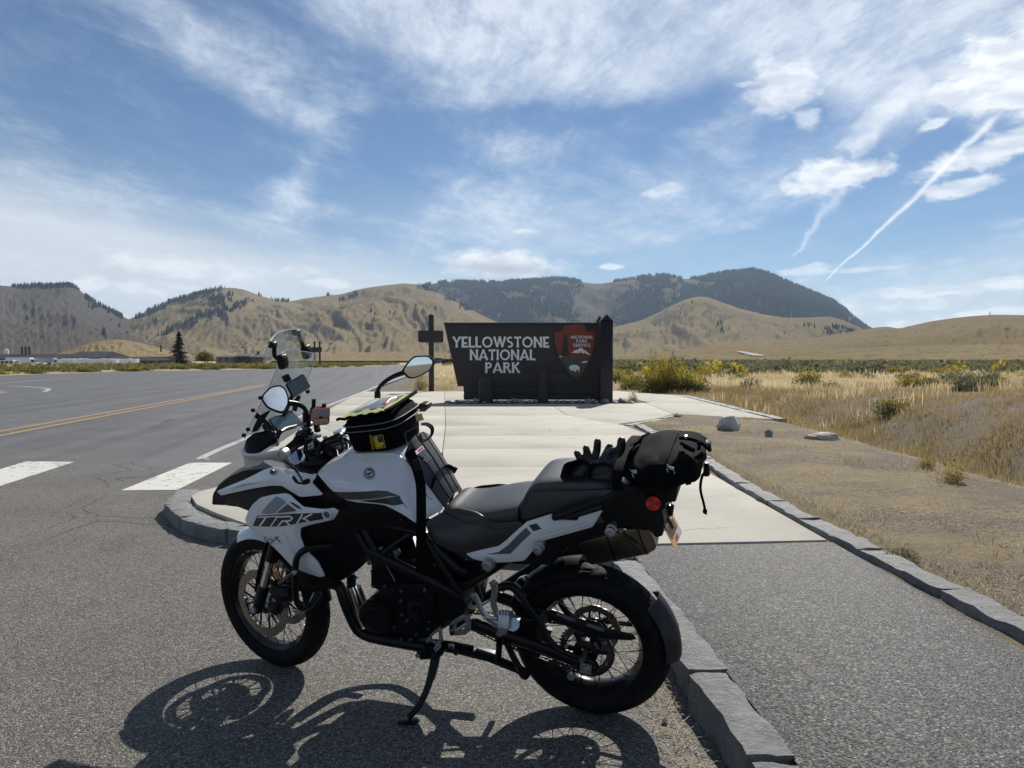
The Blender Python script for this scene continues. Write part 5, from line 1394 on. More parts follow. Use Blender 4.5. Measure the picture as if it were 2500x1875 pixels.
MB().lathe([(.010, 0), (.010, .004), (.0005, .005)], ctr - ex * .070 + ey * (ph_ / 2 - .02) + ez * .002, ez, 14).obj('plate_reflector', RED, plate)
MB().tube([B('b', 1800, 640, .0), PL[0] * .5 + PL[1] * .5 + ey * .01, ctr - ez * .004], .012, 8).obj('plate_bracket', BLACKM, bike)
MB().tube([B('b', 1860, 620, -.02), B('b', 1850, 690, -.02)], .011, 8).obj('plate_lamp', BLACKP, bike)
# ---------------------------------------------------------------- exhaust on the far side
def sect(c, t, w, h, n=28, p=.32):
    t = t.normalized(); a = Vector((0, 1, 0)); a = (a - t * a.dot(t)).normalized(); b = t.cross(a); r_ = []
    for j in range(n):
        th = 2 * math.pi * j / n; cc, s_ = math.cos(th), math.sin(th)
        r_.append(c + a * (w / 2 * math.copysign(abs(cc) ** p, cc)) + b * (h / 2 * math.copysign(abs(s_) ** p, s_)))
    return r_
e0, e1 = B('b', 985, 985, -.19), B('b', 1738, 812, -.21); te = e1 - e0
sil = MB().loft([sect(e0, te, .05, .05), sect(e0 + te * .06, te, .10, .11), sect(e0 + te * .20, te, .12, .135), sect(e0 + te * .9, te, .12, .135), sect(e0 + te * .97, te, .11, .12), sect(e1, te, .09, .09)]).obj('silencer', EXH, bike, smooth=40)
for q in (.22, .34, .62, .9): MB().loft([sect(e0 + te * q, te, .124, .139), sect(e0 + te * (q + .012), te, .124, .139)]).obj('silencer_band', BLACKM, sil)
ptube('silencer_strut', [B('b', 1470, 800, -.14), B('b', 1560, 870, -.13), B('b', 1620, 915, -.13)], .006, EXH, sil, 6)
ptube('silencer_strut', [B('b', 1530, 790, -.13), B('b', 1480, 890, -.13)], .006, EXH, sil, 6)
ptube('exhaust_pipe', [B('g', 240, 700, -.02), B('g', 260, 950, -.03), B('g', 420, 1230, -.06), B('g', 900, 1300, -.12), B('b', 500, 1300, -.16), B('b', 850, 1080, -.19), e0], .021, BLACKM, None, 12, 6)
# ---------------------------------------------------------------- frame and engine
frame = MB().prism(Bs('g', [(1180, 700), (1330, 860), (1400, 1000), (1350, 1250), (1240, 1250), (1200, 1000), (1130, 820)], .135), Vector((0, -.27, 0))).obj('frame', BLACKM, bike, bevel=.01)
for pts, r_ in (([(330, 130, .15), (410, 290, .17), (495, 450, .18)], .0155), ([(255, 170, .15), (350, 340, .165), (470, 520, .17)], .014), ([(400, 420, .18), (560, 500, .185), (950, 690, .18), (1200, 820, .165), (1320, 890, .15)], .020),
                ([(380, 145, .16), (620, 180, .165), (860, 235, .165), (960, 290, .165)], .015), ([(550, 470, .18), (700, 360, .172), (870, 250, .165)], .014), ([(960, 270, .165), (1060, 430, .165), (1200, 650, .16), (1330, 850, .15)], .018), ([(1080, 380, .15), (1300, 600, .15), (1400, 640, .14)], .022), ([(1420, 800, .14), (1659, 640, .15), (1900, 480, .15)], .014)):
    ptube('frame_tube', Bs('g', pts), r_, BLACKM, frame, 10, 4, mirror=True)
eng = MB().prism(chaikin(Bs('g', [(395, 930), (560, 810), (900, 770), (1150, 780), (1290, 850), (1300, 1000), (1230, 1150), (1130, 1250), (1000, 1330), (700, 1360), (500, 1330), (400, 1240), (360, 1080)], .135), .15), Vector((0, -.27, 0))).obj('engine', BLACKM, bike, bevel=.012)
def cover(c, prof, n=40, mat=BLACKM, name='engine_cover'): return MB().lathe(prof, c, (0, 1, 0), n).obj(name, mat, eng, smooth=30)
cover(B('g', 515, 1075, .13), [(.078, 0), (.078, .026), (.074, .034), (.062, .036), (.060, .041), (.046, .044), (.044, .040), (.020, .040), (.018, .044), (.0005, .044)])
cover(B('g', 955, 1000, .13), [(.062, 0), (.062, .018), (.056, .030), (.046, .032), (.044, .040), (.034, .044), (.024, .044), (.021, .039), (.012, .039), (.0005, .043)])
MB().prism(chaikin(Bs('g', [(870, 890), (1060, 860), (1100, 900), (1110, 1100), (1080, 1170), (960, 1130)], .137), .12), Vector((0, .012, 0))).obj('engine_cover', BLACKM, eng, bevel=.004)
MB().prism(chaikin(Bs('g', [(400, 920), (500, 890), (540, 930), (580, 990), (540, 1010), (420, 1000)], .137), .12), Vector((0, .020, 0))).obj('engine_cover', BLACKM, eng, bevel=.004)
cyl = MB().prism(Bs('g', [(440, 480), (640, 420), (900, 560), (960, 800), (560, 860), (430, 800)], .12), Vector((0, -.24, 0))).obj('cylinder_block', BLACKM, eng, bevel=.01)
for k in range(5):
    MB().prism(Bs('g', [(430 + k * 6, 640 + k * 36), (900 + k * 12, 600 + k * 40), (904 + k * 12, 614 + k * 40), (434 + k * 6, 654 + k * 36)], .13), Vector((0, -.26, 0))).obj('cooling_fin', BLACKM, cyl)
MB().prism(Bs('g', [(690, 410), (725, 405), (755, 455), (720, 475)], .10), Vector((0, .02, 0))).obj('ignition_coil', SILVER, eng, bevel=.004)
for pts in ([(660, 430), (710, 530)], [(600, 590), (680, 740)], [(640, 880), (660, 915), (700, 915)], [(640, 870), (690, 840)], [(610, 520), (735, 560)], [(280, 700), (250, 640)], [(110, 500), (290, 515)], [(130, 590), (290, 572)]):
    ptube('cable', Bs('g', pts, .15), .0028, SILVER if pts[0][0] in (660, 600) else BLACKP, eng, 6, 0)
for (x, y, r_, l_) in ((425, 552, .0125, .19), (540, 405, .010, .185), (873, 530, .007, .15), (1090, 576, .006, .17), (460, 795, .0085, .15), (577, 790, .0085, .15), (746, 840, .008, .15), (742, 940, .0085, .15), (985, 832, .009, .155), (1215, 850, .011, .165), (852, 1046, .006, .155), (754, 1076, .008, .15), (806, 1136, .009, .15), (676, 1208, .007, .15), (895, 1280, .007, .15), (840, 1330, .009, .15), (745, 1332, .008, .15), (1410, 516, .007, .17), (745, 118, .005, .2), (285, 708, .007, .15), (1015, 1230, .007, .16), (1250, 1405, .0155, .15), (1298, 1465, .014, .15), (1025, 1152, .006, .17)):
    bolt(B('g', x, y, l_), r_ * .85, DSTEEL if r_ < .0150 else BLACKM, (0, 1, .15), eng)
rad = MB().prism(Bs('g', [(-150, 360), (120, 380), (330, 420), (300, 640), (140, 740), (-120, 700), (-200, 560)], .135), Vector((0, -.27, 0))).obj('radiator_shroud', BLACKP, bike, bevel=.012)
panel('lower_shroud', Bs('w', [(820, 520, .205), (900, 560, .21), (1080, 600, .21), (1190, 580, .205), (1260, 640, .20), (1240, 720, .19), (1080, 760, .19), (900, 700, .195), (820, 620, .20)]), BLACKP, bulge=.01, mirror=True)
ptube('lower_guard', Bs('g', [(20, 760, .12), (120, 800, .14), (170, 940, .15), (230, 1090, .15), (300, 1225, .15), (390, 1290, .15), (520, 1325, .15), (760, 1370, .14), (1000, 1410, .13)]), .0235, BLACKM, mirror=True, n=14, curve=5)
ptube('header_pipe', Bs('g', [(250, 800, .05), (310, 960, .06), (360, 1120, .06), (430, 1240, .05), (560, 1290, .03)]), .018, CHROME, n=12)
ptube('header_pipe', Bs('g', [(300, 800, -.05), (350, 930, -.06), (400, 1100, -.06), (460, 1220, -.05), (580, 1290, -.03)]), .018, EXH, n=12)
MB().prism(Bs('g', [(540, 1330), (900, 1385), (1250, 1430), (1659, 1520), (1600, 1560), (1290, 1480), (900, 1420), (600, 1370)], .03), Vector((0, -.06, 0))).obj('sump_plate', BLACKM, bike, bevel=.006)
# crash bar
ptube('crash_bar', Bs('w', [(1240, 240, .19), (1080, 255, .225), (940, 290, .26), (862, 360, .275), (835, 470, .28), (832, 620, .28), (838, 790, .275), (862, 890, .265), (930, 945, .24), (1010, 900, .20), (1110, 760, .16)]), .0135, BLACKM, mirror=True, n=12, curve=5)
ptube('crash_bar_brace', Bs('w', [(830, 545, .28), (760, 590, .26), (660, 660, .20)]), .011, BLACKM, mirror=True)
bolt(B('w', 826, 542, .295), .010); bolt(B('w', 855, 975, .27), .010); bolt(B('w', 682, 648, .215), .009); bolt(B('w', 725, 512, .20), .008)
ptube('horn_cable', Bs('w', [(1040, 770, .18), (1000, 860, .20), (960, 960, .21), (900, 1000, .22), (850, 975, .23)]), .0024, SILVER)
fog = MB().lathe([(.018, -.05), (.034, -.04), (.038, 0), (.036, .012), (.0005, .014)], B('w', 700, 780, .17), (1, .1, 0), 20).obj('fog_lamp', BLACKM, bike)
# ---------------------------------------------------------------- swingarm, chain, stands, foot controls
for s in (1, -1):
    l_ = .115 * s
    def E_(x, y): return B('e', x, y, .115) if s > 0 else Vector((B('e', x, y, .115).x, -.115, B('e', x, y, .115).z))
    arm = MB(); arm.tube([E_(690, 735), E_(860, 800), E_(1100, 880), E_(1330, 968), E_(1420, 1010), E_(1500, 1030)], [.026, .027, .026, .024, .022, .018], 12, 4, flat=(Vector((0, 1, 0)), .75)).obj('swingarm', BLACKM, bike, smooth=50)
    ptube('swingarm_brace', [E_(1030, 590), E_(1110, 700), E_(1180, 830), E_(1260, 910), E_(1400, 960), E_(1490, 1000)], .014, BLACKM, None, 10, 5)
    ptube('swingarm_brace', [E_(850, 500), E_(940, 490), E_(1010, 560), E_(1060, 640)], .017, BLACKM, None, 10, 5)
MB().tube([B('e', 700, 740, .115), B('e', 700, 740, -.115)], .025, 12).obj('swingarm_pivot', BLACKM, bike)
MB().tube([B('e', 1150, 700, .115), B('e', 1150, 700, -.115)], .02, 10).obj('swingarm_crossbar', BLACKM, bike)
MB().box(B('e', 1430, 1030, .140), (.045, .010, .042), Matrix.Rotation(R(-8), 3, 'Y')).obj('axle_block', SILVER, bike, bevel=.003)
bolt(B('e', 1432, 1030, .148), .014, SILVER, (0, 1, 0), None, .012, 'axle_nut')
MB().tube([(0, .155, .321), (0, -.155, .321)], .010, 10).obj('rear_axle', STEEL, bike)
bolt(B('e', 1335, 1080, .125), .016, SILVER, h=.012); bolt(B('e', 1300, 885, .12), .007)
# sprocket
n = 42 * 4; c = Vector((0, .082, .321)); m = MB(); rings = []
def sp_r(i): return .112 if (i % 4) in (0, 1) else .104
for yy, k in ((-.003, 0), (-.003, 1), (.003, 1), (.003, 0), (-.003, 0)):
    rings.append([c + Vector(((sp_r(i) if k else .080) * math.cos(2 * math.pi * i / n), yy, (sp_r(i) if k else .080) * math.sin(2 * math.pi * i / n))) for i in range(n)])
m.loft(rings, caps=False)
spr = m.obj('rear_sprocket', material('sprocket_steel', (.16, .155, .15), .35, metal=.85, var=.3, vscale=40), bike, smooth=30)
m = MB()
for q in range(6):
    t_ = 2 * math.pi * q / 6; m.tube([c + Vector((.03 * math.cos(t_), 0, .03 * math.sin(t_))), c + Vector((.084 * math.cos(t_), 0, .084 * math.sin(t_)))], .012, 8, flat=(Vector((0, 1, 0)), .4))
m.lathe([(.025, -.02), (.05, -.012), (.05, .012), (.03, .02)], c, (0, 1, 0), 24); m.obj('sprocket_carrier', BLACKM, spr)
for q in range(6):
    t_ = 2 * math.pi * (q + .5) / 6; bolt(c + Vector((.092 * math.cos(t_), .004, .092 * math.sin(t_))), .007, SILVER, (0, 1, 0), spr)
# chain: links one after another along the loop
f0 = B('e', 640, 700, .082); f0 = Vector((f0.x, .082, f0.z)); rf = .034
path = []
for i in range(20): 
    a = R(90 + 180 + 8) - R(196) * i / 19; path.append(Vector((.108 * math.cos(a) if False else -.108 * math.sin(R(180) * i / 19), .082, .321 - .108 * math.cos(R(180) * i / 19))))
top_end = path[-1]
path += [top_end + (f0 + Vector((0, 0, rf)) - top_end) * t_ for t_ in np.linspace(.03, 1, 34)]
path += [f0 + Vector((rf * math.sin(R(180) * i / 7), 0, rf * math.cos(R(180) * i / 7))) for i in range(1, 7)]
b0 = f0 - Vector((0, 0, rf)); path += [b0 + (path[0] - b0) * t_ - Vector((0, 0, .012 * math.sin(math.pi * t_))) for t_ in np.linspace(0, .97, 34)]
m = MB()
acc = 0.0; pitch_ = .0159; pts = [path[0]]
P2 = path + [path[0]]
for i in range(len(P2) - 1):
    a, b = P2[i], P2[i + 1]; L = (b - a).length
    while acc + L >= pitch_ and L > 1e-6:
        t_ = (pitch_ - acc) / L; a = a + (b - a) * t_; pts.append(a); L = (b - a).length; acc = 0.0
    acc += L
for i in range(len(pts) - 1):
    a, b = pts[i], pts[i + 1]; t_ = (b - a).normalized(); nz = Vector((-t_.z, 0, t_.x))
    for s in (-1, 1):
        o = Vector((0, s * (.0085 if i % 2 else .0062), 0)); h_ = .0068
        m.prism([a + o + nz * h_ * .8 - t_ * .003, a + o - nz * h_ * .8 - t_ * .003, (a + b) / 2 + o - nz * h_ * .55, b + o - nz * h_ * .8 + t_ * .003, b + o + nz * h_ * .8 + t_ * .003, (a + b) / 2 + o + nz * h_ * .55], Vector((0, s * .0016, 0)))
    m.tube([a - Vector((0, .009, 0)), a + Vector((0, .009, 0))], .0045, 6)
m.obj('drive_chain', material('chain_steel', (.07, .065, .06), .45, metal=.8, var=.4, vscale=60), bike, smooth=30)
# chain guard and its stickers
cg = Bs('e', [(1000, 590, .10), (1130, 640, .10), (1240, 672, .10), (1440, 730, .10), (1600, 776, .10), (1740, 808, .098), (1762, 838, .096), (1720, 846, .097), (1560, 836, .10), (1400, 790, .10), (1220, 712, .10), (1080, 660, .10)])
cgo, ycg = panel('chain_guard', cg, BLACKP, bulge=.008, er=.01, rnd=.12, grid=.012)
GREYS = material('sticker_grey', (.20, .21, .22), .5, var=.2, vscale=80)
for (x0, y0, x1, y1, w_) in ((1232, 650, 1368, 700, 30), (1436, 728, 1552, 768, 22)):
    st = decal('sticker', 'e', [(x0, y0), (x1, y1), (x1 - 2, y1 + w_), (x0 - 2, y0 + w_)], ycg, BLKD, cgo, lat0=.10, eps=.003)
    for q in range(3): 
        f = .22 + q * .26
        decal('sticker_line', 'e', [(x0 + 8, y0 + w_ * f + 3), (x1 - 8 - q * 14, y1 + w_ * f - (q * 5)), (x1 - 8 - q * 14, y1 + w_ * (f + .12) - q * 5), (x0 + 8, y0 + w_ * (f + .12) + 3)], ycg, GREYS, st, lat0=.10, eps=.0055)
# hugger in front of the tyre and mudflap behind it
I3 = Matrix.Identity(3)
shell('rear_hugger', RW, I3, .352, .082, R(22), R(86), 20, .045, BLACKP, w_end=(.9, 1.0))
shell('rear_mudflap', RW, I3, .356, .080, R(141), R(184), 16, .045, material('mudflap_plastic', (.012, .0125, .014), .6, var=.2, dust=.15), w_end=(.85, 1.0))
ptube('mudflap_stay', [Vector((-.33, -.10, .36)), Vector((-.18, -.12, .33)), Vector((0, -.13, .321))], .010, BLACKM)
# side stand
fp = BMI @ Vector((*(G('e', 262, 1385, .012).xy), .012)); _fl = lambda t: .165 + (fp.y - .165) * t
ss_ = MB().tube([B('e', 445, 935, .165), B('e', 430, 1000, _fl(.15)), B('e', 405, 1100, _fl(.38)), B('e', 375, 1190, _fl(.58)), B('e', 320, 1290, _fl(.82)), fp + Vector((0, 0, .02))], [.020, .018, .015, .0135, .0135, .013], 12, 4).obj('side_stand', BLACKM, bike, smooth=50)
MB().prism([fp + (BMI.to_3x3() @ Vector(v)) for v in ((-.04, -.022, 0), (.03, -.026, 0), (.045, .0, 0), (.03, .026, 0), (-.035, .022, 0))], BMI.to_3x3() @ Vector((0, 0, .010))).obj('stand_foot', BLACKM, ss_, bevel=.003)
MB().prism(chaikin(Bs('e', [(310, 930), (350, 890), (420, 880), (480, 900), (490, 940), (450, 980), (400, 970), (340, 975)], .15), .1), Vector((0, -.05, 0))).obj('stand_bracket', BLACKM, bike, bevel=.006)
bolt(B('e', 435, 962, .19), .016, BLACKM); bolt(B('e', 323, 945, .17), .010)
ptube('stand_spring', Bs('e', [(465, 900, .17), (455, 1000, .185), (425, 1105, .21)]), .006, BLACKM, n=8)
# centre stand
for s in (1, -1):
    ptube('centre_stand_leg', [Vector((p.x, s * .14, p.z)) for p in Bs('e', [(905, 850), (955, 960), (1010, 1055)], .14)], .013, BLACKM)
    ptube('centre_stand_leg', [Vector((p.x, s * .13, p.z)) for p in Bs('e', [(860, 850), (858, 920), (852, 975)], .13)], .013, BLACKM)
    ptube('centre_stand_foot', [Vector((p.x, s * .15, p.z)) for p in Bs('e', [(1000, 1050), (1030, 1085), (1052, 1040)], .15)], .014, BLACKM)
MB().prism(Bs('e', [(480, 870), (600, 890), (800, 955), (1010, 1045), (1040, 1072), (1020, 1086), (860, 1020), (700, 955), (560, 915), (470, 905)], .13), Vector((0, -.03, 0))).obj('stand_link_bar', BLACKM, bike, bevel=.006)
bolt(B('e', 545, 885, .15), .014); bolt(B('e', 572, 920, .15), .013, BLACKM)
# passenger footrest hanger (silver), rider footrest, heel plate, shift lever
ptube('footrest_hanger', Bs('e', [(822, 465, .20), (830, 520, .20), (822, 600, .20), (840, 660, .20), (872, 712, .20)]), [.019, .013, .013, .014, .017], SILVER, None, 10, 4, flat=(Vector((0, 1, 0)), .5))
ptube('footrest_hanger', Bs('e', [(688, 545, .195), (720, 590, .195), (750, 660, .20), (790, 700, .20), (860, 745, .20)]), [.019, .013, .013, .016, .018], SILVER, None, 10, 4, flat=(Vector((0, 1, 0)), .5))
ptube('footrest_hanger', Bs('e', [(760, 690, .20), (850, 700, .20)]), .010, SILVER, None, 8, 0)
ptube('footrest_hanger', Bs('e', [(740, 610, .195), (800, 580, .195)]), .007, SILVER, None, 8, 0)
for x, y in ((822, 465), (686, 548)): bolt(B('e', x, y, .212), .010, SILVER)
peg = MB().box(B('e', 905, 715, .24), (.045, .06, .055), Matrix.Rotation(R(25), 3, 'X')).obj('footrest', SILVER, bike, bevel=.006)
for k in range(4): MB().box(B('e', 905, 715, .24) + Vector((-.018 + .012 * k, 0, .034)), (.006, .058, .014), Matrix.Rotation(R(25), 3, 'X')).obj('footrest_tooth', SILVER, peg, bevel=.002)
MB().tube([B('e', 950, 740, .18), B('e', 950, 740, .24)], .025, 14).obj('footrest_pivot', SILVER, peg)
MB().box(B('e', 955, 700, .21), (.05, .03, .014), Matrix.Rotation(R(-25), 3, 'Y')).obj('footrest_clamp', SILVER, peg, bevel=.003)
MB().prism(chaikin(Bs('e', [(850, 770), (905, 755), (915, 800), (860, 828), (836, 810)], .215), .15), Vector((0, -.03, 0))).obj('footrest_base', SILVER, peg, bevel=.004)
def ring_plate(name, k, outer, inner, lat, th, mat, parent=None):
    o, i_ = [B(k, x, y, lat) for x, y in outer], [B(k, x, y, lat) for x, y in inner]; n = len(o); d = Vector((0, -th, 0))
    vs = o + i_ + [p + d for p in o] + [p + d for p in i_]; fs = []
    for j in range(n):
        k2 = (j + 1) % n
        fs += [(j, k2, n + k2, n + j), (2 * n + j, 3 * n + j, 3 * n + k2, 2 * n + k2), (j, 2 * n + j, 2 * n + k2, k2), (n + j, n + k2, 3 * n + k2, 3 * n + j)]
    return MB().add(vs, fs).obj(name, mat, parent or bike, bevel=.0025)
ring_plate('heel_plate', 'e', [(525, 770), (545, 722), (622, 676), (664, 690), (673, 740), (668, 785), (635, 812), (556, 815), (530, 800)], [(572, 765), (575, 738), (618, 712), (636, 720), (640, 745), (632, 770), (612, 782), (580, 782), (572, 775)], .20, .010, SILVER)
MB().tube(Bs('e', [(575, 780), (645, 735)], .197), .007, 8).obj('heel_plate_bar', SILVER, bike)
bolt(B('e', 543, 757, .208), .007, BLACKM); bolt(B('e', 548, 802, .208), .007, BLACKM)
lev = ring_plate('shift_lever_bracket', 'e', [(375, 865), (400, 815), (440, 778), (462, 758), (484, 768), (480, 800), (486, 850), (465, 880), (430, 868), (400, 850)], [(405, 855), (415, 825), (440, 800), (455, 792), (462, 800), (460, 815), (464, 845), (452, 858), (432, 848), (412, 848)], .20, .012, SILVER)
ptube('shift_lever', Bs('e', [(460, 875, .20), (440, 905, .20), (470, 870, .2)]), .009, SILVER)
for x, y in ((465, 775), (460, 862)): bolt(B('e', x, y, .212), .008)
# rear shock, hoses
ptube('shock_absorber', [B('g', 1420, 560, .0), B('g', 1500, 950, .0)], .03, BLACKM)
ptube('hose', Bs('e', [(560, 480, .14), (640, 470, .15), (700, 440, .15), (760, 380, .12)]), .006, BLACKP)
MB().prism(chaikin(Bs('e', [(940, 500), (985, 440), (1030, 425), (1040, 450), (1010, 490), (990, 540), (1005, 575), (985, 590), (955, 545)], .08), .12), Vector((0, -.02, 0))).obj('hugger_bracket', CHROME, bike, bevel=.004)

# ---------------------------------------------------------------- handlebar and cockpit
L_end, L_in = B('h', 760, 690, .42), B('h', 975, 505, .27)
ptube('handlebar', [L_end, L_in, B('h', 1080, 470, .16), B('h', 1190, 560, .06), B('h', 1300, 560, -.06), B('k', 500, 480, -.16), B('k', 800, 440, -.30), B('k', 1000, 415, -.42)], .012, BLACKM, None, 12, 4)
gd = (L_in - L_end).normalized()
grip = MB().tube([L_end + gd * .0, L_end + gd * .13], .0175, 16).obj('grip', RUBBER, bike)
gm = MB()
for k in range(14): gm.tube([L_end + gd * (.012 + .0085 * k), L_end + gd * (.0165 + .0085 * k)], .0192, 16)
gm.obj('grip_ribs', RUBBER, grip)
MB().tube([L_end + gd * .128, L_end + gd * .150], .024, 16).obj('switch_housing', BLACKP, bike)
sw = MB().box(L_in + gd * .02, (.05, .055, .05), Matrix.Rotation(R(20), 3, 'Z')).obj('switch_housing', BLACKP, bike, bevel=.008)
for q, (x, y) in enumerate(((1095, 430), (1200, 470), (1110, 520), (1100, 545), (1085, 385), (1040, 560))):
    MB().box(B('h', x, y, .25), (.022, .014, .012), Matrix.Rotation(R(15 * q), 3, 'Y')).obj('switch', SILVER if q in (1, 3) else BLACKP, sw, bevel=.002)
R_end = B('k', 1010, 412, -.42)
MB().tube([R_end, R_end + (B('k', 800, 440, -.30) - R_end).normalized() * .13], .0185, 14).obj('grip', RUBBER, bike)
MB().tube([R_end + Vector((0, -.02, 0)), R_end], [.018, .022], 12).obj('bar_weight', BLACKP, bike)
# levers
ptube('clutch_lever', Bs('h', [(1090, 300, .24), (1000, 300, .27), (880, 330, .31), (760, 360, .35), (690, 400, .385)]), [.012, .010, .009, .008, .008], SILVER, None, 10, 4, flat=(Vector((.3, 0, 1)).normalized(), .6))
ptube('lever_tip', Bs('h', [(720, 375, .37), (665, 430, .39), (640, 500, .40)]), [.006, .010, .008], BLACKM, None, 8, 4)
MB().lathe([(.020, -.015), (.022, 0), (.020, .016), (.0005, .018)], B('h', 1040, 320, .235), (0, .3, 1), 16).obj('lever_perch', SILVER, bike)
# hand guard: bent alloy bar and smoked plastic shield
hg = ptube('handguard_bar', Bs('h', [(725, 712, .445), (640, 712, .45), (480, 735, .44), (300, 752, .42), (225, 730, .40), (190, 670, .38)]), [.017, .015, .0135, .0135, .013, .012], SILVER, None, 12, 5, flat=(Vector((.1, 1, 0)).normalized(), .55))
MB().lathe([(.020, -.02), (.0225, -.012), (.0225, .012), (.018, .015), (.013, .016), (.011, .010), (.0005, .010)], B('h', 722, 712, .455), (-.1, 1, 0), 20).obj('bar_end', SILVER, hg)
panel('handguard_shield', Bs('h', [(192, 655, .36), (205, 590, .35), (230, 510, .34), (330, 430, .33), (430, 410, .32), (510, 385, .30), (560, 400, .28), (640, 430, .27), (640, 560, .28), (520, 620, .31), (420, 690, .36), (290, 715, .39), (215, 700, .38)]), BLACKP, bulge=.012, er=.03, thick=.004, rnd=.15)
panel('handguard_skirt', Bs('h', [(186, 745, .38), (240, 775, .38), (420, 790, .37), (430, 845, .36), (330, 875, .35), (250, 905, .345), (212, 895, .35)]), PAINT, bulge=.008, er=.02, thick=.004, rnd=.12)
MB().lathe([(.0005, .004), (.026, .004), (.030, 0), (.029, -.012), (.012, -.02)], B('h', 905, 745, .33), (-.15, .7, .6), 26).obj('horn_disc', CHROME, bike)
ptube('control_cable', Bs('h', [(1060, 540, .2), (1040, 640, .18), (1080, 700, .14), (1180, 720, .08)]), .004, BLACKP)
ptube('control_cable', Bs('h', [(1350, 700, -.02), (1420, 600, -.03), (1480, 520, -.05), (1520, 440, -.06)]), .004, BLACKP)
ptube('control_cable', Bs('h', [(1020, 600, .22), (1010, 700, .16), (1060, 800, .10)]), .005, BLACKP)
MB().prism(Bs('h', [(1380, 420), (1440, 400), (1500, 430), (1480, 480), (1420, 470)], -.03), Vector((0, -.05, 0))).obj('bar_clamp', CHROME, bike, bevel=.008)
MB().prism(Bs('h', [(1330, 700), (1370, 640), (1395, 660), (1390, 700)], .0), Vector((0, -.02, 0))).obj('ignition_key', CHROME, bike, bevel=.003)
MB().prism(Bs('h', [(1410, 600), (1470, 575), (1495, 590), (1480, 640), (1450, 625)], -.02), Vector((0, -.03, 0))).obj('fork_cap', CHROME, bike, bevel=.005)
MB().prism(Bs('h', [(1010, 660), (1300, 590), (1500, 650), (1560, 740), (1280, 860), (1080, 960), (960, 850)], .05), Vector((0, -.12, 0))).obj('top_yoke', BLACKM, bike, bevel=.015)
rk_ = random.Random(9)
for q in range(11):
    x0, y0 = rk_.uniform(1020, 1560), rk_.uniform(430, 560); x1, y1 = rk_.uniform(1060, 1640), rk_.uniform(640, 800); l0, l1 = rk_.uniform(-.08, .12), rk_.uniform(-.06, .10)
    ptube('control_cable', [B('h', x0, y0, l0), B('h', (x0 + x1) / 2 + rk_.uniform(-90, 90), (y0 + y1) / 2 - 40, (l0 + l1) / 2), B('h', x1, y1, l1)], rk_.choice((.0035, .005, .007)), BLACKP)
for (x, y, l_) in ((1160, 470, .1), (1300, 500, .02), (1440, 500, -.02), (1560, 480, -.04), (1350, 640, .0), (1230, 690, .06)): bolt(B('h', x, y, l_), .012, CHROME, (.0, .5, .8))  # chrome bolts added for glints among the cables
MB().prism(Bs('c', [(560, 80), (640, 20), (800, -10), (900, 40), (880, 120), (790, 150), (640, 130)], .10), Vector((0, -.20, 0))).obj('cockpit_base', BLACKP, bike, bevel=.02)
# instrument cluster
n_d = Vector((-.80, 0, .60)).normalized(); pd = B('h', 740, 260, .02)
dash = [BP('h', x, y, pd, n_d) for x, y in ((515, 245), (600, 190), (700, 170), (790, 120), (880, 130), (940, 220), (985, 285), (840, 330), (720, 400), (640, 410), (560, 330))]
dash_o = MB().prism(chaikin(dash, .08), -n_d * .045).obj('instrument_cluster', BLACKP, bike, bevel=.006)
cdc = sum(dash, Vector()) / len(dash)
MB().prism([cdc + (p - cdc) * .86 + n_d * .0015 for p in dash], n_d * .0008).obj('instrument_glass', material('lcd_glass', (.055, .085, .095), .10, coat=1.0, var=.3, vscale=30), dash_o)
panel('cockpit_cowl', Bs('h', [(480, 150, .11), (560, 110, .10), (500, 200, .12), (440, 300, .13), (380, 400, .14), (300, 420, .145), (330, 330, .14), (400, 200, .125)]), BLACKP, bulge=.01, mirror=True)
ptube('cockpit_brace', Bs('h', [(365, 180, .12), (430, 230, .12), (510, 290, .12), (600, 420, .12), (640, 510, .15)]), [.015, .012, .011, .010, .010], BLACKP, None, 10, 4)
MB().box(B('h', 610, 545, .19), (.03, .02, .035), None).obj('indicator_block', SILVER, bike, bevel=.004)

# ---------------------------------------------------------------- windscreen and its add-on spoiler
EDGEM = material('edge_highlight', (.62, .66, .68), .15, coat=.5, var=.2, vscale=40)  # bright colour of an added rim tube, painted as the screens' edge highlight
def screen(name, le, re, fwd, nt_=14, ns=12, thick=.003, top_round=.0):
    """le, re: left and right edge polylines (same count); bows forward by fwd in the middle"""
    le, re = crom(le, 5), crom(re, 5); nv = len(le); rows = []
    for i in range(nv):
        row = []
        for j in range(ns + 1):
            s = j / ns; p = le[i] * (1 - s) + re[i] * s; q = 4 * s * (1 - s)
            row.append(p + Vector((fwd * q, 0, .02 * q * (i / (nv - 1)) * top_round)))
        rows.append(row)
    V = [p for r_ in rows for p in r_]; m_ = len(V); w = ns + 1
    V += [p - Vector((thick, 0, thick * .5)) for p in V]
    Fc = [(i * w + j, i * w + j + 1, (i + 1) * w + j + 1, (i + 1) * w + j) for i in range(nv - 1) for j in range(ns)]
    rim_ = [j for j in range(w)] + [i * w + ns for i in range(1, nv)] + [(nv - 1) * w + j for j in range(ns - 1, -1, -1)] + [i * w for i in range(nv - 2, 0, -1)]
    Fb = [tuple(k + m_ for k in f[::-1]) for f in Fc]; Fe = [(rim_[k], rim_[(k + 1) % len(rim_)], rim_[(k + 1) % len(rim_)] + m_, rim_[k] + m_) for k in range(len(rim_))]
    sc_ = mesh(name, V, Fc + Fb + Fe, SCREEN, bike, smooth=50, fix=True)
    MB().tube([V[k] for k in rim_] + [V[rim_[0]]], .0019, 5).obj('screen_edge_highlight', EDGEM, sc_)
    return sc_
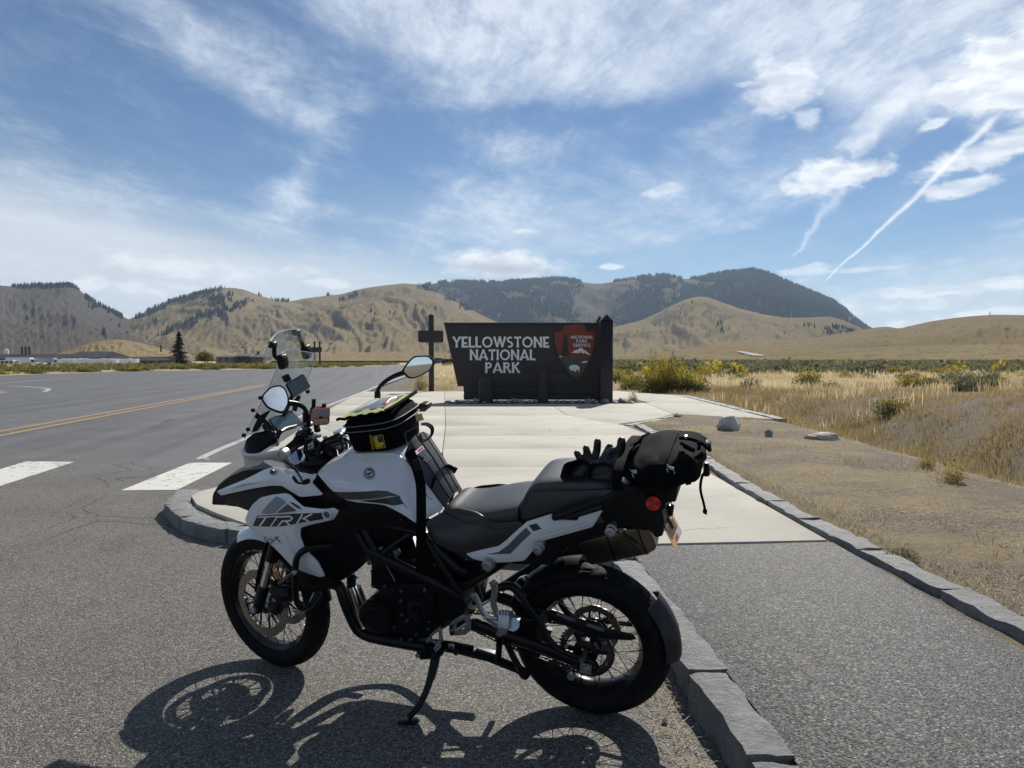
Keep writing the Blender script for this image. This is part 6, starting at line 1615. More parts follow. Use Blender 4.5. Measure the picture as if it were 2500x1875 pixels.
screen('windscreen', Bs('a', [(330, 985, .15), (410, 800, .145), (520, 580, .13), (600, 400, .115), (645, 305, .10)]), Bs('a', [(640, 920, -.15), (760, 700, -.15), (840, 500, -.145), (900, 370, -.13), (932, 285, -.11)]), .055, top_round=1.0)
screen('spoiler_screen', Bs('a', [(500, 368, .115), (497, 300, .118), (512, 235, .118), (545, 180, .108)]), Bs('a', [(800, 250, -.105), (820, 190, -.11), (828, 130, -.11), (800, 82, -.10)]), .025, top_round=.8)
for s, pts, lat in ((1, [(575, 210), (578, 300), (620, 330)], .10), (-1, [(770, 110), (800, 190), (830, 245)], -.105)):
    q = Bs('a', pts, lat)
    ptube('spoiler_arm', q, .009, BLACKP, None, 10, 3)
    cl = B('a', *((635, 330) if s > 0 else (832, 250)), lat)
    MB().prism(chaikin([cl + Vector(v) for v in ((.012, .015, -.040), (.016, .015, .018), (-.012, .015, .024), (-.024, .015, .0), (-.018, .015, -.038))], .2), Vector((0, -.030, 0))).obj('spoiler_clamp', BLACKP, bike, bevel=.006)
    kn = B('a', *((560, 212) if s > 0 else (755, 110)), lat)
    MB().prism(chaikin([kn + Vector(v) for v in ((.014, .012, -.012), (.014, .012, .018), (-.014, .012, .014), (-.018, .012, -.010))], .2), Vector((0, -.024, 0))).obj('spoiler_clamp', BLACKP, bike, bevel=.005)
for x, y in ((322, 957), (357, 908), (398, 750), (460, 648)): bolt(B('a', x, y, .15), .0085, BLACKP, (.5, .8, .2), None, .007, 'screen_bolt')
# phone mount arm etc. are with the phone

# ---------------------------------------------------------------- mirrors
def mirror_head(name, k, outline, lat, look, stem, scale_back=.03):
    """glass aimed so that it shows the direction `look` (world) to the viewer"""
    cx, cy = sum(p[0] for p in outline) / len(outline), sum(p[1] for p in outline) / len(outline)
    pc = B(k, cx, cy, lat); wc = BM @ pc
    nw = ((CAMV - wc).normalized() + Vector(look).normalized()).normalized(); n_ = BMI.to_3x3() @ nw
    g = chaikin([BP(k, x, y, pc, n_) for x, y in outline], .16, 2)
    cc = sum(g, Vector()) / len(g)
    st = ptube('mirror_stem', stem, [.011, .0095, .009, .010, .012][:len(stem)], BLACKM, None, 10, 4)
    house = [[cc + (p - cc) * s - n_ * d for p in g] for s, d in ((1.06, -.003), (1.08, .004), (1.0, .018), (.75, .030), (.3, .036))]
    MB().loft(house).obj('mirror_housing', BLACKP, st, smooth=50)
    MB().prism([cc + (p - cc) * .93 + n_ * .0036 for p in g], n_ * .0012).obj('mirror_glass', MIRR, st)
    return st
mirror_head('m', 'a', [(482, 625), (545, 563), (620, 548), (662, 575), (690, 645), (688, 705), (655, 765), (620, 768), (522, 730), (474, 665)], .36, (.25, -1, .75), Bs('a', [(845, 860, .25), (842, 790, .26), (825, 735, .28), (770, 700, .31), (690, 690, .345)]))
mirror_head('m', 'a', [(1632, 425), (1690, 345), (1735, 306), (1850, 301), (1893, 345), (1868, 412), (1790, 460), (1725, 485), (1680, 478)], -.42, (.30, -1, .041), Bs('a', [(1428, 690, -.33), (1428, 610, -.33), (1450, 550, -.34), (1540, 480, -.37), (1640, 440, -.40)]))
MB().tube(Bs('a', [(845, 870, .25), (843, 770, .26)]), .016, 12).obj('mirror_boot', BLACKP, bike)
MB().tube(Bs('a', [(1428, 690, -.33), (1428, 595, -.33)]), .014, 12).obj('mirror_boot', BLACKP, bike)
# ================================================================= LUGGAGE AND GEAR ON THE BIKE
def bthing(name, base, label, cat, group=None):
    o = empty(name, mw=BM @ Matrix.Translation(base)); BASE[o.name] = Vector(base)
    return tag(o, label, cat, group)
CORD = material('black_cordura', (.0050, .0055, .0065), .82, spec=.05, var=.3, vscale=60, bump=.0008, bscale=700)
CORDG = material('grey_vinyl', (.028, .030, .034), .5, var=.2, vscale=40, bump=.0005, bscale=500)
WEB = material('black_webbing', (.006, .006, .007), .85, spec=.06, var=.3, vscale=200, bump=.0006, bscale=1200)
PIPE_ = material('grey_piping', (.16, .165, .17), .6, var=.1)
NEON = material('neon_yellow_fabric', (.43, .46, .17), .6, var=.12, vscale=30)
YLOGO = material('yellow_print', (.62, .46, .02), .5, var=.1)
def ribbon(name, pts, w, side, mat, parent, th=.0022, curve=5):
    """flat strap along points, width along `side`"""
    P = crom([Vector(p) for p in pts], curve) if curve and len(pts) > 2 else [Vector(p) for p in pts]
    side = Vector(side).normalized(); rings = []
    for i, p in enumerate(P):
        t = (P[min(i + 1, len(P) - 1)] - P[max(i - 1, 0)]).normalized(); s = (side - t * side.dot(t)).normalized(); n_ = t.cross(s)
        rings.append([p + s * w / 2 + n_ * th / 2, p - s * w / 2 + n_ * th / 2, p - s * w / 2 - n_ * th / 2, p + s * w / 2 - n_ * th / 2])
    return MB().loft(rings).obj(name, mat, parent, smooth=40)
# ---- tank bag
tb_c = B('a', 1450, 1110, 0.0)
tbag = bthing('tank_bag', tb_c, 'black tank bag with yellow-edged clear map pocket on the tank', 'bag')
tx0, tx1 = B('a', 1190, 1090, .13).x, B('a', 1800, 980, -.11).x
def tb_ring(f0, f1, z0, z1, w, n=40, p=.55):
    """rounded rectangle, front x = f0, rear x = f1, at heights z0 (front) and z1 (rear)"""
    cx, hx = (f0 + f1) / 2, abs(f0 - f1) / 2; r_ = []
    for j in range(n):
        a = 2 * math.pi * j / n; c, s = math.cos(a), math.sin(a)
        x = cx + hx * math.copysign(abs(c) ** p, c); y = w * math.copysign(abs(s) ** p, s); t = (x - f1) / (f0 - f1)
        r_.append(Vector((x, y, z1 + (z0 - z1) * t)))
    return r_
def zz(x, y, l): return B('a', x, y, l).z
zb0, zb1 = zz(1195, 1108, .13), zz(1700, 1092, .13)
_far = B('a', 1750, 640, -.115); zt0, zt1 = zz(1130, 850, .13), _far.z
xf, xr_ = B('a', 1118, 850, .13).x, _far.x
lay = []
for t, ex_, wd in ((0, .0, .122), (.04, .008, .130), (.30, .012, .136), (.62, .014, .138), (.64, .018, .142), (.665, .018, .142), (.69, .014, .138), (.78, .014, .138), (.80, .018, .142), (.825, .018, .142), (.85, .012, .136), (.95, .004, .130), (1.0, -.012, .118)):
    f0 = tx0 + (xf - tx0) * t + ex_; f1 = tx1 + (xr_ - tx1) * t - ex_
    lay.append(tb_ring(f0, f1, zb0 + (zt0 - zb0) * t, zb1 + (zt1 - zb1) * t, wd))
tbody = MB().loft(lay).obj('bag_body', CORD, tbag, smooth=50)
for t in (.652, .812):
    f0 = tx0 + (xf - tx0) * t + .020; f1 = tx1 + (xr_ - tx1) * t - .020
    r_ = tb_ring(f0, f1, zb0 + (zt0 - zb0) * t, zb1 + (zt1 - zb1) * t, .1445, 60)
    MB().tube(r_ + [r_[0]], .0022, 5).obj('piping', PIPE_, tbody)
# map pocket on top
def top_pt(s, y, dz): # s 0 front .. 1 rear
    x = (xf + .004) + (xr_ - xf - .008) * s; return Vector((x, y, zt0 + (zt1 - zt0) * s + dz))
def pocket(name, s0, s1, w, dz, mat, arch=.012, th=.004, n=16, wav=.0):
    rings = []
    for i in range(n + 1):
        s = s0 + (s1 - s0) * i / n; row = []
        for j in range(n + 1):
            q = -1 + 2 * j / n; row.append(top_pt(s, q * w, dz + arch * (1 - q * q) * (1 - (2 * i / n - 1) ** 2) + wav * math.sin(i * 1.3 + j * .8)))
        rings.append(row + [p - Vector((0, 0, th)) for p in row[::-1]])
    return MB().loft(rings).obj(name, mat, tbag, smooth=50)
mp_ = pocket('map_pocket', .0, .93, .142, .016, NEON, wav=.003)
pocket('map_frame', .14, .80, .088, .024, material('map_case_dark', (.20, .225, .22), .35, coat=.4, var=.3, vscale=20), th=.003)
pocket('map_sheet', .22, .58, .062, .028, material('paper_map', (.66, .68, .69), .3, coat=.6, var=.25, vscale=25), th=.001, arch=.009)
pocket('map_sheet', .66, .76, .058, .028, material('red_map_fold', (.45, .12, .07), .4, coat=.4, var=.25, vscale=30), th=.001, arch=.009)
ptube('pocket_hem', [top_pt(s, .143, .014 + .003 * math.sin(s * 30)) for s in np.linspace(0, .93, 18)], .006, CORD, tbag, 8, 0)
ptube('pocket_hem', [top_pt(.95 + .03 * math.sin(q * 1.5), .14 * math.cos(q), .018) for q in np.linspace(0, math.pi, 16)], .008, CORD, tbag, 8, 0)
# logo patch on the side: square wolf badge and the maker's word
def side_pt(x, y, e=.0): 
    p = B('k', x, y, .142 + e); return p
lg = MB().prism(chaikin([side_pt(*q, .000) for q in ((328, 800), (468, 778), (510, 955), (372, 972))], .08), Vector((0, .002, 0))).obj('badge', YLOGO, tbag)
MB().prism(chaikin([side_pt(*q, .0022) for q in ((336, 806), (461, 786), (502, 950), (376, 966))], .08), Vector((0, .0008, 0))).obj('badge_ground', BLKD, lg)
MB().prism([side_pt(*q, .0032) for q in ((350, 830), (372, 800), (388, 804), (400, 835), (398, 862), (425, 890), (450, 884), (478, 880), (484, 905), (470, 930), (462, 948), (440, 940), (425, 962), (405, 945), (384, 962), (366, 880))], Vector((0, .0008, 0))).obj('badge_wolf', YLOGO, lg)
MB().prism([side_pt(*q, .0032) for q in circle(428, 812, 17, 14)], Vector((0, .0006, 0))).obj('badge_moon', GREYD2, lg)
text_on('badge_word', 'Wolfman', .0165, side_pt(318, 884, .004), side_pt(296, 800) - side_pt(336, 970), Vector((1, 0, .2)), YLOGO, tbag)
# side pocket stitched outline and rear details
q = [B('k', x, y, .128) + Vector((0, .012, 0)) for x, y in ((780, 745), (950, 660), (985, 820), (820, 897))]
ptube('pocket_stitch', q + [q[0]], .0012, PIPE_, tbag, 5, 0)
for k in range(4):
    a, b = B('k', 890 + k * 22, 510 - k * 6, .09), B('k', 915 + k * 24, 600 - k * 6, .09)
    MB().tube([a + Vector((-.008, .0, 0)), b + Vector((-.008, .0, 0))], .004, 6).obj('reflective_print', material('reflective_yellow', (.55, .52, .22), .4, var=.1), tbag)
hd = ribbon('grab_handle', Bs('k', [(985, 640, .06), (1060, 640, .05), (1130, 690, .04), (1130, 770, .04), (1080, 840, .05), (1000, 860, .06), (960, 800, .07)]), .026, (0, 1, 0), WEB, tbag, .004)
MB().prism(chaikin(Bs('k', [(955, 365), (1050, 370), (1078, 410), (1050, 460), (965, 470)], -.36), .15), Vector((0, -.05, 0))).obj('handguard_tip', BLACKP, bike, bevel=.006)
# harness apron over the back of the tank
ap_l = Bs('a', [(1650, 1120, .118), (1720, 1232, .119), (1800, 1314, .109), (1870, 1400, .101), (1950, 1510, .094), (1990, 1560, .090)])
rows = []
for p, zc in zip(ap_l, (.045, .050, .046, .040, .034, .028)):
    rows.append([Vector((p.x - .0 + .0, p.y * (1 - 2 * j / 16), p.z + zc * (1 - abs(1 - 2 * j / 16) ** 2.4))) for j in range(17)])
apr = MB().loft([r_ + [v - Vector((0, 0, .006)) for v in r_[::-1]] for r_ in rows]).obj('harness_apron', CORDG, tbag, smooth=55)
for j in (4, 8, 12): MB().tube([rows[i][j] + Vector((0, 0, .001)) for i in range(len(rows))], .0018, 5, 3).obj('apron_seam', CORD, apr)
j_ = [r_[3] for r_ in rows]
lb = MB(); c0 = rows[1][5] + Vector((-.012, 0, .004))
tl = (rows[2][5] - rows[1][5]).normalized(); tw = Vector((0, 1, 0)); nl = tl.cross(tw).normalized(); nl = nl if nl.z > 0 else -nl
c0 = rows[1][5] + nl * .004
def lab(x0, x1, y0, y1, mat, nm, e=0.0):
    MB().prism([c0 + tl * x + tw * y + nl * e for x, y in ((x0, y0), (x1, y0), (x1, y1), (x0, y1))], nl * .0006).obj(nm, mat, apr)
lab(-.012, .004, -.032, .040, WHTD, 'warning_label'); lab(-.009, .001, -.026, .018, material('label_red', (.45, .05, .06), .5, var=.1), 'warning_label', .0008)
for k in range(5): lab(.010 + k * .009, .0125 + k * .009, -.030, .030 - .008 * (k % 3), GREYD, 'label_line')
# straps
strap = ribbon('strap', Bs('c', [(1480, -60, .15), (1530, 60, .175), (1560, 180, .205), (1565, 320, .232), (1565, 480, .225), (1562, 640, .20), (1560, 830, .19)]), .040, (1, 0, 0), WEB, tbag, .003)
MB().prism(Bs('a', [(1720, 1160), (1780, 1150), (1810, 1240), (1750, 1255)], .182), Vector((0, .012, 0))).obj('buckle', BLACKP, tbag, bevel=.003)
ribbon('strap', [rows[3][k] + Vector((0, 0, .004)) for k in range(0, 17)], .030, (1, 0, -.8), WEB, tbag, .003, 0)
ribbon('strap_tail', Bs('k', [(1250, 1180, -.10), (1330, 1220, -.13), (1460, 1270, -.16)]), .028, (0, .2, 1), WEB, tbag, .003)
ribbon('strap', Bs('k', [(1000, 900, -.06), (1100, 980, -.09), (1200, 1060, -.11), (1260, 1110, -.12), (1280, 1190, -.12)]), .028, (0, 1, 0), WEB, tbag, .004)
MB().box(B('k', 1235, 1065, -.115), (.022, .03, .022)).obj('buckle', BLACKP, tbag, bevel=.004)
ptube('strap_cord', Bs('a', [(1830, 1440, .19), (1850, 1470, .20), (1880, 1485, .20)]), .0018, BLACKP, tbag, 5, 3)

# ---- dry bag across the rack
def pillow(name, outline, lays, mat, parent, wob=.004, seed=1, n_it=2):
    """stack of scaled outlines along the cross axis: (lat, scale, dx, dz)"""
    o = chaikin(outline, .22, n_it); dense = []
    for i in range(len(o)):
        a, b = o[i], o[(i + 1) % len(o)]; k = max(1, int((b - a).length / .012)); dense += [a + (b - a) * (j / k) for j in range(k)]
    c = sum(dense, Vector()) / len(dense); rings = []
    for lat, s, dx, dz in lays:
        rg = []
        for p in dense:
            q = Vector((c.x + (p.x - c.x) * s + dx, lat, c.z + (p.z - c.z) * s + dz))
            q += mnoise.noise_vector(q * 14 + Vector((seed, 0, 0))) * wob + mnoise.noise_vector(q * 34 + Vector((0, seed, 0))) * wob * .5
            rg.append(q)
        rings.append(rg)
    return MB().loft(rings).obj(name, mat, parent, smooth=70)
db_base = B('t', 1400, 760, 0)
dbag = bthing('dry_bag', db_base, 'bulging black roll-top duffel bag strapped across the rear rack', 'bag')
db_out = Bs('t', [(868, 470, .10), (895, 362, .04), (960, 300, -.06), (1080, 240, -.07), (1230, 185, -.08), (1380, 160, -.08), (1560, 152, -.08), (1720, 165, -.08), (1850, 205, -.08), (1890, 290, -.06), (1880, 440, -.05), (1856, 600, .05), (1700, 664, .09), (1560, 735, .10), (1400, 775, .10), (1180, 775, .10), (1020, 740, .10), (905, 670, .10), (862, 570, .10)])
db = pillow('bag_body', db_out, [(.213, .15, 0, 0), (.21, .36, 0, 0), (.202, .56, 0, 0), (.188, .73, 0, 0), (.168, .86, 0, 0), (.14, .94, 0, 0), (.10, .985, 0, 0), (.05, 1.0, 0, 0), (0, 1.0, 0, 0), (-.05, 1.0, 0, 0), (-.10, .96, 0, 0), (-.15, .86, 0, 0), (-.19, .68, 0, 0), (-.21, .4, 0, 0)], CORD, dbag, .012, 4)
def wrap(xa, ya, xb, yb, w, nm='strap'):
    """strap over the bag: up the near face, over the top and down the far side"""
    x = B('t', xa, ya, -.13).x; zt_ = max(p.z for p in db_out if abs(p.x - x) < .06); zb_ = min(p.z for p in db_out if abs(p.x - x) < .09)
    pts = [Vector((x, l_, zb_ + (zt_ - zb_) * f)) for l_, f in ((.15, .03), (.196, .16), (.216, .42), (.214, .64), (.196, .82), (.16, .94), (.11, 1.01), (.03, 1.035), (-.05, 1.03), (-.12, .97), (-.19, .8), (-.212, .5))]
    return ribbon(nm, pts, w, (1, 0, 0), WEB, dbag, .003, 5)
wrap(1010, 272, 1040, 720, .034); wrap(1500, 150, 1470, 760, .034)
MB().tube([B('t', 1450, 145, .06), B('t', 1450, 128, .06), B('t', 1500, 124, .06), B('t', 1552, 128, .06), B('t', 1552, 150, .06)], .0025, 6, 0).obj('strap_ring', SILVER, dbag)
ribbon('roll_top', Bs('t', [(1560, 165, .06), (1700, 180, .06), (1830, 225, .06), (1925, 305, .05)]), .06, (0, 1, 0), CORD, dbag, .012)
MB().prism(Bs('t', [(1860, 245), (1935, 275), (1930, 330), (1870, 310)], .07), Vector((0, -.04, 0))).obj('buckle', BLACKP, dbag, bevel=.004)
MB().prism(Bs('t', [(1612, 172), (1648, 178), (1645, 212), (1610, 206)], .13), Vector((0, -.02, 0))).obj('buckle', SILVER, dbag, bevel=.003)
for k, pts in enumerate(([(1560, 255), (1640, 300), (1740, 350), (1690, 345), (1600, 300)], [(1770, 270), (1800, 260), (1790, 330), (1775, 320)], [(1740, 450), (1790, 420), (1840, 380), (1830, 410), (1770, 460)])):
    ptube('fold', Bs('t', pts, .185), .006, CORD, dbag, 8, 4)
LGREY = material('reflective_grey', (.42, .44, .46), .4, var=.1)
def on_bag(pts, nm, mat, e=.212):
    MB().prism([B('t', x, y, e) for x, y in pts], Vector((0, .0012, 0))).obj(nm, mat, dbag)
on_bag([(1394, 520), (1412, 516), (1424, 540), (1488, 562), (1486, 596), (1440, 580), (1410, 560)], 'reflective_print', LGREY); on_bag([(1396, 575), (1408, 580), (1414, 620), (1402, 612)], 'reflective_print', LGREY); on_bag([(1484, 604), (1496, 608), (1498, 640), (1488, 632)], 'reflective_print', LGREY)
on_bag([(945, 580), (960, 592), (1026, 590), (1032, 630), (1000, 636), (965, 612)], 'reflective_print', LGREY, .209); on_bag([(966, 632), (980, 640), (1000, 680), (988, 684)], 'reflective_print', LGREY, .209)
ribbon('strap', Bs('t', [(1020, 255, .10), (985, 262, .05), (1040, 225, -.02), (1090, 222, -.06)]), .03, (.3, 1, 0), WEB, dbag, .004)
tl_ = ribbon('strap_tail', Bs('t', [(1880, 600, .02), (1835, 660, .02), (1812, 760, .02), (1815, 860, .02), (1850, 1000, .02), (1868, 1090, .02)]), .010, (.9, -.4, 0), WEB, dbag, .002)
MB().prism(Bs('t', [(1838, 1085), (1852, 1062), (1894, 1085), (1888, 1146), (1838, 1118)], .02), Vector((0, -.003, 0))).obj('strap_tab', WEB, dbag)
MB().tube(Bs('t', [(1885, 500, .02), (1886, 560, .02), (1884, 640, .02), (1886, 660, .02)]), [.008, .010, .013, .010], 8).obj('buckle', BLACKP, dbag)
MB().prism(Bs('t', [(1612, 720), (1690, 668), (1698, 766), (1632, 780)], .08), Vector((0, -.004, 0))).obj('strap_tab', WEB, dbag)
MB().prism(Bs('t', [(1050, 740), (1400, 780), (1540, 790), (1500, 995), (1300, 960), (1100, 860)], .11), Vector((0, -.22, 0))).obj('rack_pannier_plate', BLACKP, bike, bevel=.008)

# ---- gloves: cuffs, palms and fingers grown together with a voxel remesh
def capsule(mb, a, b, ra, rb_, n=12):
    a, b = Vector(a), Vector(b); t = (b - a).normalized(); rs, ps = [], []
    for k in range(5):
        ph = math.pi / 2 * (1 - k / 4); ps.append(a - t * ra * math.sin(ph)); rs.append(max(ra * math.cos(ph), .0006))
    for k in range(5):
        ph = math.pi / 2 * k / 4; ps.append(b + t * rb_ * math.sin(ph)); rs.append(max(rb_ * math.cos(ph), .0006))
    mb.tube(ps, rs, n)
LEA = material('black_leather', (.011, .011, .012), .36, var=.35, vscale=90, bump=.0015, bscale=160, rvar=.12)
def remesh(o, vox=.0045, it=4):
    md = o.modifiers.new('r', 'REMESH'); md.mode = 'VOXEL'; md.voxel_size = vox; md.use_smooth_shade = True
    sm_ = o.modifiers.new('s', 'SMOOTH'); sm_.iterations = it; sm_.factor = .5
    dg = bpy.context.evaluated_depsgraph_get(); me = bpy.data.meshes.new_from_object(o.evaluated_get(dg))
    o.modifiers.clear(); old = o.data; o.data = me; bpy.data.meshes.remove(old)
    if not me.materials: me.materials.append(LEA)
    me.polygons.foreach_set('use_smooth', np.ones(len(me.polygons), dtype=bool))
def glove(label, fingers, palm, cuff, base):
    g = bthing('glove', base, label, 'glove', 'pair of riding gloves on the pillion seat')
    m = MB()
    for chain, r0, r1 in fingers:
        for i in range(len(chain) - 1):
            ra = r0 + (r1 - r0) * i / (len(chain) - 1); rb_ = r0 + (r1 - r0) * (i + 1) / (len(chain) - 1); capsule(m, chain[i], chain[i + 1], ra, rb_)
    for a, b, r0, r1 in palm: capsule(m, a, b, r0, r1, 14)
    o = m.obj('hand', LEA, g); remesh(o)
    rings = []
    for p, t, r_ in cuff:
        t = Vector(t).normalized(); a = Vector((0, 0, 1)); a = (a - t * a.dot(t)).normalized(); b = t.cross(a)
        rings.append([Vector(p) + (a * math.cos(2 * math.pi * j / 22) * .92 + b * math.sin(2 * math.pi * j / 22) * 1.05) * r_ * (1 + .05 * math.sin(j * 1.7)) for j in range(22)])
    c_ = MB().loft(rings, caps=False).obj('cuff', LEA, g, smooth=60)
    return g
def T(x, y, l): return B('t', x, y, l)
glove('black leather glove lying left on the seat, cuff opening towards the viewer',
      [([T(370, 520, .05), T(335, 450, .05), T(292, 385, .05)], .015, .0125), ([T(440, 500, .03), T(430, 410, .03), T(405, 325, .03)], .017, .0135), ([T(480, 500, .01), T(520, 420, .0), T(540, 350, -.01), T(548, 245, -.01)], .017, .0145)],
      [(T(400, 560, .05), T(470, 560, .02), .036, .036), (T(380, 600, .04), T(330, 620, .05), .044, .046), (T(460, 600, .03), T(480, 540, .0), .034, .028)],
      [(T(420, 620, .04), (.1, -.9, 0), .043), (T(350, 625, .065), (.3, -1, 0), .050), (T(310, 630, .095), (.4, -1, .05), .056), (T(300, 630, .115), (.4, -1, .05), .059), (T(305, 628, .112), (.4, -1, .05), .054), (T(345, 622, .07), (.3, -1, 0), .044)], T(420, 740, .04))
glove('black leather glove lying right on the seat against the duffel bag',
      [([T(560, 540, .06), T(620, 450, .05), T(680, 390, .04), T(740, 350, .04)], .017, .014), ([T(600, 500, .03), T(650, 400, .02), T(695, 310, .01)], .017, .0145), ([T(770, 520, .04), T(810, 430, .03), T(835, 340, .03), T(842, 235, .03)], .020, .0165), ([T(700, 540, .06), T(780, 500, .06), T(800, 460, .06)], .024, .020)],
      [(T(560, 600, .06), T(640, 560, .05), .038, .040), (T(640, 600, .05), T(740, 560, .05), .044, .040), (T(740, 600, .04), T(790, 520, .04), .036, .026), (T(560, 680, .06), T(700, 670, .06), .042, .040)],
      [(T(640, 640, .05), (-.1, -.9, 0), .050), (T(620, 670, .085), (-.1, -1, 0), .056), (T(610, 675, .115), (-.1, -1, 0), .060), (T(610, 675, .112), (-.1, -1, 0), .054), (T(620, 670, .08), (-.1, -1, 0), .046)], T(620, 750, .05))

# ---- phone on the screen bracket
def slab_thing(quad, thick, n_out):
    c = sum(quad, Vector()) / 4
    ex_ = ((quad[1] - quad[0]) + (quad[2] - quad[3])); w = ex_.length / 2; ex_.normalize()
    ey_ = ((quad[0] - quad[3]) + (quad[1] - quad[2])); ey_ = ey_ - ex_ * ey_.dot(ex_); h = ey_.length / 2; ey_.normalize()
    ez_ = ex_.cross(ey_)
    if ez_.dot(n_out) < 0: ez_ = -ez_
    return c, ex_, ey_, ez_, w, h
to_cam = (BMI @ CAMV)
quad = [B('a', 690, 530, .035), B('a', 824, 442, -.045), B('a', 872, 565, -.045), B('a', 722, 650, .035)]
c, ex1, ey1, ez1, w, h = slab_thing(quad, .01, to_cam - sum(quad, Vector()) / 4)
ph = bthing('smartphone', c - ey1 * h / 2, 'dark smartphone in a holder mounted behind the windscreen', 'phone')
def rect(c, w, h, dz, r_=.1): return chaikin([c + ex1 * sx * w / 2 + ey1 * sy * h / 2 + ez1 * dz for sx, sy in ((-1, -1), (1, -1), (1, 1), (-1, 1))], r_, 2)
MB().prism(rect(c, w * 1.02, h * 1.02, -.016, .06), ez1 * .014).obj('case', BLACKP, ph, bevel=.002)
MB().prism(rect(c, w * .97, h * .95, -.001, .05), ez1 * .0015).obj('screen', LCD, ph)
MB().prism([c + ex1 * sx * w * .54 + ey1 * (h * .5 + sy) + ez1 * dz for sx, sy, dz in ((-.6, .0, -.02), (-.1, .0, -.02), (-.1, .030, -.02), (-.6, .030, -.02))], ez1 * -.03).obj('holder', BLACKP, ph, bevel=.004)
for sx in (-.3, .25): MB().lathe([(.009, 0), (.009, .012), (.0005, .013)], c + ex1 * sx * w - ey1 * (h * .5 + .004), -ey1, 12).obj('holder_foot', BLACKP, ph)
MB().tube([c - ez1 * .03, c - ez1 * .06 - ey1 * .02, B('h', 740, 180, .0)], .009, 8, 3).obj('holder_arm', BLACKP, ph)
# ---- orange satellite messenger with keyboard
quad = [B('a', 872, 735, .045), B('a', 1024, 726, -.012), B('a', 1038, 872, -.012), B('a', 888, 872, .045)]
c, ex1, ey1, ez1, w, h = slab_thing(quad, .02, to_cam - sum(quad, Vector()) / 4)
ms = bthing('satellite_messenger', c - ey1 * h / 2, 'orange handheld messenger with small screen and keyboard on the handlebar', 'messenger')
ORG = material('orange_plastic', (.78, .24, .12), .35, coat=.4, var=.08)
MB().prism(rect(c, w * 1.06, h * 1.05, -.024, .12), ez1 * .022).obj('back_shell', BLACKP, ms, bevel=.002)
face = MB().prism(rect(c, w * .98, h, -.002, .12), ez1 * .004).obj('front_face', ORG, ms, bevel=.0015)
def on_face(x0, x1, y0, y1, dz, mat, nm, par): MB().prism([c + ex1 * (x - .5) * w + ey1 * (.5 - y) * h + ez1 * dz for x, y in ((x0, y1), (x1, y1), (x1, y0), (x0, y0))], ez1 * .0008).obj(nm, mat, par)
on_face(.10, .90, .14, .46, .002, material('grey_lcd', (.30, .34, .36), .15, coat=.8, var=.25, vscale=60), 'screen', face)
on_face(.06, .94, .50, .58, .002, SILVER, 'button_bar', face); on_face(.42, .60, .49, .60, .0028, BLACKP, 'nav_button', face)
on_face(.06, .94, .62, .93, .0018, BLACKP, 'keypad', face)
KEY = material('key_white', (.85, .78, .74), .4, var=.1)
for r_ in range(4):
    for q in range(9): on_face(.085 + q * .094, .150 + q * .094, .640 + r_ * .072, .690 + r_ * .072, .003, KEY, 'key', face)
MB().tube([c + ex1 * -.36 * w + ey1 * h * .48 - ez1 * .012, c + ex1 * -.36 * w + ey1 * h * .98 - ez1 * .012], .0085, 12).obj('antenna', BLACKP, ms)
MB().box(c + ex1 * .22 * w + ey1 * h * .56 - ez1 * .012, (.014, .014, .02)).obj('cap', BLACKP, ms, bevel=.002)
MB().tube([c - ez1 * .024, c - ez1 * .05 - ey1 * h * .6, c - ey1 * h * .95 - ez1 * .03], .014, 10, 3).obj('mount_arm', BLACKP, ms)
# ================================================================= BACKGROUND: far buildings, vehicles, signs
bpy.context.view_layer.update()
_dg = bpy.context.evaluated_depsgraph_get()
def hit(k, x, y):
    ok, loc, nor, idx, ob, _ = SC.ray_cast(_dg, CAMV + ray(k, x, y).normalized() * 60, ray(k, x, y).normalized())
    return loc if ok else None
# pale road climbing the far slope at right
qs = [[(800, 158), (835, 160), (870, 166), (905, 172), (945, 178)], [(945, 182), (905, 181), (880, 181), (850, 174), (815, 164)]]
rows = []
for a, b in zip(qs[0], qs[1][::-1]):
    pa, pb = hit('f', *a), hit('f', *b)
    if pa and pb: rows.append((pa + Vector((0, 0, .5)), pb + Vector((0, 0, .5))))
if len(rows) > 1:
    V = [p for r_ in rows for p in r_]
    tag(up(mesh('road', V, [(2 * i, 2 * i + 1, 2 * i + 3, 2 * i + 2) for i in range(len(rows) - 1)], material('far_road', (.115, .112, .108), .8, var=.15, vscale=.05))), kind='structure')
def plantmat(name, lo, hi, scale=3.0, rough=.8, tr=.25):
    def f(b, P, t):
        g = X.n('ShaderNodeNewGeometry'); oi = X.n('ShaderNodeObjectInfo')
        n_ = noise(X(g.outputs['Position']), scale, 3, .6)
        rp = X(g.outputs['Random Per Island'])
        c = mixc((n_ * .5 + rp * .5 + (X(oi.outputs['Random']) - .5) * .2).clamp(), lo, hi); setc(b, t, c)
        b.inputs['Roughness'].default_value = rough; b.inputs['Specular IOR Level'].default_value = .2
        tl_ = X.n('ShaderNodeBsdfTranslucent'); t.links.new(c.s, tl_.inputs[0])
        mx = X.n('ShaderNodeMixShader'); mx.inputs[0].default_value = tr
        t.links.new(b.outputs[0], mx.inputs[1]); t.links.new(tl_.outputs[0], mx.inputs[2]); t.links.new(mx.outputs[0], t.nodes['Material Output'].inputs[0])
    return material(name, build=f)
WHITEV = material('white_vehicle_paint', (.70, .72, .74), .35, coat=.4, var=.05)
GREYV = material('grey_truck_box', (.33, .34, .35), .5, var=.08)
DARKV = material('dark_vehicle_paint', (.025, .027, .03), .3, coat=.4, var=.1)
VGLASS = material('vehicle_glass', (.02, .024, .03), .1, coat=.8, var=.1)
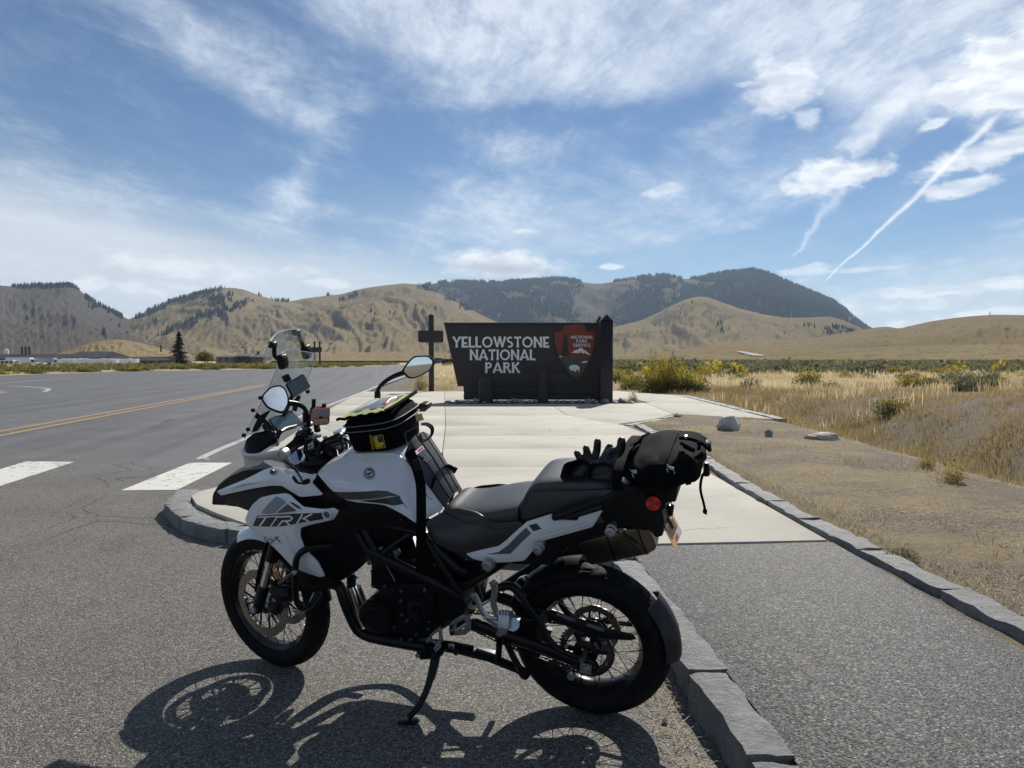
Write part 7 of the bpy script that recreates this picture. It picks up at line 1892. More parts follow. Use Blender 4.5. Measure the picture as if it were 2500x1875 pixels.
def wheels(o, xs, w, r=.36):
    for x in xs:
        for s in (-1, 1): MB().lathe([(.001, -.1), (r, -.1), (r, .1), (.001, .1)], (x, s * w, r), (0, 1, 0), 14).obj('wheel', RUBBER, o)
def van(name, loc, rz, L, H, W, paint, label, cat, prof=None, glass=None):
    o = empty(name, loc, rz); tag(o, label, cat)
    prof = prof or [(-.5, .18), (-.5, .9), (-.47, 1.0), (.18, 1.0), (.30, .92), (.40, .60), (.49, .48), (.5, .18)]
    MB().prism(chaikin([Vector((x * L, -W / 2, z * H)) for x, z in prof], .08), Vector((0, W, 0))).obj('body', paint, o, bevel=.05)
    for s in (-1, 1):
        for x0, x1 in (glass or ((-.42, -.22), (-.18, .02), (.06, .24))):
            MB().prism([Vector((x * L, s * (W / 2 + .012), z * H)) for x, z in ((x0, .60), (x1, .60), (x1 - .01, .88), (x0 + .01, .88))], Vector((0, s * .01, 0))).obj('window', VGLASS, o)
    MB().prism([Vector((x * L + .02, -W * .44, z * H + .02)) for x, z in ((.305, .91), (.405, .61))] + [Vector((x * L + .02, W * .44, z * H + .02)) for x, z in ((.405, .61), (.305, .91))], Vector((.01, 0, .01))).obj('windscreen', VGLASS, o)
    wheels(o, (-.32 * L, .32 * L), W / 2 - .05, H * .16)
    return o
def box_truck(loc, rz, L, H, boxm, label):
    o = empty('box_truck', loc, rz); tag(o, label, 'truck'); W = 2.4
    MB().box((-.12 * L, 0, .5 * H + .4), (.74 * L, W, H - .8)).obj('cargo_box', boxm, o, bevel=.04)
    MB().prism(chaikin([Vector((x, -W * .46, z)) for x, z in ((.26 * L, .5), (.26 * L, .86 * H), (.36 * L, .86 * H), (.42 * L, .52 * H), (.5 * L, .46 * H), (.5 * L, .5))], .1), Vector((0, W * .92, 0))).obj('cab', WHITEV, o, bevel=.05)
    for s in (-1, 1): MB().prism([Vector((x, s * W * .465, z)) for x, z in ((.29 * L, .55 * H), (.39 * L, .55 * H), (.36 * L, .8 * H), (.29 * L, .8 * H))], Vector((0, s * .02, 0))).obj('window', VGLASS, o)
    MB().prism([Vector((.365 * L + .03, -1, .84 * H)), Vector((.425 * L + .03, -1, .54 * H)), Vector((.425 * L + .03, 1, .54 * H)), Vector((.365 * L + .03, 1, .84 * H))], Vector((.02, 0, .02))).obj('windscreen', VGLASS, o)
    wheels(o, (-.3 * L, -.22 * L, .36 * L), 1.05, .46)
    return o
DB = 285.0
def zx(x, d=DB): return AT('z', x, 480, d).x
gz = -1.55
van('delivery_van', (zx(108, 262), 262, gz), 0.06, 6.1, 2.7, 2.0, WHITEV, 'white high-roof van parked at the far left edge', 'van')
box_truck((zx(255, 268), 268, gz), 0.05, 11.0, 3.55, WHITEV, 'white box truck parked behind the white van')
box_truck((zx(520, 274), 274, gz), 0.04, 9.5, 3.5, GREYV, 'box truck with pale grey cargo box, right of the white box truck')
van('parked_car', (zx(462, 258), 258, gz), 0.1, 4.6, 1.75, 1.8, WHITEV, 'small white car parked in front of the box trucks', 'car', prof=[(-.5, .22), (-.5, .55), (-.38, .62), (-.25, 1.0), (.12, 1.0), (.28, .62), (.48, .52), (.5, .22)], glass=((-.27, -.08), (-.05, .12)))
van('parked_car', (zx(545, 256), 256, gz), 0.1, 4.9, 1.9, 1.85, DARKV, 'dark pickup-sized car parked beside the small white car', 'car', prof=[(-.5, .25), (-.5, .55), (-.12, .58), (-.05, 1.0), (.16, 1.0), (.27, .62), (.48, .55), (.5, .25)], glass=((-.03, .12), (.13, .2)))
van('parked_car', (zx(720, 256), 256, gz), 0.05, 4.4, 1.55, 1.8, WHITEV, 'low white car parked before the wrapped white stacks', 'car', prof=[(-.5, .22), (-.5, .58), (-.36, .64), (-.22, 1.0), (.1, 1.0), (.28, .64), (.48, .52), (.5, .22)], glass=((-.24, -.06), (-.03, .12)))
# rows of white wrapped stacks
WRAP = plantmat('white_wrap', (.66, .67, .68), (.84, .85, .86), 1.2, .5, .55)
def wrap_row(x0, x1, d, n, label):
    a, b = zx(x0, d), zx(x1, d); o = empty('wrapped_stack', ((a + b) / 2, d, gz)); tag(o, label, 'wrapped goods'); w = (b - a) / n; rg = random.Random(int(x0))
    for k in range(n):
        h = rg.uniform(3.0, 3.3); m = MB(); cx = a + w * (k + .5) - (a + b) / 2
        m.loft([[Vector((cx + sx * w * .49 * f, sy * 1.1 * f + rg.uniform(-.04, .04), z + rg.uniform(-.05, .05))) for sx, sy in ((-1, -1), (0, -1.04), (1, -1), (1.02, 0), (1, 1), (0, 1.04), (-1, 1), (-1.02, 0))] for z, f in ((0, 1.0), (h * .5, 1.02), (h * .9, .98), (h, .9))])
        bl = m.obj('wrapped_bale', WRAP, o, bevel=.06)
        if rg.random() < .55: MB().lathe([(.001, 0), (.22, .0), (.24, -.03)], (cx + rg.uniform(-.2, .2), -1.16, rg.uniform(.7, 1.3)), (0, -1, 0), 10).obj('wrap_hole', DARKV, bl)
wrap_row(640, 845, 266, 6, 'row of grey-white wrapped stacks left of the bright white row')
wrap_row(848, 1030, 262, 6, 'bright white row of wrapped stacks with dark spots, left half')
wrap_row(1036, 1268, 262, 7, 'bright white row of wrapped stacks with dark spots, right half')
wrap_row(1285, 1490, 268, 6, 'shorter white row of wrapped stacks nearest the spruce')
# long low building with three stacks
BW = material('dark_barn_wall', (.062, .058, .055), .9, var=.25, vscale=.4); BR = material('grey_metal_roof', (.040, .040, .041), .95, spec=.1, var=.2, vscale=.3); BT = material('pale_roof_edge', (.20, .20, .195), .7, var=.2)
bld = empty('long_building', (zx(860, 300), 300, gz)); BASE[bld.name] = Vector((zx(860, 300), 300, gz)); tag(bld, 'long low dark building with three black chimneys behind the parked trucks', 'building')
def wing(x0, x1, zt0_, zt1_, d0, d1, roof_in=.35, nw=6):
    a, b = zx(x0, d0), zx(x1, d0); ze = AT('z', x0, zt0_, d0).z; zr_ = AT('z', x0, zt1_, (d0 + d1) / 2).z
    MB().box(((a + b) / 2, (d0 + d1) / 2, (ze - 2) / 2), (b - a, d1 - d0, ze + 2)).obj('wall', BW, bld)
    rf = MB(); my = (d0 + d1) / 2
    rf.add([(a - .4, d0 - .6, ze), (b + .4, d0 - .6, ze), (b + .4, d1 + .6, ze), (a - .4, d1 + .6, ze), (a + 1, my, zr_), (b - 1, my, zr_)], [(0, 1, 5, 4), (1, 2, 5), (2, 3, 4, 5), (3, 0, 4), (3, 2, 1, 0)])
    ro = rf.obj('roof', BR, bld)
    MB().box(((a + b) / 2, d0 - .7, ze - .1), (b - a + .8, .12, .25)).obj('eaves_board', BT, ro)
    for k in range(nw):
        xx = a + (b - a) * (k + .5) / nw; f = MB().box((xx, d0 - .03, ze * .55), (1.4, .08, 1.1)).obj('window', BT, bld); MB().box((xx, d0 - .08, ze * .55), (1.2, .04, .9)).obj('pane', VGLASS, f)
wing(-420, 660, 420, 372, 300, 322, nw=10); wing(640, 1040, 412, 345, 298, 326, nw=5); wing(1045, 1730, 440, 402, 302, 320, nw=8)
for x in (238, 277, 317):
    p = AT('z', x, 375, 310); t = AT('z', x, 292, 310); MB().lathe([(.42, 2.5), (.42, t.z), (.30, t.z), (.30, 2.6)], (p.x, 310, 0), (0, 0, 1), 12).obj('chimney', DARKV, bld)
MB().lathe([(.9, 0), (.9, 2.2), (.75, 2.9), (.3, 3.2), (.001, 3.25)], (AT('z', 70, 360, 330).x, 330, AT('z', 70, 372, 330).z - 1), (0, 0, 1), 14).obj('roof_dome', WHITEV, bld)
MB().box((AT('z', 1740, 400, 304).x, 304, 5.6), (.5, .5, 2.6)).obj('chimney', DARKV, bld)
MB().box((AT('z', 1840, 460, 290).x, 290, 2.2), (13, 4, .25)).obj('carport_roof', BR, bld)
for k in range(5): MB().box((AT('z', 1700 + k * 70, 460, 288).x, 288, 1.05), (.16, .16, 2.1)).obj('carport_post', BT, bld)
# two houses behind the road
HT = material('beige_siding', (.235, .215, .175), .85, var=.15, vscale=.6); HRD = material('red_brown_wall', (.16, .085, .06), .85, var=.3, vscale=.8); HRF = material('dark_shingle', (.035, .036, .04), .8, var=.3, vscale=.8)
def house(x0, x1, ye, yr, d, dep, wallm, label, nw, steep=.0, chim=False):
    a, b = AT('L', x0, 500, d).x, AT('L', x1, 500, d).x; ze, zr_ = AT('L', x0, ye, d).z, AT('L', x0, yr, d + dep / 2).z
    o = empty('house', ((a + b) / 2, d, gz)); BASE[o.name] = Vector(((a + b) / 2, d, gz)); tag(o, label, 'house')
    MB().box(((a + b) / 2, d + dep / 2, (ze + gz) / 2), (b - a, dep, ze - gz)).obj('wall', wallm, o)
    MB().add([(a - .3, d - .4, ze), (b + .3, d - .4, ze), (b + .3, d + dep + .4, ze), (a - .3, d + dep + .4, ze), (a + steep, d + dep / 2, zr_), (b - steep, d + dep / 2, zr_)], [(0, 1, 5, 4), (1, 2, 5), (2, 3, 4, 5), (3, 0, 4), (3, 2, 1, 0)]).obj('roof', HRF, o)
    for k in range(nw):
        xx = a + (b - a) * (k + .5) / nw; f = MB().box((xx, d - .03, ze * .66), (1.1, .08, 1.25)).obj('window', BT, o); MB().box((xx, d - .08, ze * .66), (.9, .04, 1.05)).obj('pane', VGLASS, f)
    if chim: MB().box((a + (b - a) * .3, d + dep / 2, zr_ + .2), (.7, .7, 1.2)).obj('chimney', HRD, o)
house(1165, 1285, 490, 481, 235, 9, HT, 'beige house with dark windows behind the roadside brush', 3)
house(1272, 1350, 486, 472, 228, 8, HRF, 'dark barn-like house next to the beige house', 2, .8)
house(1350, 1420, 490, 474, 226, 8, HRD, 'red-brown house at the right of the dark house', 3, .4, True)
# two-post road sign beyond the junction
DP = 138.0
tp = empty('road_sign', AT('a', 932, 395, DP) * 1); tp.location.z = .05; BASE[tp.name] = Vector(tp.location); tag(tp, 'two-post wooden road sign far beyond the bend', 'road sign')
for x in (907, 950):
    a = AT('a', x, 178, DP); MB().box((a.x, DP, a.z / 2), (.30, .30, a.z)).obj('post', M_LOG, tp, bevel=.03)
q = [AT('a', x, y, DP - .2) for x, y in ((878, 230), (967, 228), (967, 270), (880, 272))]
MB().prism(q, (0, -.12, 0)).obj('board', M_WOOD, tp)
van('parked_car', (AT('a', 1930, 365, 190).x, 190, .02), 1.65, 4.6, 1.75, 1.9, DARKV, 'dark car far down the road beside the post', 'car', prof=[(-.5, .22), (-.5, .55), (-.38, .62), (-.25, 1.0), (.12, 1.0), (.28, .62), (.48, .52), (.5, .22)], glass=((-.27, -.08), (-.05, .12)))
for x, lab in ((1985, 'small dark roadside board beyond the far dark car'), (2030, 'small roadside board on a post, nearest the park sign')):
    p = AT('a', x, 372, 170); sgn = empty('road_sign', (p.x, 170, .05)); BASE[sgn.name] = Vector(sgn.location); tag(sgn, lab, 'road sign')
    MB().box((p.x, 170, 1.1), (.14, .14, 2.2)).obj('post', M_LOG, sgn); MB().box((p.x, 169.9, AT('a', x, 345, 170).z), (1.5, .08, 1.0)).obj('board', M_WOOD, sgn, bevel=.02)
h_ = hit('d', 2138, 682)
if h_:
    mast = empty('mast', h_); tag(mast, 'small mast on the crest of the right-hand hill', 'mast'); MB().lathe([(.9, -2), (.5, 4), (.25, 7), (.001, 7.2)], (0, 0, 0), (0, 0, 1), 8).obj('mast_pole', DARKV, mast)

# ================================================================= PLANTS
P_STRAW = plantmat('straw_blades', (.25, .205, .135), (.62, .53, .37), 1.5, tr=.35)
P_BLOND = plantmat('blond_grass', (.52, .41, .22), (.86, .72, .46), .8, tr=.55)
P_BROWN = plantmat('brown_grass', (.21, .155, .075), (.60, .46, .24), 1.2, tr=.5)
P_OLIVE = plantmat('olive_grass', (.15, .12, .05), (.42, .33, .16), 1.0, tr=.5)
P_SAGE = plantmat('sage_leaf', (.085, .092, .055), (.25, .25, .15), 2.0, tr=.4)
P_RABB = plantmat('rabbitbrush_leaf', (.075, .085, .030), (.25, .24, .09), 2.0, tr=.4)
P_YEL = plantmat('rabbitbrush_flower', (.24, .20, .03), (.54, .43, .08), 4.0, tr=.4)
P_SPR = plantmat('spruce_needles', (.012, .018, .012), (.032, .042, .026), 2.0, tr=.1)
P_BARK = material('bark', (.07, .055, .042), .9, var=.4, vscale=8, bump=.02, bscale=20)
def blades(name, x, y, h, w, mat, lean=.35, seed=0, label=None, flat=False, zoff=0.0):
    rg = np.random.default_rng(seed); n = len(x); z = hgt(x, y) + zoff
    az = rg.uniform(0, 2 * np.pi, n); ln = np.abs(rg.normal(0, lean, n)); h = h * rg.uniform(.55, 1.25, n)
    la = rg.uniform(0, 2 * np.pi, n); hx, hy = np.cos(la) * h * np.sin(ln), np.sin(la) * h * np.sin(ln); hz = h * np.cos(ln)
    if flat: hz = h * rg.uniform(.02, .22, n); hx, hy = np.cos(la) * h, np.sin(la) * h
    dx, dy = np.cos(az) * w / 2, np.sin(az) * w / 2
    if flat: dx, dy = -np.sin(la) * w / 2, np.cos(la) * w / 2
    B0 = np.stack([x, y, z], 1); V = np.zeros((n, 5, 3)); D_ = np.stack([dx, dy, np.zeros(n)], 1); T_ = np.stack([hx, hy, hz], 1)
    V[:, 0] = B0 - D_; V[:, 1] = B0 + D_; V[:, 2] = B0 + T_ * .55 + D_ * .8 + np.array([0, 0, .04]) * h[:, None]; V[:, 3] = B0 + T_ * .55 - D_ * .8 + np.array([0, 0, .04]) * h[:, None]; V[:, 4] = B0 + T_
    i = np.arange(n)[:, None] * 5
    Fc = np.concatenate([i + np.array([[0, 1, 2]]), i + np.array([[0, 2, 3]]), i + np.array([[3, 2, 4]])])
    return tag(npmesh(name, V.reshape(-1, 3), Fc, mat), label, kind='stuff')
def scatter(n, x0, x1, y0, y1, seed, keep=None, power=1.0):
    rg = np.random.default_rng(seed); x = rg.uniform(x0, x1, n); y = y0 + (y1 - y0) * rg.uniform(0, 1, n) ** power
    if keep is not None:
        k = keep(x, y) > rg.uniform(0, 1, n); x, y = x[k], y[k]
    return x, y
def patch(s, seed, lo=-.1, hi=.35): return lambda x, y: ss(fbm(x * s, y * s, seed, 4), lo, hi)
def outside_plaza(x, y):
    # right of the path kerb, off the concrete wing
    e = np.where(y < 15.2, 2.62, np.where(y < 18.2, 2.4 + (y - 15.2) * .55, np.where(y < 27.8, 6.3, np.where(y < 31.8, 6.3 - (y - 27.8) * .48, 4.3))))
    wedge = (y > 16.3) & (y < 18.3) & (x > 3.2 + (y - 16.3) * .4) & (x < 5.7 - (y - 16.6) * .2)
    e2 = np.where((y > 15.0) & (y < 18.3), np.interp(y, [15, 18.3], [2.5, 4.1]), e)
    tip = (y > 16.6) & (y < 18.3) & (x > 5.72 - (y - 16.6) * 1.05) & (x < 6.15)
    return ((x > e2) & ~tip).astype(float)
xdl = lambda y: 7.15 + .06 * (y - 8)
# litter and short dry grass on the bare bank
x, y = scatter(130000, 2.55, 7.0, 1.9, 18.5, 1, lambda x, y: outside_plaza(x, y) * (.12 + .88 * patch(.9, 31, -.15, .3)(x, y)) * np.clip(8 / y, .2, 1), 1.4)
blades('straw_litter', x, y, .055, .0050, P_STRAW, seed=2, flat=True, label='dry straw litter lying on the bare dirt bank')
x, y = scatter(44000, 2.55, 6.8, 1.9, 17.0, 3, lambda x, y: outside_plaza(x, y) * patch(.7, 35, .10, .45)(x, y), 1.2)
blades('short_grass', x, y, .075, .006, P_STRAW, lean=.8, seed=4, label='short dry grass tufts on the dirt bank')
x, y = scatter(9000, 2.6, 6.4, 2.2, 15.5, 5, lambda x, y: outside_plaza(x, y) * patch(.8, 44, .22, .45)(x, y))
blades('green_grass', x, y, .06, .006, P_OLIVE, lean=.7, seed=6, label='faint green grass patches on the dirt bank')
x, y = scatter(5000, 2.50, 2.72, 2.0, 15.0, 7); blades('kerb_grass', x, y, .05, .005, P_STRAW, lean=.8, seed=8, label='dry grass fringe along the right kerb')
# ditch and far bank
x, y = scatter(70000, 5.6, 10.5, 6.0, 30, 9, lambda x, y: outside_plaza(x, y) * np.exp(-((x - xdl(y)) / 1.5) ** 2) * (.10 + .90 * patch(.9, 51, -.1, .3)(x, y)))
blades('ditch_grass', x, y, .25, .008, P_OLIVE, lean=.4, seed=10, label='olive green grass growing in the ditch')
x, y = scatter(170000, 5.2, 24, 6.0, 34, 11, lambda x, y: outside_plaza(x, y) * ss(x, 5.3, 7.0) * (.06 + .94 * patch(.7, 55, -.15, .3)(x, y)))
blades('brown_grass', x, y, .15, .009, P_BROWN, lean=.55, seed=12, label='brown dry grass on the bank beyond the ditch')
x, y = scatter(95000, 5.0, 60, 17, 62, 13, lambda x, y: outside_plaza(x, y) * patch(.13, 61, .0, .25)(x, y * 1.8) * ss(y, 17, 23))
blades('blond_grass', x, y, .36, .015, P_BLOND, lean=.35, seed=14, label='tall pale blond grass in the field')
x, y = scatter(42000, 4.6, 46, 23, 60, 15, lambda x, y: outside_plaza(x, y) * (.3 + .7 * patch(.2, 66)(x, y)))
blades('field_grass', x, y, .24, .014, P_BROWN, lean=.5, seed=16, label='brown field grass between the bushes')
x, y = scatter(34000, -30, 170, 55, 200, 17, lambda x, y: (x > np.interp(y, _KY, _KX) + 2.5) * (.25 + .75 * patch(.05, 67)(x, y * 2)), 1.4)
blades('far_grass', x, y, .45, .06, P_BLOND, lean=.4, seed=18, label='distant dry grass of the flat field')
x, y = scatter(9000, -7.2, -2.6, 31.6, 60, 19, lambda x, y: (x > np.interp(y, _KY, _KX) + 1.2) * patch(.5, 68)(x, y))
blades('verge_grass', x, y, .22, .014, P_BROWN, lean=.6, seed=20, label='sparse dry grass on the gravel verge behind the post')
x, y = scatter(26000, -130, -20, 14, 240, 21, lambda x, y: (x < np.interp(y, _LY, _LX) - 1.5) * (.4 + .6 * patch(.1, 69)(x, y)))
blades('verge_grass', x, y, .32, .05, P_BLOND, lean=.5, seed=22, label='dry grass across the road at left')
x, y = scatter(6000, -42, -21, 25.5, 37, 23, lambda x, y: ((np.hypot((x + 31) / 11, (y - 31) / 7.2) < .86) * patch(.4, 70, -.3, .3)(x, y)))
blades('island_grass', x, y, .10, .016, P_STRAW, lean=.7, seed=24, label='short dry grass on the dirt island at left')
# straw caught against the kerb behind the rear wheel
rg = np.random.default_rng(25); n = 420; yy = rg.uniform(2.1, 3.9, n) ; xx = .70 - np.abs(rg.normal(0, .075, n)) - .02
z0 = hgt; 
V, Fc = [], []
for k in range(n):
    a = rg.uniform(0, 6.28); L = rg.uniform(.03, .10); p = np.array([xx[k], yy[k], .006 + rg.uniform(0, .012)]); d = np.array([math.cos(a), math.sin(a) * 1.2, rg.uniform(-.02, .16)]) * L; s_ = np.array([-math.sin(a), math.cos(a), 0]) * .0014
    V += [p - s_, p + s_, p + d * .5 + s_ + np.array([0, 0, .006]), p + d * .5 - s_ + np.array([0, 0, .006]), p + d]; o_ = k * 5; Fc += [(o_, o_ + 1, o_ + 2), (o_, o_ + 2, o_ + 3), (o_ + 3, o_ + 2, o_ + 4)]
tag(npmesh('kerb_straw', np.array(V), np.array(Fc), P_STRAW), 'loose straw caught against the kerb by the rear wheel', kind='stuff')

# ---- bushes
def bush_mesh(name, n, rx, h, leaf, mats, seed, ytop=.5, up_=.35):
    rg = np.random.default_rng(seed)
    u = rg.uniform(0, 1, n) ** .45; az = rg.uniform(0, 2 * np.pi, n); el = np.arccos(rg.uniform(.02, 1, n))
    bump_ = 1 + .28 * np.sin(az * 3 + seed) * np.sin(el * 4 + seed * 2) + .16 * np.sin(az * 7 + seed * 1.7) + .12 * np.sin(el * 9 + az * 5)
    r_ = u * bump_
    C = np.stack([r_ * np.sin(el) * np.cos(az) * rx, r_ * np.sin(el) * np.sin(az) * rx, r_ * np.cos(el) * h], 1)
    dirv = C / (np.linalg.norm(C, axis=1, keepdims=True) + 1e-6) + rg.normal(0, .55, (n, 3)) + np.array([0, 0, up_]); dirv /= np.linalg.norm(dirv, axis=1, keepdims=True)
    sd = np.cross(dirv, rg.normal(0, 1, (n, 3))); sd /= np.linalg.norm(sd, axis=1, keepdims=True) + 1e-6
    L = leaf * rg.uniform(.6, 1.5, n)[:, None]; W = leaf * .30 * rg.uniform(.6, 1.4, n)[:, None]
    V = np.stack([C - dirv * L * .5 - sd * W * .4, C + sd * W, C + dirv * L * .7, C - sd * W], 1)
    V[:, :, 2] = np.maximum(V[:, :, 2], 0)
    Fc = np.arange(n * 4).reshape(n, 4)
    top = (C[:, 2] / h > ytop - .25 * rg.uniform(0, 1, n)) & (u > .62) & (np.sin(az * 4 + seed) + np.sin(el * 7 + seed * 3) > -.7)
    me = bpy.data.meshes.new(name)
    o = npmesh(name, V.reshape(-1, 3), Fc, mats, fmat=np.where(top, 1, 0) if len(mats) > 1 else None)
    me = o.data; bpy.data.objects.remove(o)
    return me
RB = [bush_mesh('rabbitbrush', 1500, .66, .70, .085, [P_RABB, P_YEL], s, .58) for s in (1, 2, 3)]
RBG = [bush_mesh('rabbitbrush', 1400, .66, .66, .085, [P_RABB, P_YEL], s, .92) for s in (4, 5)]
SG = [bush_mesh('sagebrush', 1300, .68, .66, .085, [P_SAGE], s) for s in (6, 7, 8)]
WD = bush_mesh('weed', 1000, .5, .95, .075, [P_OLIVE, P_YEL], 9, .7, 1.6)
def bush(me, x, y, s, rz, label, cat, group=None, sz=1.0):
    o = link(me.name.split('.')[0], me); o.location = (x, y, float(hgt(x, y)) - .03); o.scale = (s, s, s * sz); o.rotation_euler = (0, 0, rz)
    return tag(o, label, cat, group)
big = bush_mesh('rabbitbrush', 9000, 1.30, 1.12, .075, [P_RABB, P_YEL], 11, .46)
p = G('f', 480, 362, .12); bush(big, p.x, p.y + 1.0, .84, .4, 'largest yellow-flowered rabbitbrush at the edge of the concrete', 'bush', None, 1.4)
big2 = bush_mesh('rabbitbrush', 4500, .85, .92, .07, [P_RABB, P_YEL], 12, .55)
p = G('f', 610, 366, .12); bush(big2, p.x, p.y + .9, .8, 1.4, 'mostly green rabbitbrush touching the right of the largest one', 'bush')
p = G('f', 305, 345, .12); bush(big2, p.x, p.y + .8, .75, 2.4, 'round yellow-topped rabbitbrush left of the largest one', 'bush')
p = G('f', 225, 310, .12); bush(big2, p.x, p.y + .4, .8, .1, 'yellow rabbitbrush next to the sign\'s tall post', 'bush')
p = G('f', 1930, 430, .2); bush(SG[0], p.x, p.y, .65, .1, 'small grey-green shrub alone on the right bank', 'bush')
p = G('f', 1560, 500, -.1); bush(RBG[0], p.x, p.y, .6, .7, 'low green shrub in the ditch', 'bush')
rg = random.Random(77)
cnt = 0
while cnt < 130:
    y = 30 + 55 * rg.random() ** 1.3; x = rg.uniform(4.5, 8 + y * .72)
    if y < 36 and x < 9: continue
    if fbm(np.array([x * .11]), np.array([y * .16]), 91, 3)[0] < -.10 - .15 * ss(y, 45, 60): continue
    k = rg.random()
    if k < .26: me, lab, cat, gr = rg.choice(RB), 'yellow-flowered rabbitbrush in the field right of the sign', 'bush', 'yellow rabbitbrush bushes in the field'
    elif k < .52: me, lab, cat, gr = rg.choice(RBG), 'green rabbitbrush without flowers in the field right of the sign', 'bush', 'green rabbitbrush bushes in the field'
    else: me, lab, cat, gr = rg.choice(SG), 'grey-green sagebrush in the field right of the sign', 'bush', 'sagebrush bushes in the field'
    bush(me, x, y, rg.uniform(.45, 1.0) * (1 + .35 * float(ss(y, 45, 70))), rg.uniform(0, 6), lab, cat, gr, rg.uniform(.7, 1.1)); cnt += 1
cnt = 0
while cnt < 165:
    y = rg.uniform(56, 175); lx = float(np.interp(y, _LY, _LX)); x = lx - .8 - 12 * rg.random() ** 1.5
    k = rg.random()
    if k < .25: me, lab, gr = rg.choice(RB), 'yellow-green rabbitbrush along the far side of the road', 'yellow rabbitbrush across the road'
    else: me, lab, gr = rg.choice(RBG), 'green rabbitbrush along the far side of the road', 'green rabbitbrush across the road'
    bush(me, x, y, rg.uniform(1.0, 1.7), rg.uniform(0, 6), lab, 'bush', gr, rg.uniform(.45, .68)); cnt += 1
def brush_stuff(name, xs, ys, s, mat, seed, label):
    """low clumps too many to count, one mesh"""
    rgn = np.random.default_rng(seed); n = len(xs); m_ = 26
    C = np.stack([xs, ys, hgt(xs, ys)], 1)[:, None, :]; S_ = (s * rgn.uniform(.6, 1.5, n))[:, None]
    az = rgn.uniform(0, 6.28, (n, m_)); el = rgn.uniform(0, 1, (n, m_)) ** .6; r_ = rgn.uniform(.3, 1, (n, m_))
    Pt = C + np.stack([np.cos(az) * r_ * S_ * .75, np.sin(az) * r_ * S_ * .75, el * (1.15 - r_ * .5) * S_ * .85], 2)
    d = rgn.normal(0, 1, (n, m_, 3)) + np.array([0, 0, .8]); d /= np.linalg.norm(d, axis=2, keepdims=True); sd = np.cross(d, rgn.normal(0, 1, (n, m_, 3))); sd /= np.linalg.norm(sd, axis=2, keepdims=True)
    L = (S_ * .30)[..., None]
    V = np.stack([Pt - d * L * .5, Pt + sd * L * .38, Pt + d * L * .7, Pt - sd * L * .38], 2).reshape(-1, 3)
    tag(npmesh(name, V, np.arange(len(V)).reshape(-1, 4), mat), label, kind='stuff')
x, y = scatter(9000, 3, 190, 62, 330, 31, lambda x, y: (x < 12 + y * .72) * patch(.03, 71, -.45, .0)(x, y * 1.4), 1.5); brush_stuff('far_sagebrush', x, y, .95, P_SAGE, 32, 'distant grey-green sagebrush flat')
x, y = scatter(1000, 3, 170, 55, 260, 33, lambda x, y: (x < 12 + y * .72) * patch(.04, 72, 0, .3)(x, y * 1.4), 1.3); brush_stuff('far_rabbitbrush', x, y, 1.0, P_YEL, 34, 'distant yellow rabbitbrush dots on the flat')
x, y = scatter(9000, -150, -26, 50, 200, 35, lambda x, y: (x < np.interp(y, _LY, _LX) - 1) * np.exp(-(np.interp(y, _LY, _LX) - x) / 22)); brush_stuff('far_brush', x, y, .62, P_RABB, 36, 'green brush across the road at left')
x, y = scatter(500, -34, -12, 150, 330, 37, lambda x, y: (x > np.interp(y, _KY, _KX) + 3)); brush_stuff('far_brush', x, y, 1.0, P_OLIVE, 38, 'low brush along the far road verge')
for (k_, px_, py_, z_, me, s, lab) in (('k', 1000, 180, .1, WD, .7, 'scraggly olive weed at the foot of the tall wooden post'), ('f', 1860, 800, .15, WD, .26, 'thin yellowish weed on the dirt bank at right'), ('r', 1560, 335, .17, SG[1], .17, 'small dark weed beside the right kerb'), ('s', 1950, 835, .14, WD, .34, 'wispy weed among the rocks right of the sign'), ('f', 510, 474, .15, RBG[0], .16, 'tiny green weed at the bend of the kerb'), ('d', 2000, 1020, .1, WD, .22, 'dry greenish weed on the slope at right')):
    p = G(k_, px_, py_, z_); bush(me, p.x, p.y, s, s * 9, lab, 'weed')
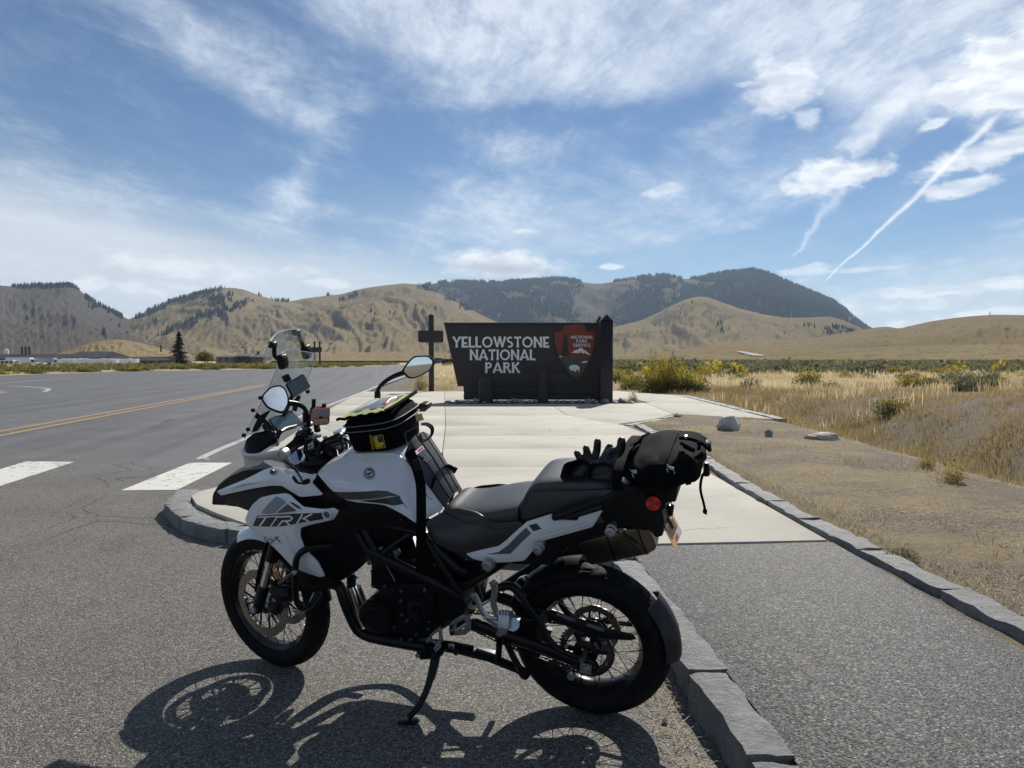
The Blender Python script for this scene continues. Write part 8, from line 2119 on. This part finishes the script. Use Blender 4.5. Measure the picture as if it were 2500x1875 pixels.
# ---- trees
def spruce(x, y, H, Rr, label, seed=1):
    t = empty('spruce_tree', (x, y, float(hgt(x, y)))); tag(t, label, 'tree'); rgn = np.random.default_rng(seed)
    MB().tube([(0, 0, -.2), (0, 0, H * .5), (0, 0, H * .98)], [H * .022, H * .013, .02], 8).obj('trunk', P_BARK, t)
    V, nB = [], 0
    for lv in range(44):
        f = lv / 43; z = H * (.06 + .92 * f); R0 = Rr * (1 - f) ** .85 * rgn.uniform(.75, 1.12) + .12
        for b in range(int(9 - 4 * f)):
            az = rgn.uniform(0, 6.28); R1 = R0 * rgn.uniform(.65, 1.1); d = np.array([math.cos(az), math.sin(az), 0])
            for s in np.linspace(.12, 1, 9):
                c = d * R1 * s + np.array([0, 0, z - .28 * R1 * s + .10 * R1 * s ** 3]); 
                for q in range(3):
                    e = d * .5 + rgn.normal(0, .7, 3) + np.array([0, 0, -.25]); e /= np.linalg.norm(e); sd = np.cross(e, rgn.normal(0, 1, 3)); sd /= np.linalg.norm(sd); L = .26 * H / 10 * (1.15 - .5 * s)
                    V += [c - sd * L * .42, c + e * L * 1.5, c + sd * L * .42]
    npmesh('crown', np.array(V), np.arange(len(V)).reshape(-1, 3), P_SPR, t)
p = AT('z', 1935, 478, 205); spruce(p.x, 205, AT('z', 1935, 82, 205).z, 3.7, 'tall dark spruce tree in front of the low buildings at left')
def small_tree(x, y, H, Rr, label, seed, mat):
    t = empty('deciduous_tree', (x, y, float(hgt(x, y)))); tag(t, label, 'tree')
    m = MB().tube([(0, 0, -.1), (.05, 0, H * .35), (0, .1, H * .6)], [.12, .09, .04], 6)
    for a in range(4): m.tube([(0, 0, H * .3), (math.cos(a * 1.6) * Rr * .6, math.sin(a * 1.6) * Rr * .6, H * .68)], [.05, .02], 5)
    m.obj('trunk', P_BARK, t)
    me = bush_mesh('crown', 900, Rr, H * .5, .42, [mat], seed); o = link('crown', me, t); o.location = (0, 0, H * .35)
p = AT('L', 1118, 500, 190); small_tree(p.x, 190, AT('L', 1118, 448, 190).z, 1.7, 'small bushy green tree between the spruce and the beige house', 3, P_RABB)
p = AT('L', 1105, 500, 150); small_tree(p.x, 150, 3.2, 1.6, 'low roadside shrub-tree left of the beige house', 5, P_RABB)
# ---- the air
gb = bpy.data.objects['ground']; bb = np.array([v[:] for v in gb.bound_box]); lo, hi = bb.min(0), bb.max(0); lo[2] = -4.5
hz = MB().box(((lo[0] + hi[0]) / 2, (lo[1] + hi[1]) / 2, (560 + lo[2] - 1.2) / 2), (hi[0] - lo[0] + 200, hi[1] - lo[1] + 200, 560 - lo[2] + 1.2)).obj('haze', None, None, smooth=None)
tag(hz, 'thin bluish daylight haze over the valley', kind='stuff')
hm = bpy.data.materials.new('air'); hm.use_nodes = True; hm.node_tree.nodes.clear()
vo_ = hm.node_tree.nodes.new('ShaderNodeVolumePrincipled'); mo = hm.node_tree.nodes.new('ShaderNodeOutputMaterial'); hm.node_tree.links.new(vo_.outputs[0], mo.inputs['Volume'])
vo_.inputs['Color'].default_value = (.60, .78, 1.0, 1); vo_.inputs['Density'].default_value = 7e-5; vo_.inputs['Anisotropy'].default_value = .2
hz.data.materials.clear(); hz.data.materials.append(hm)
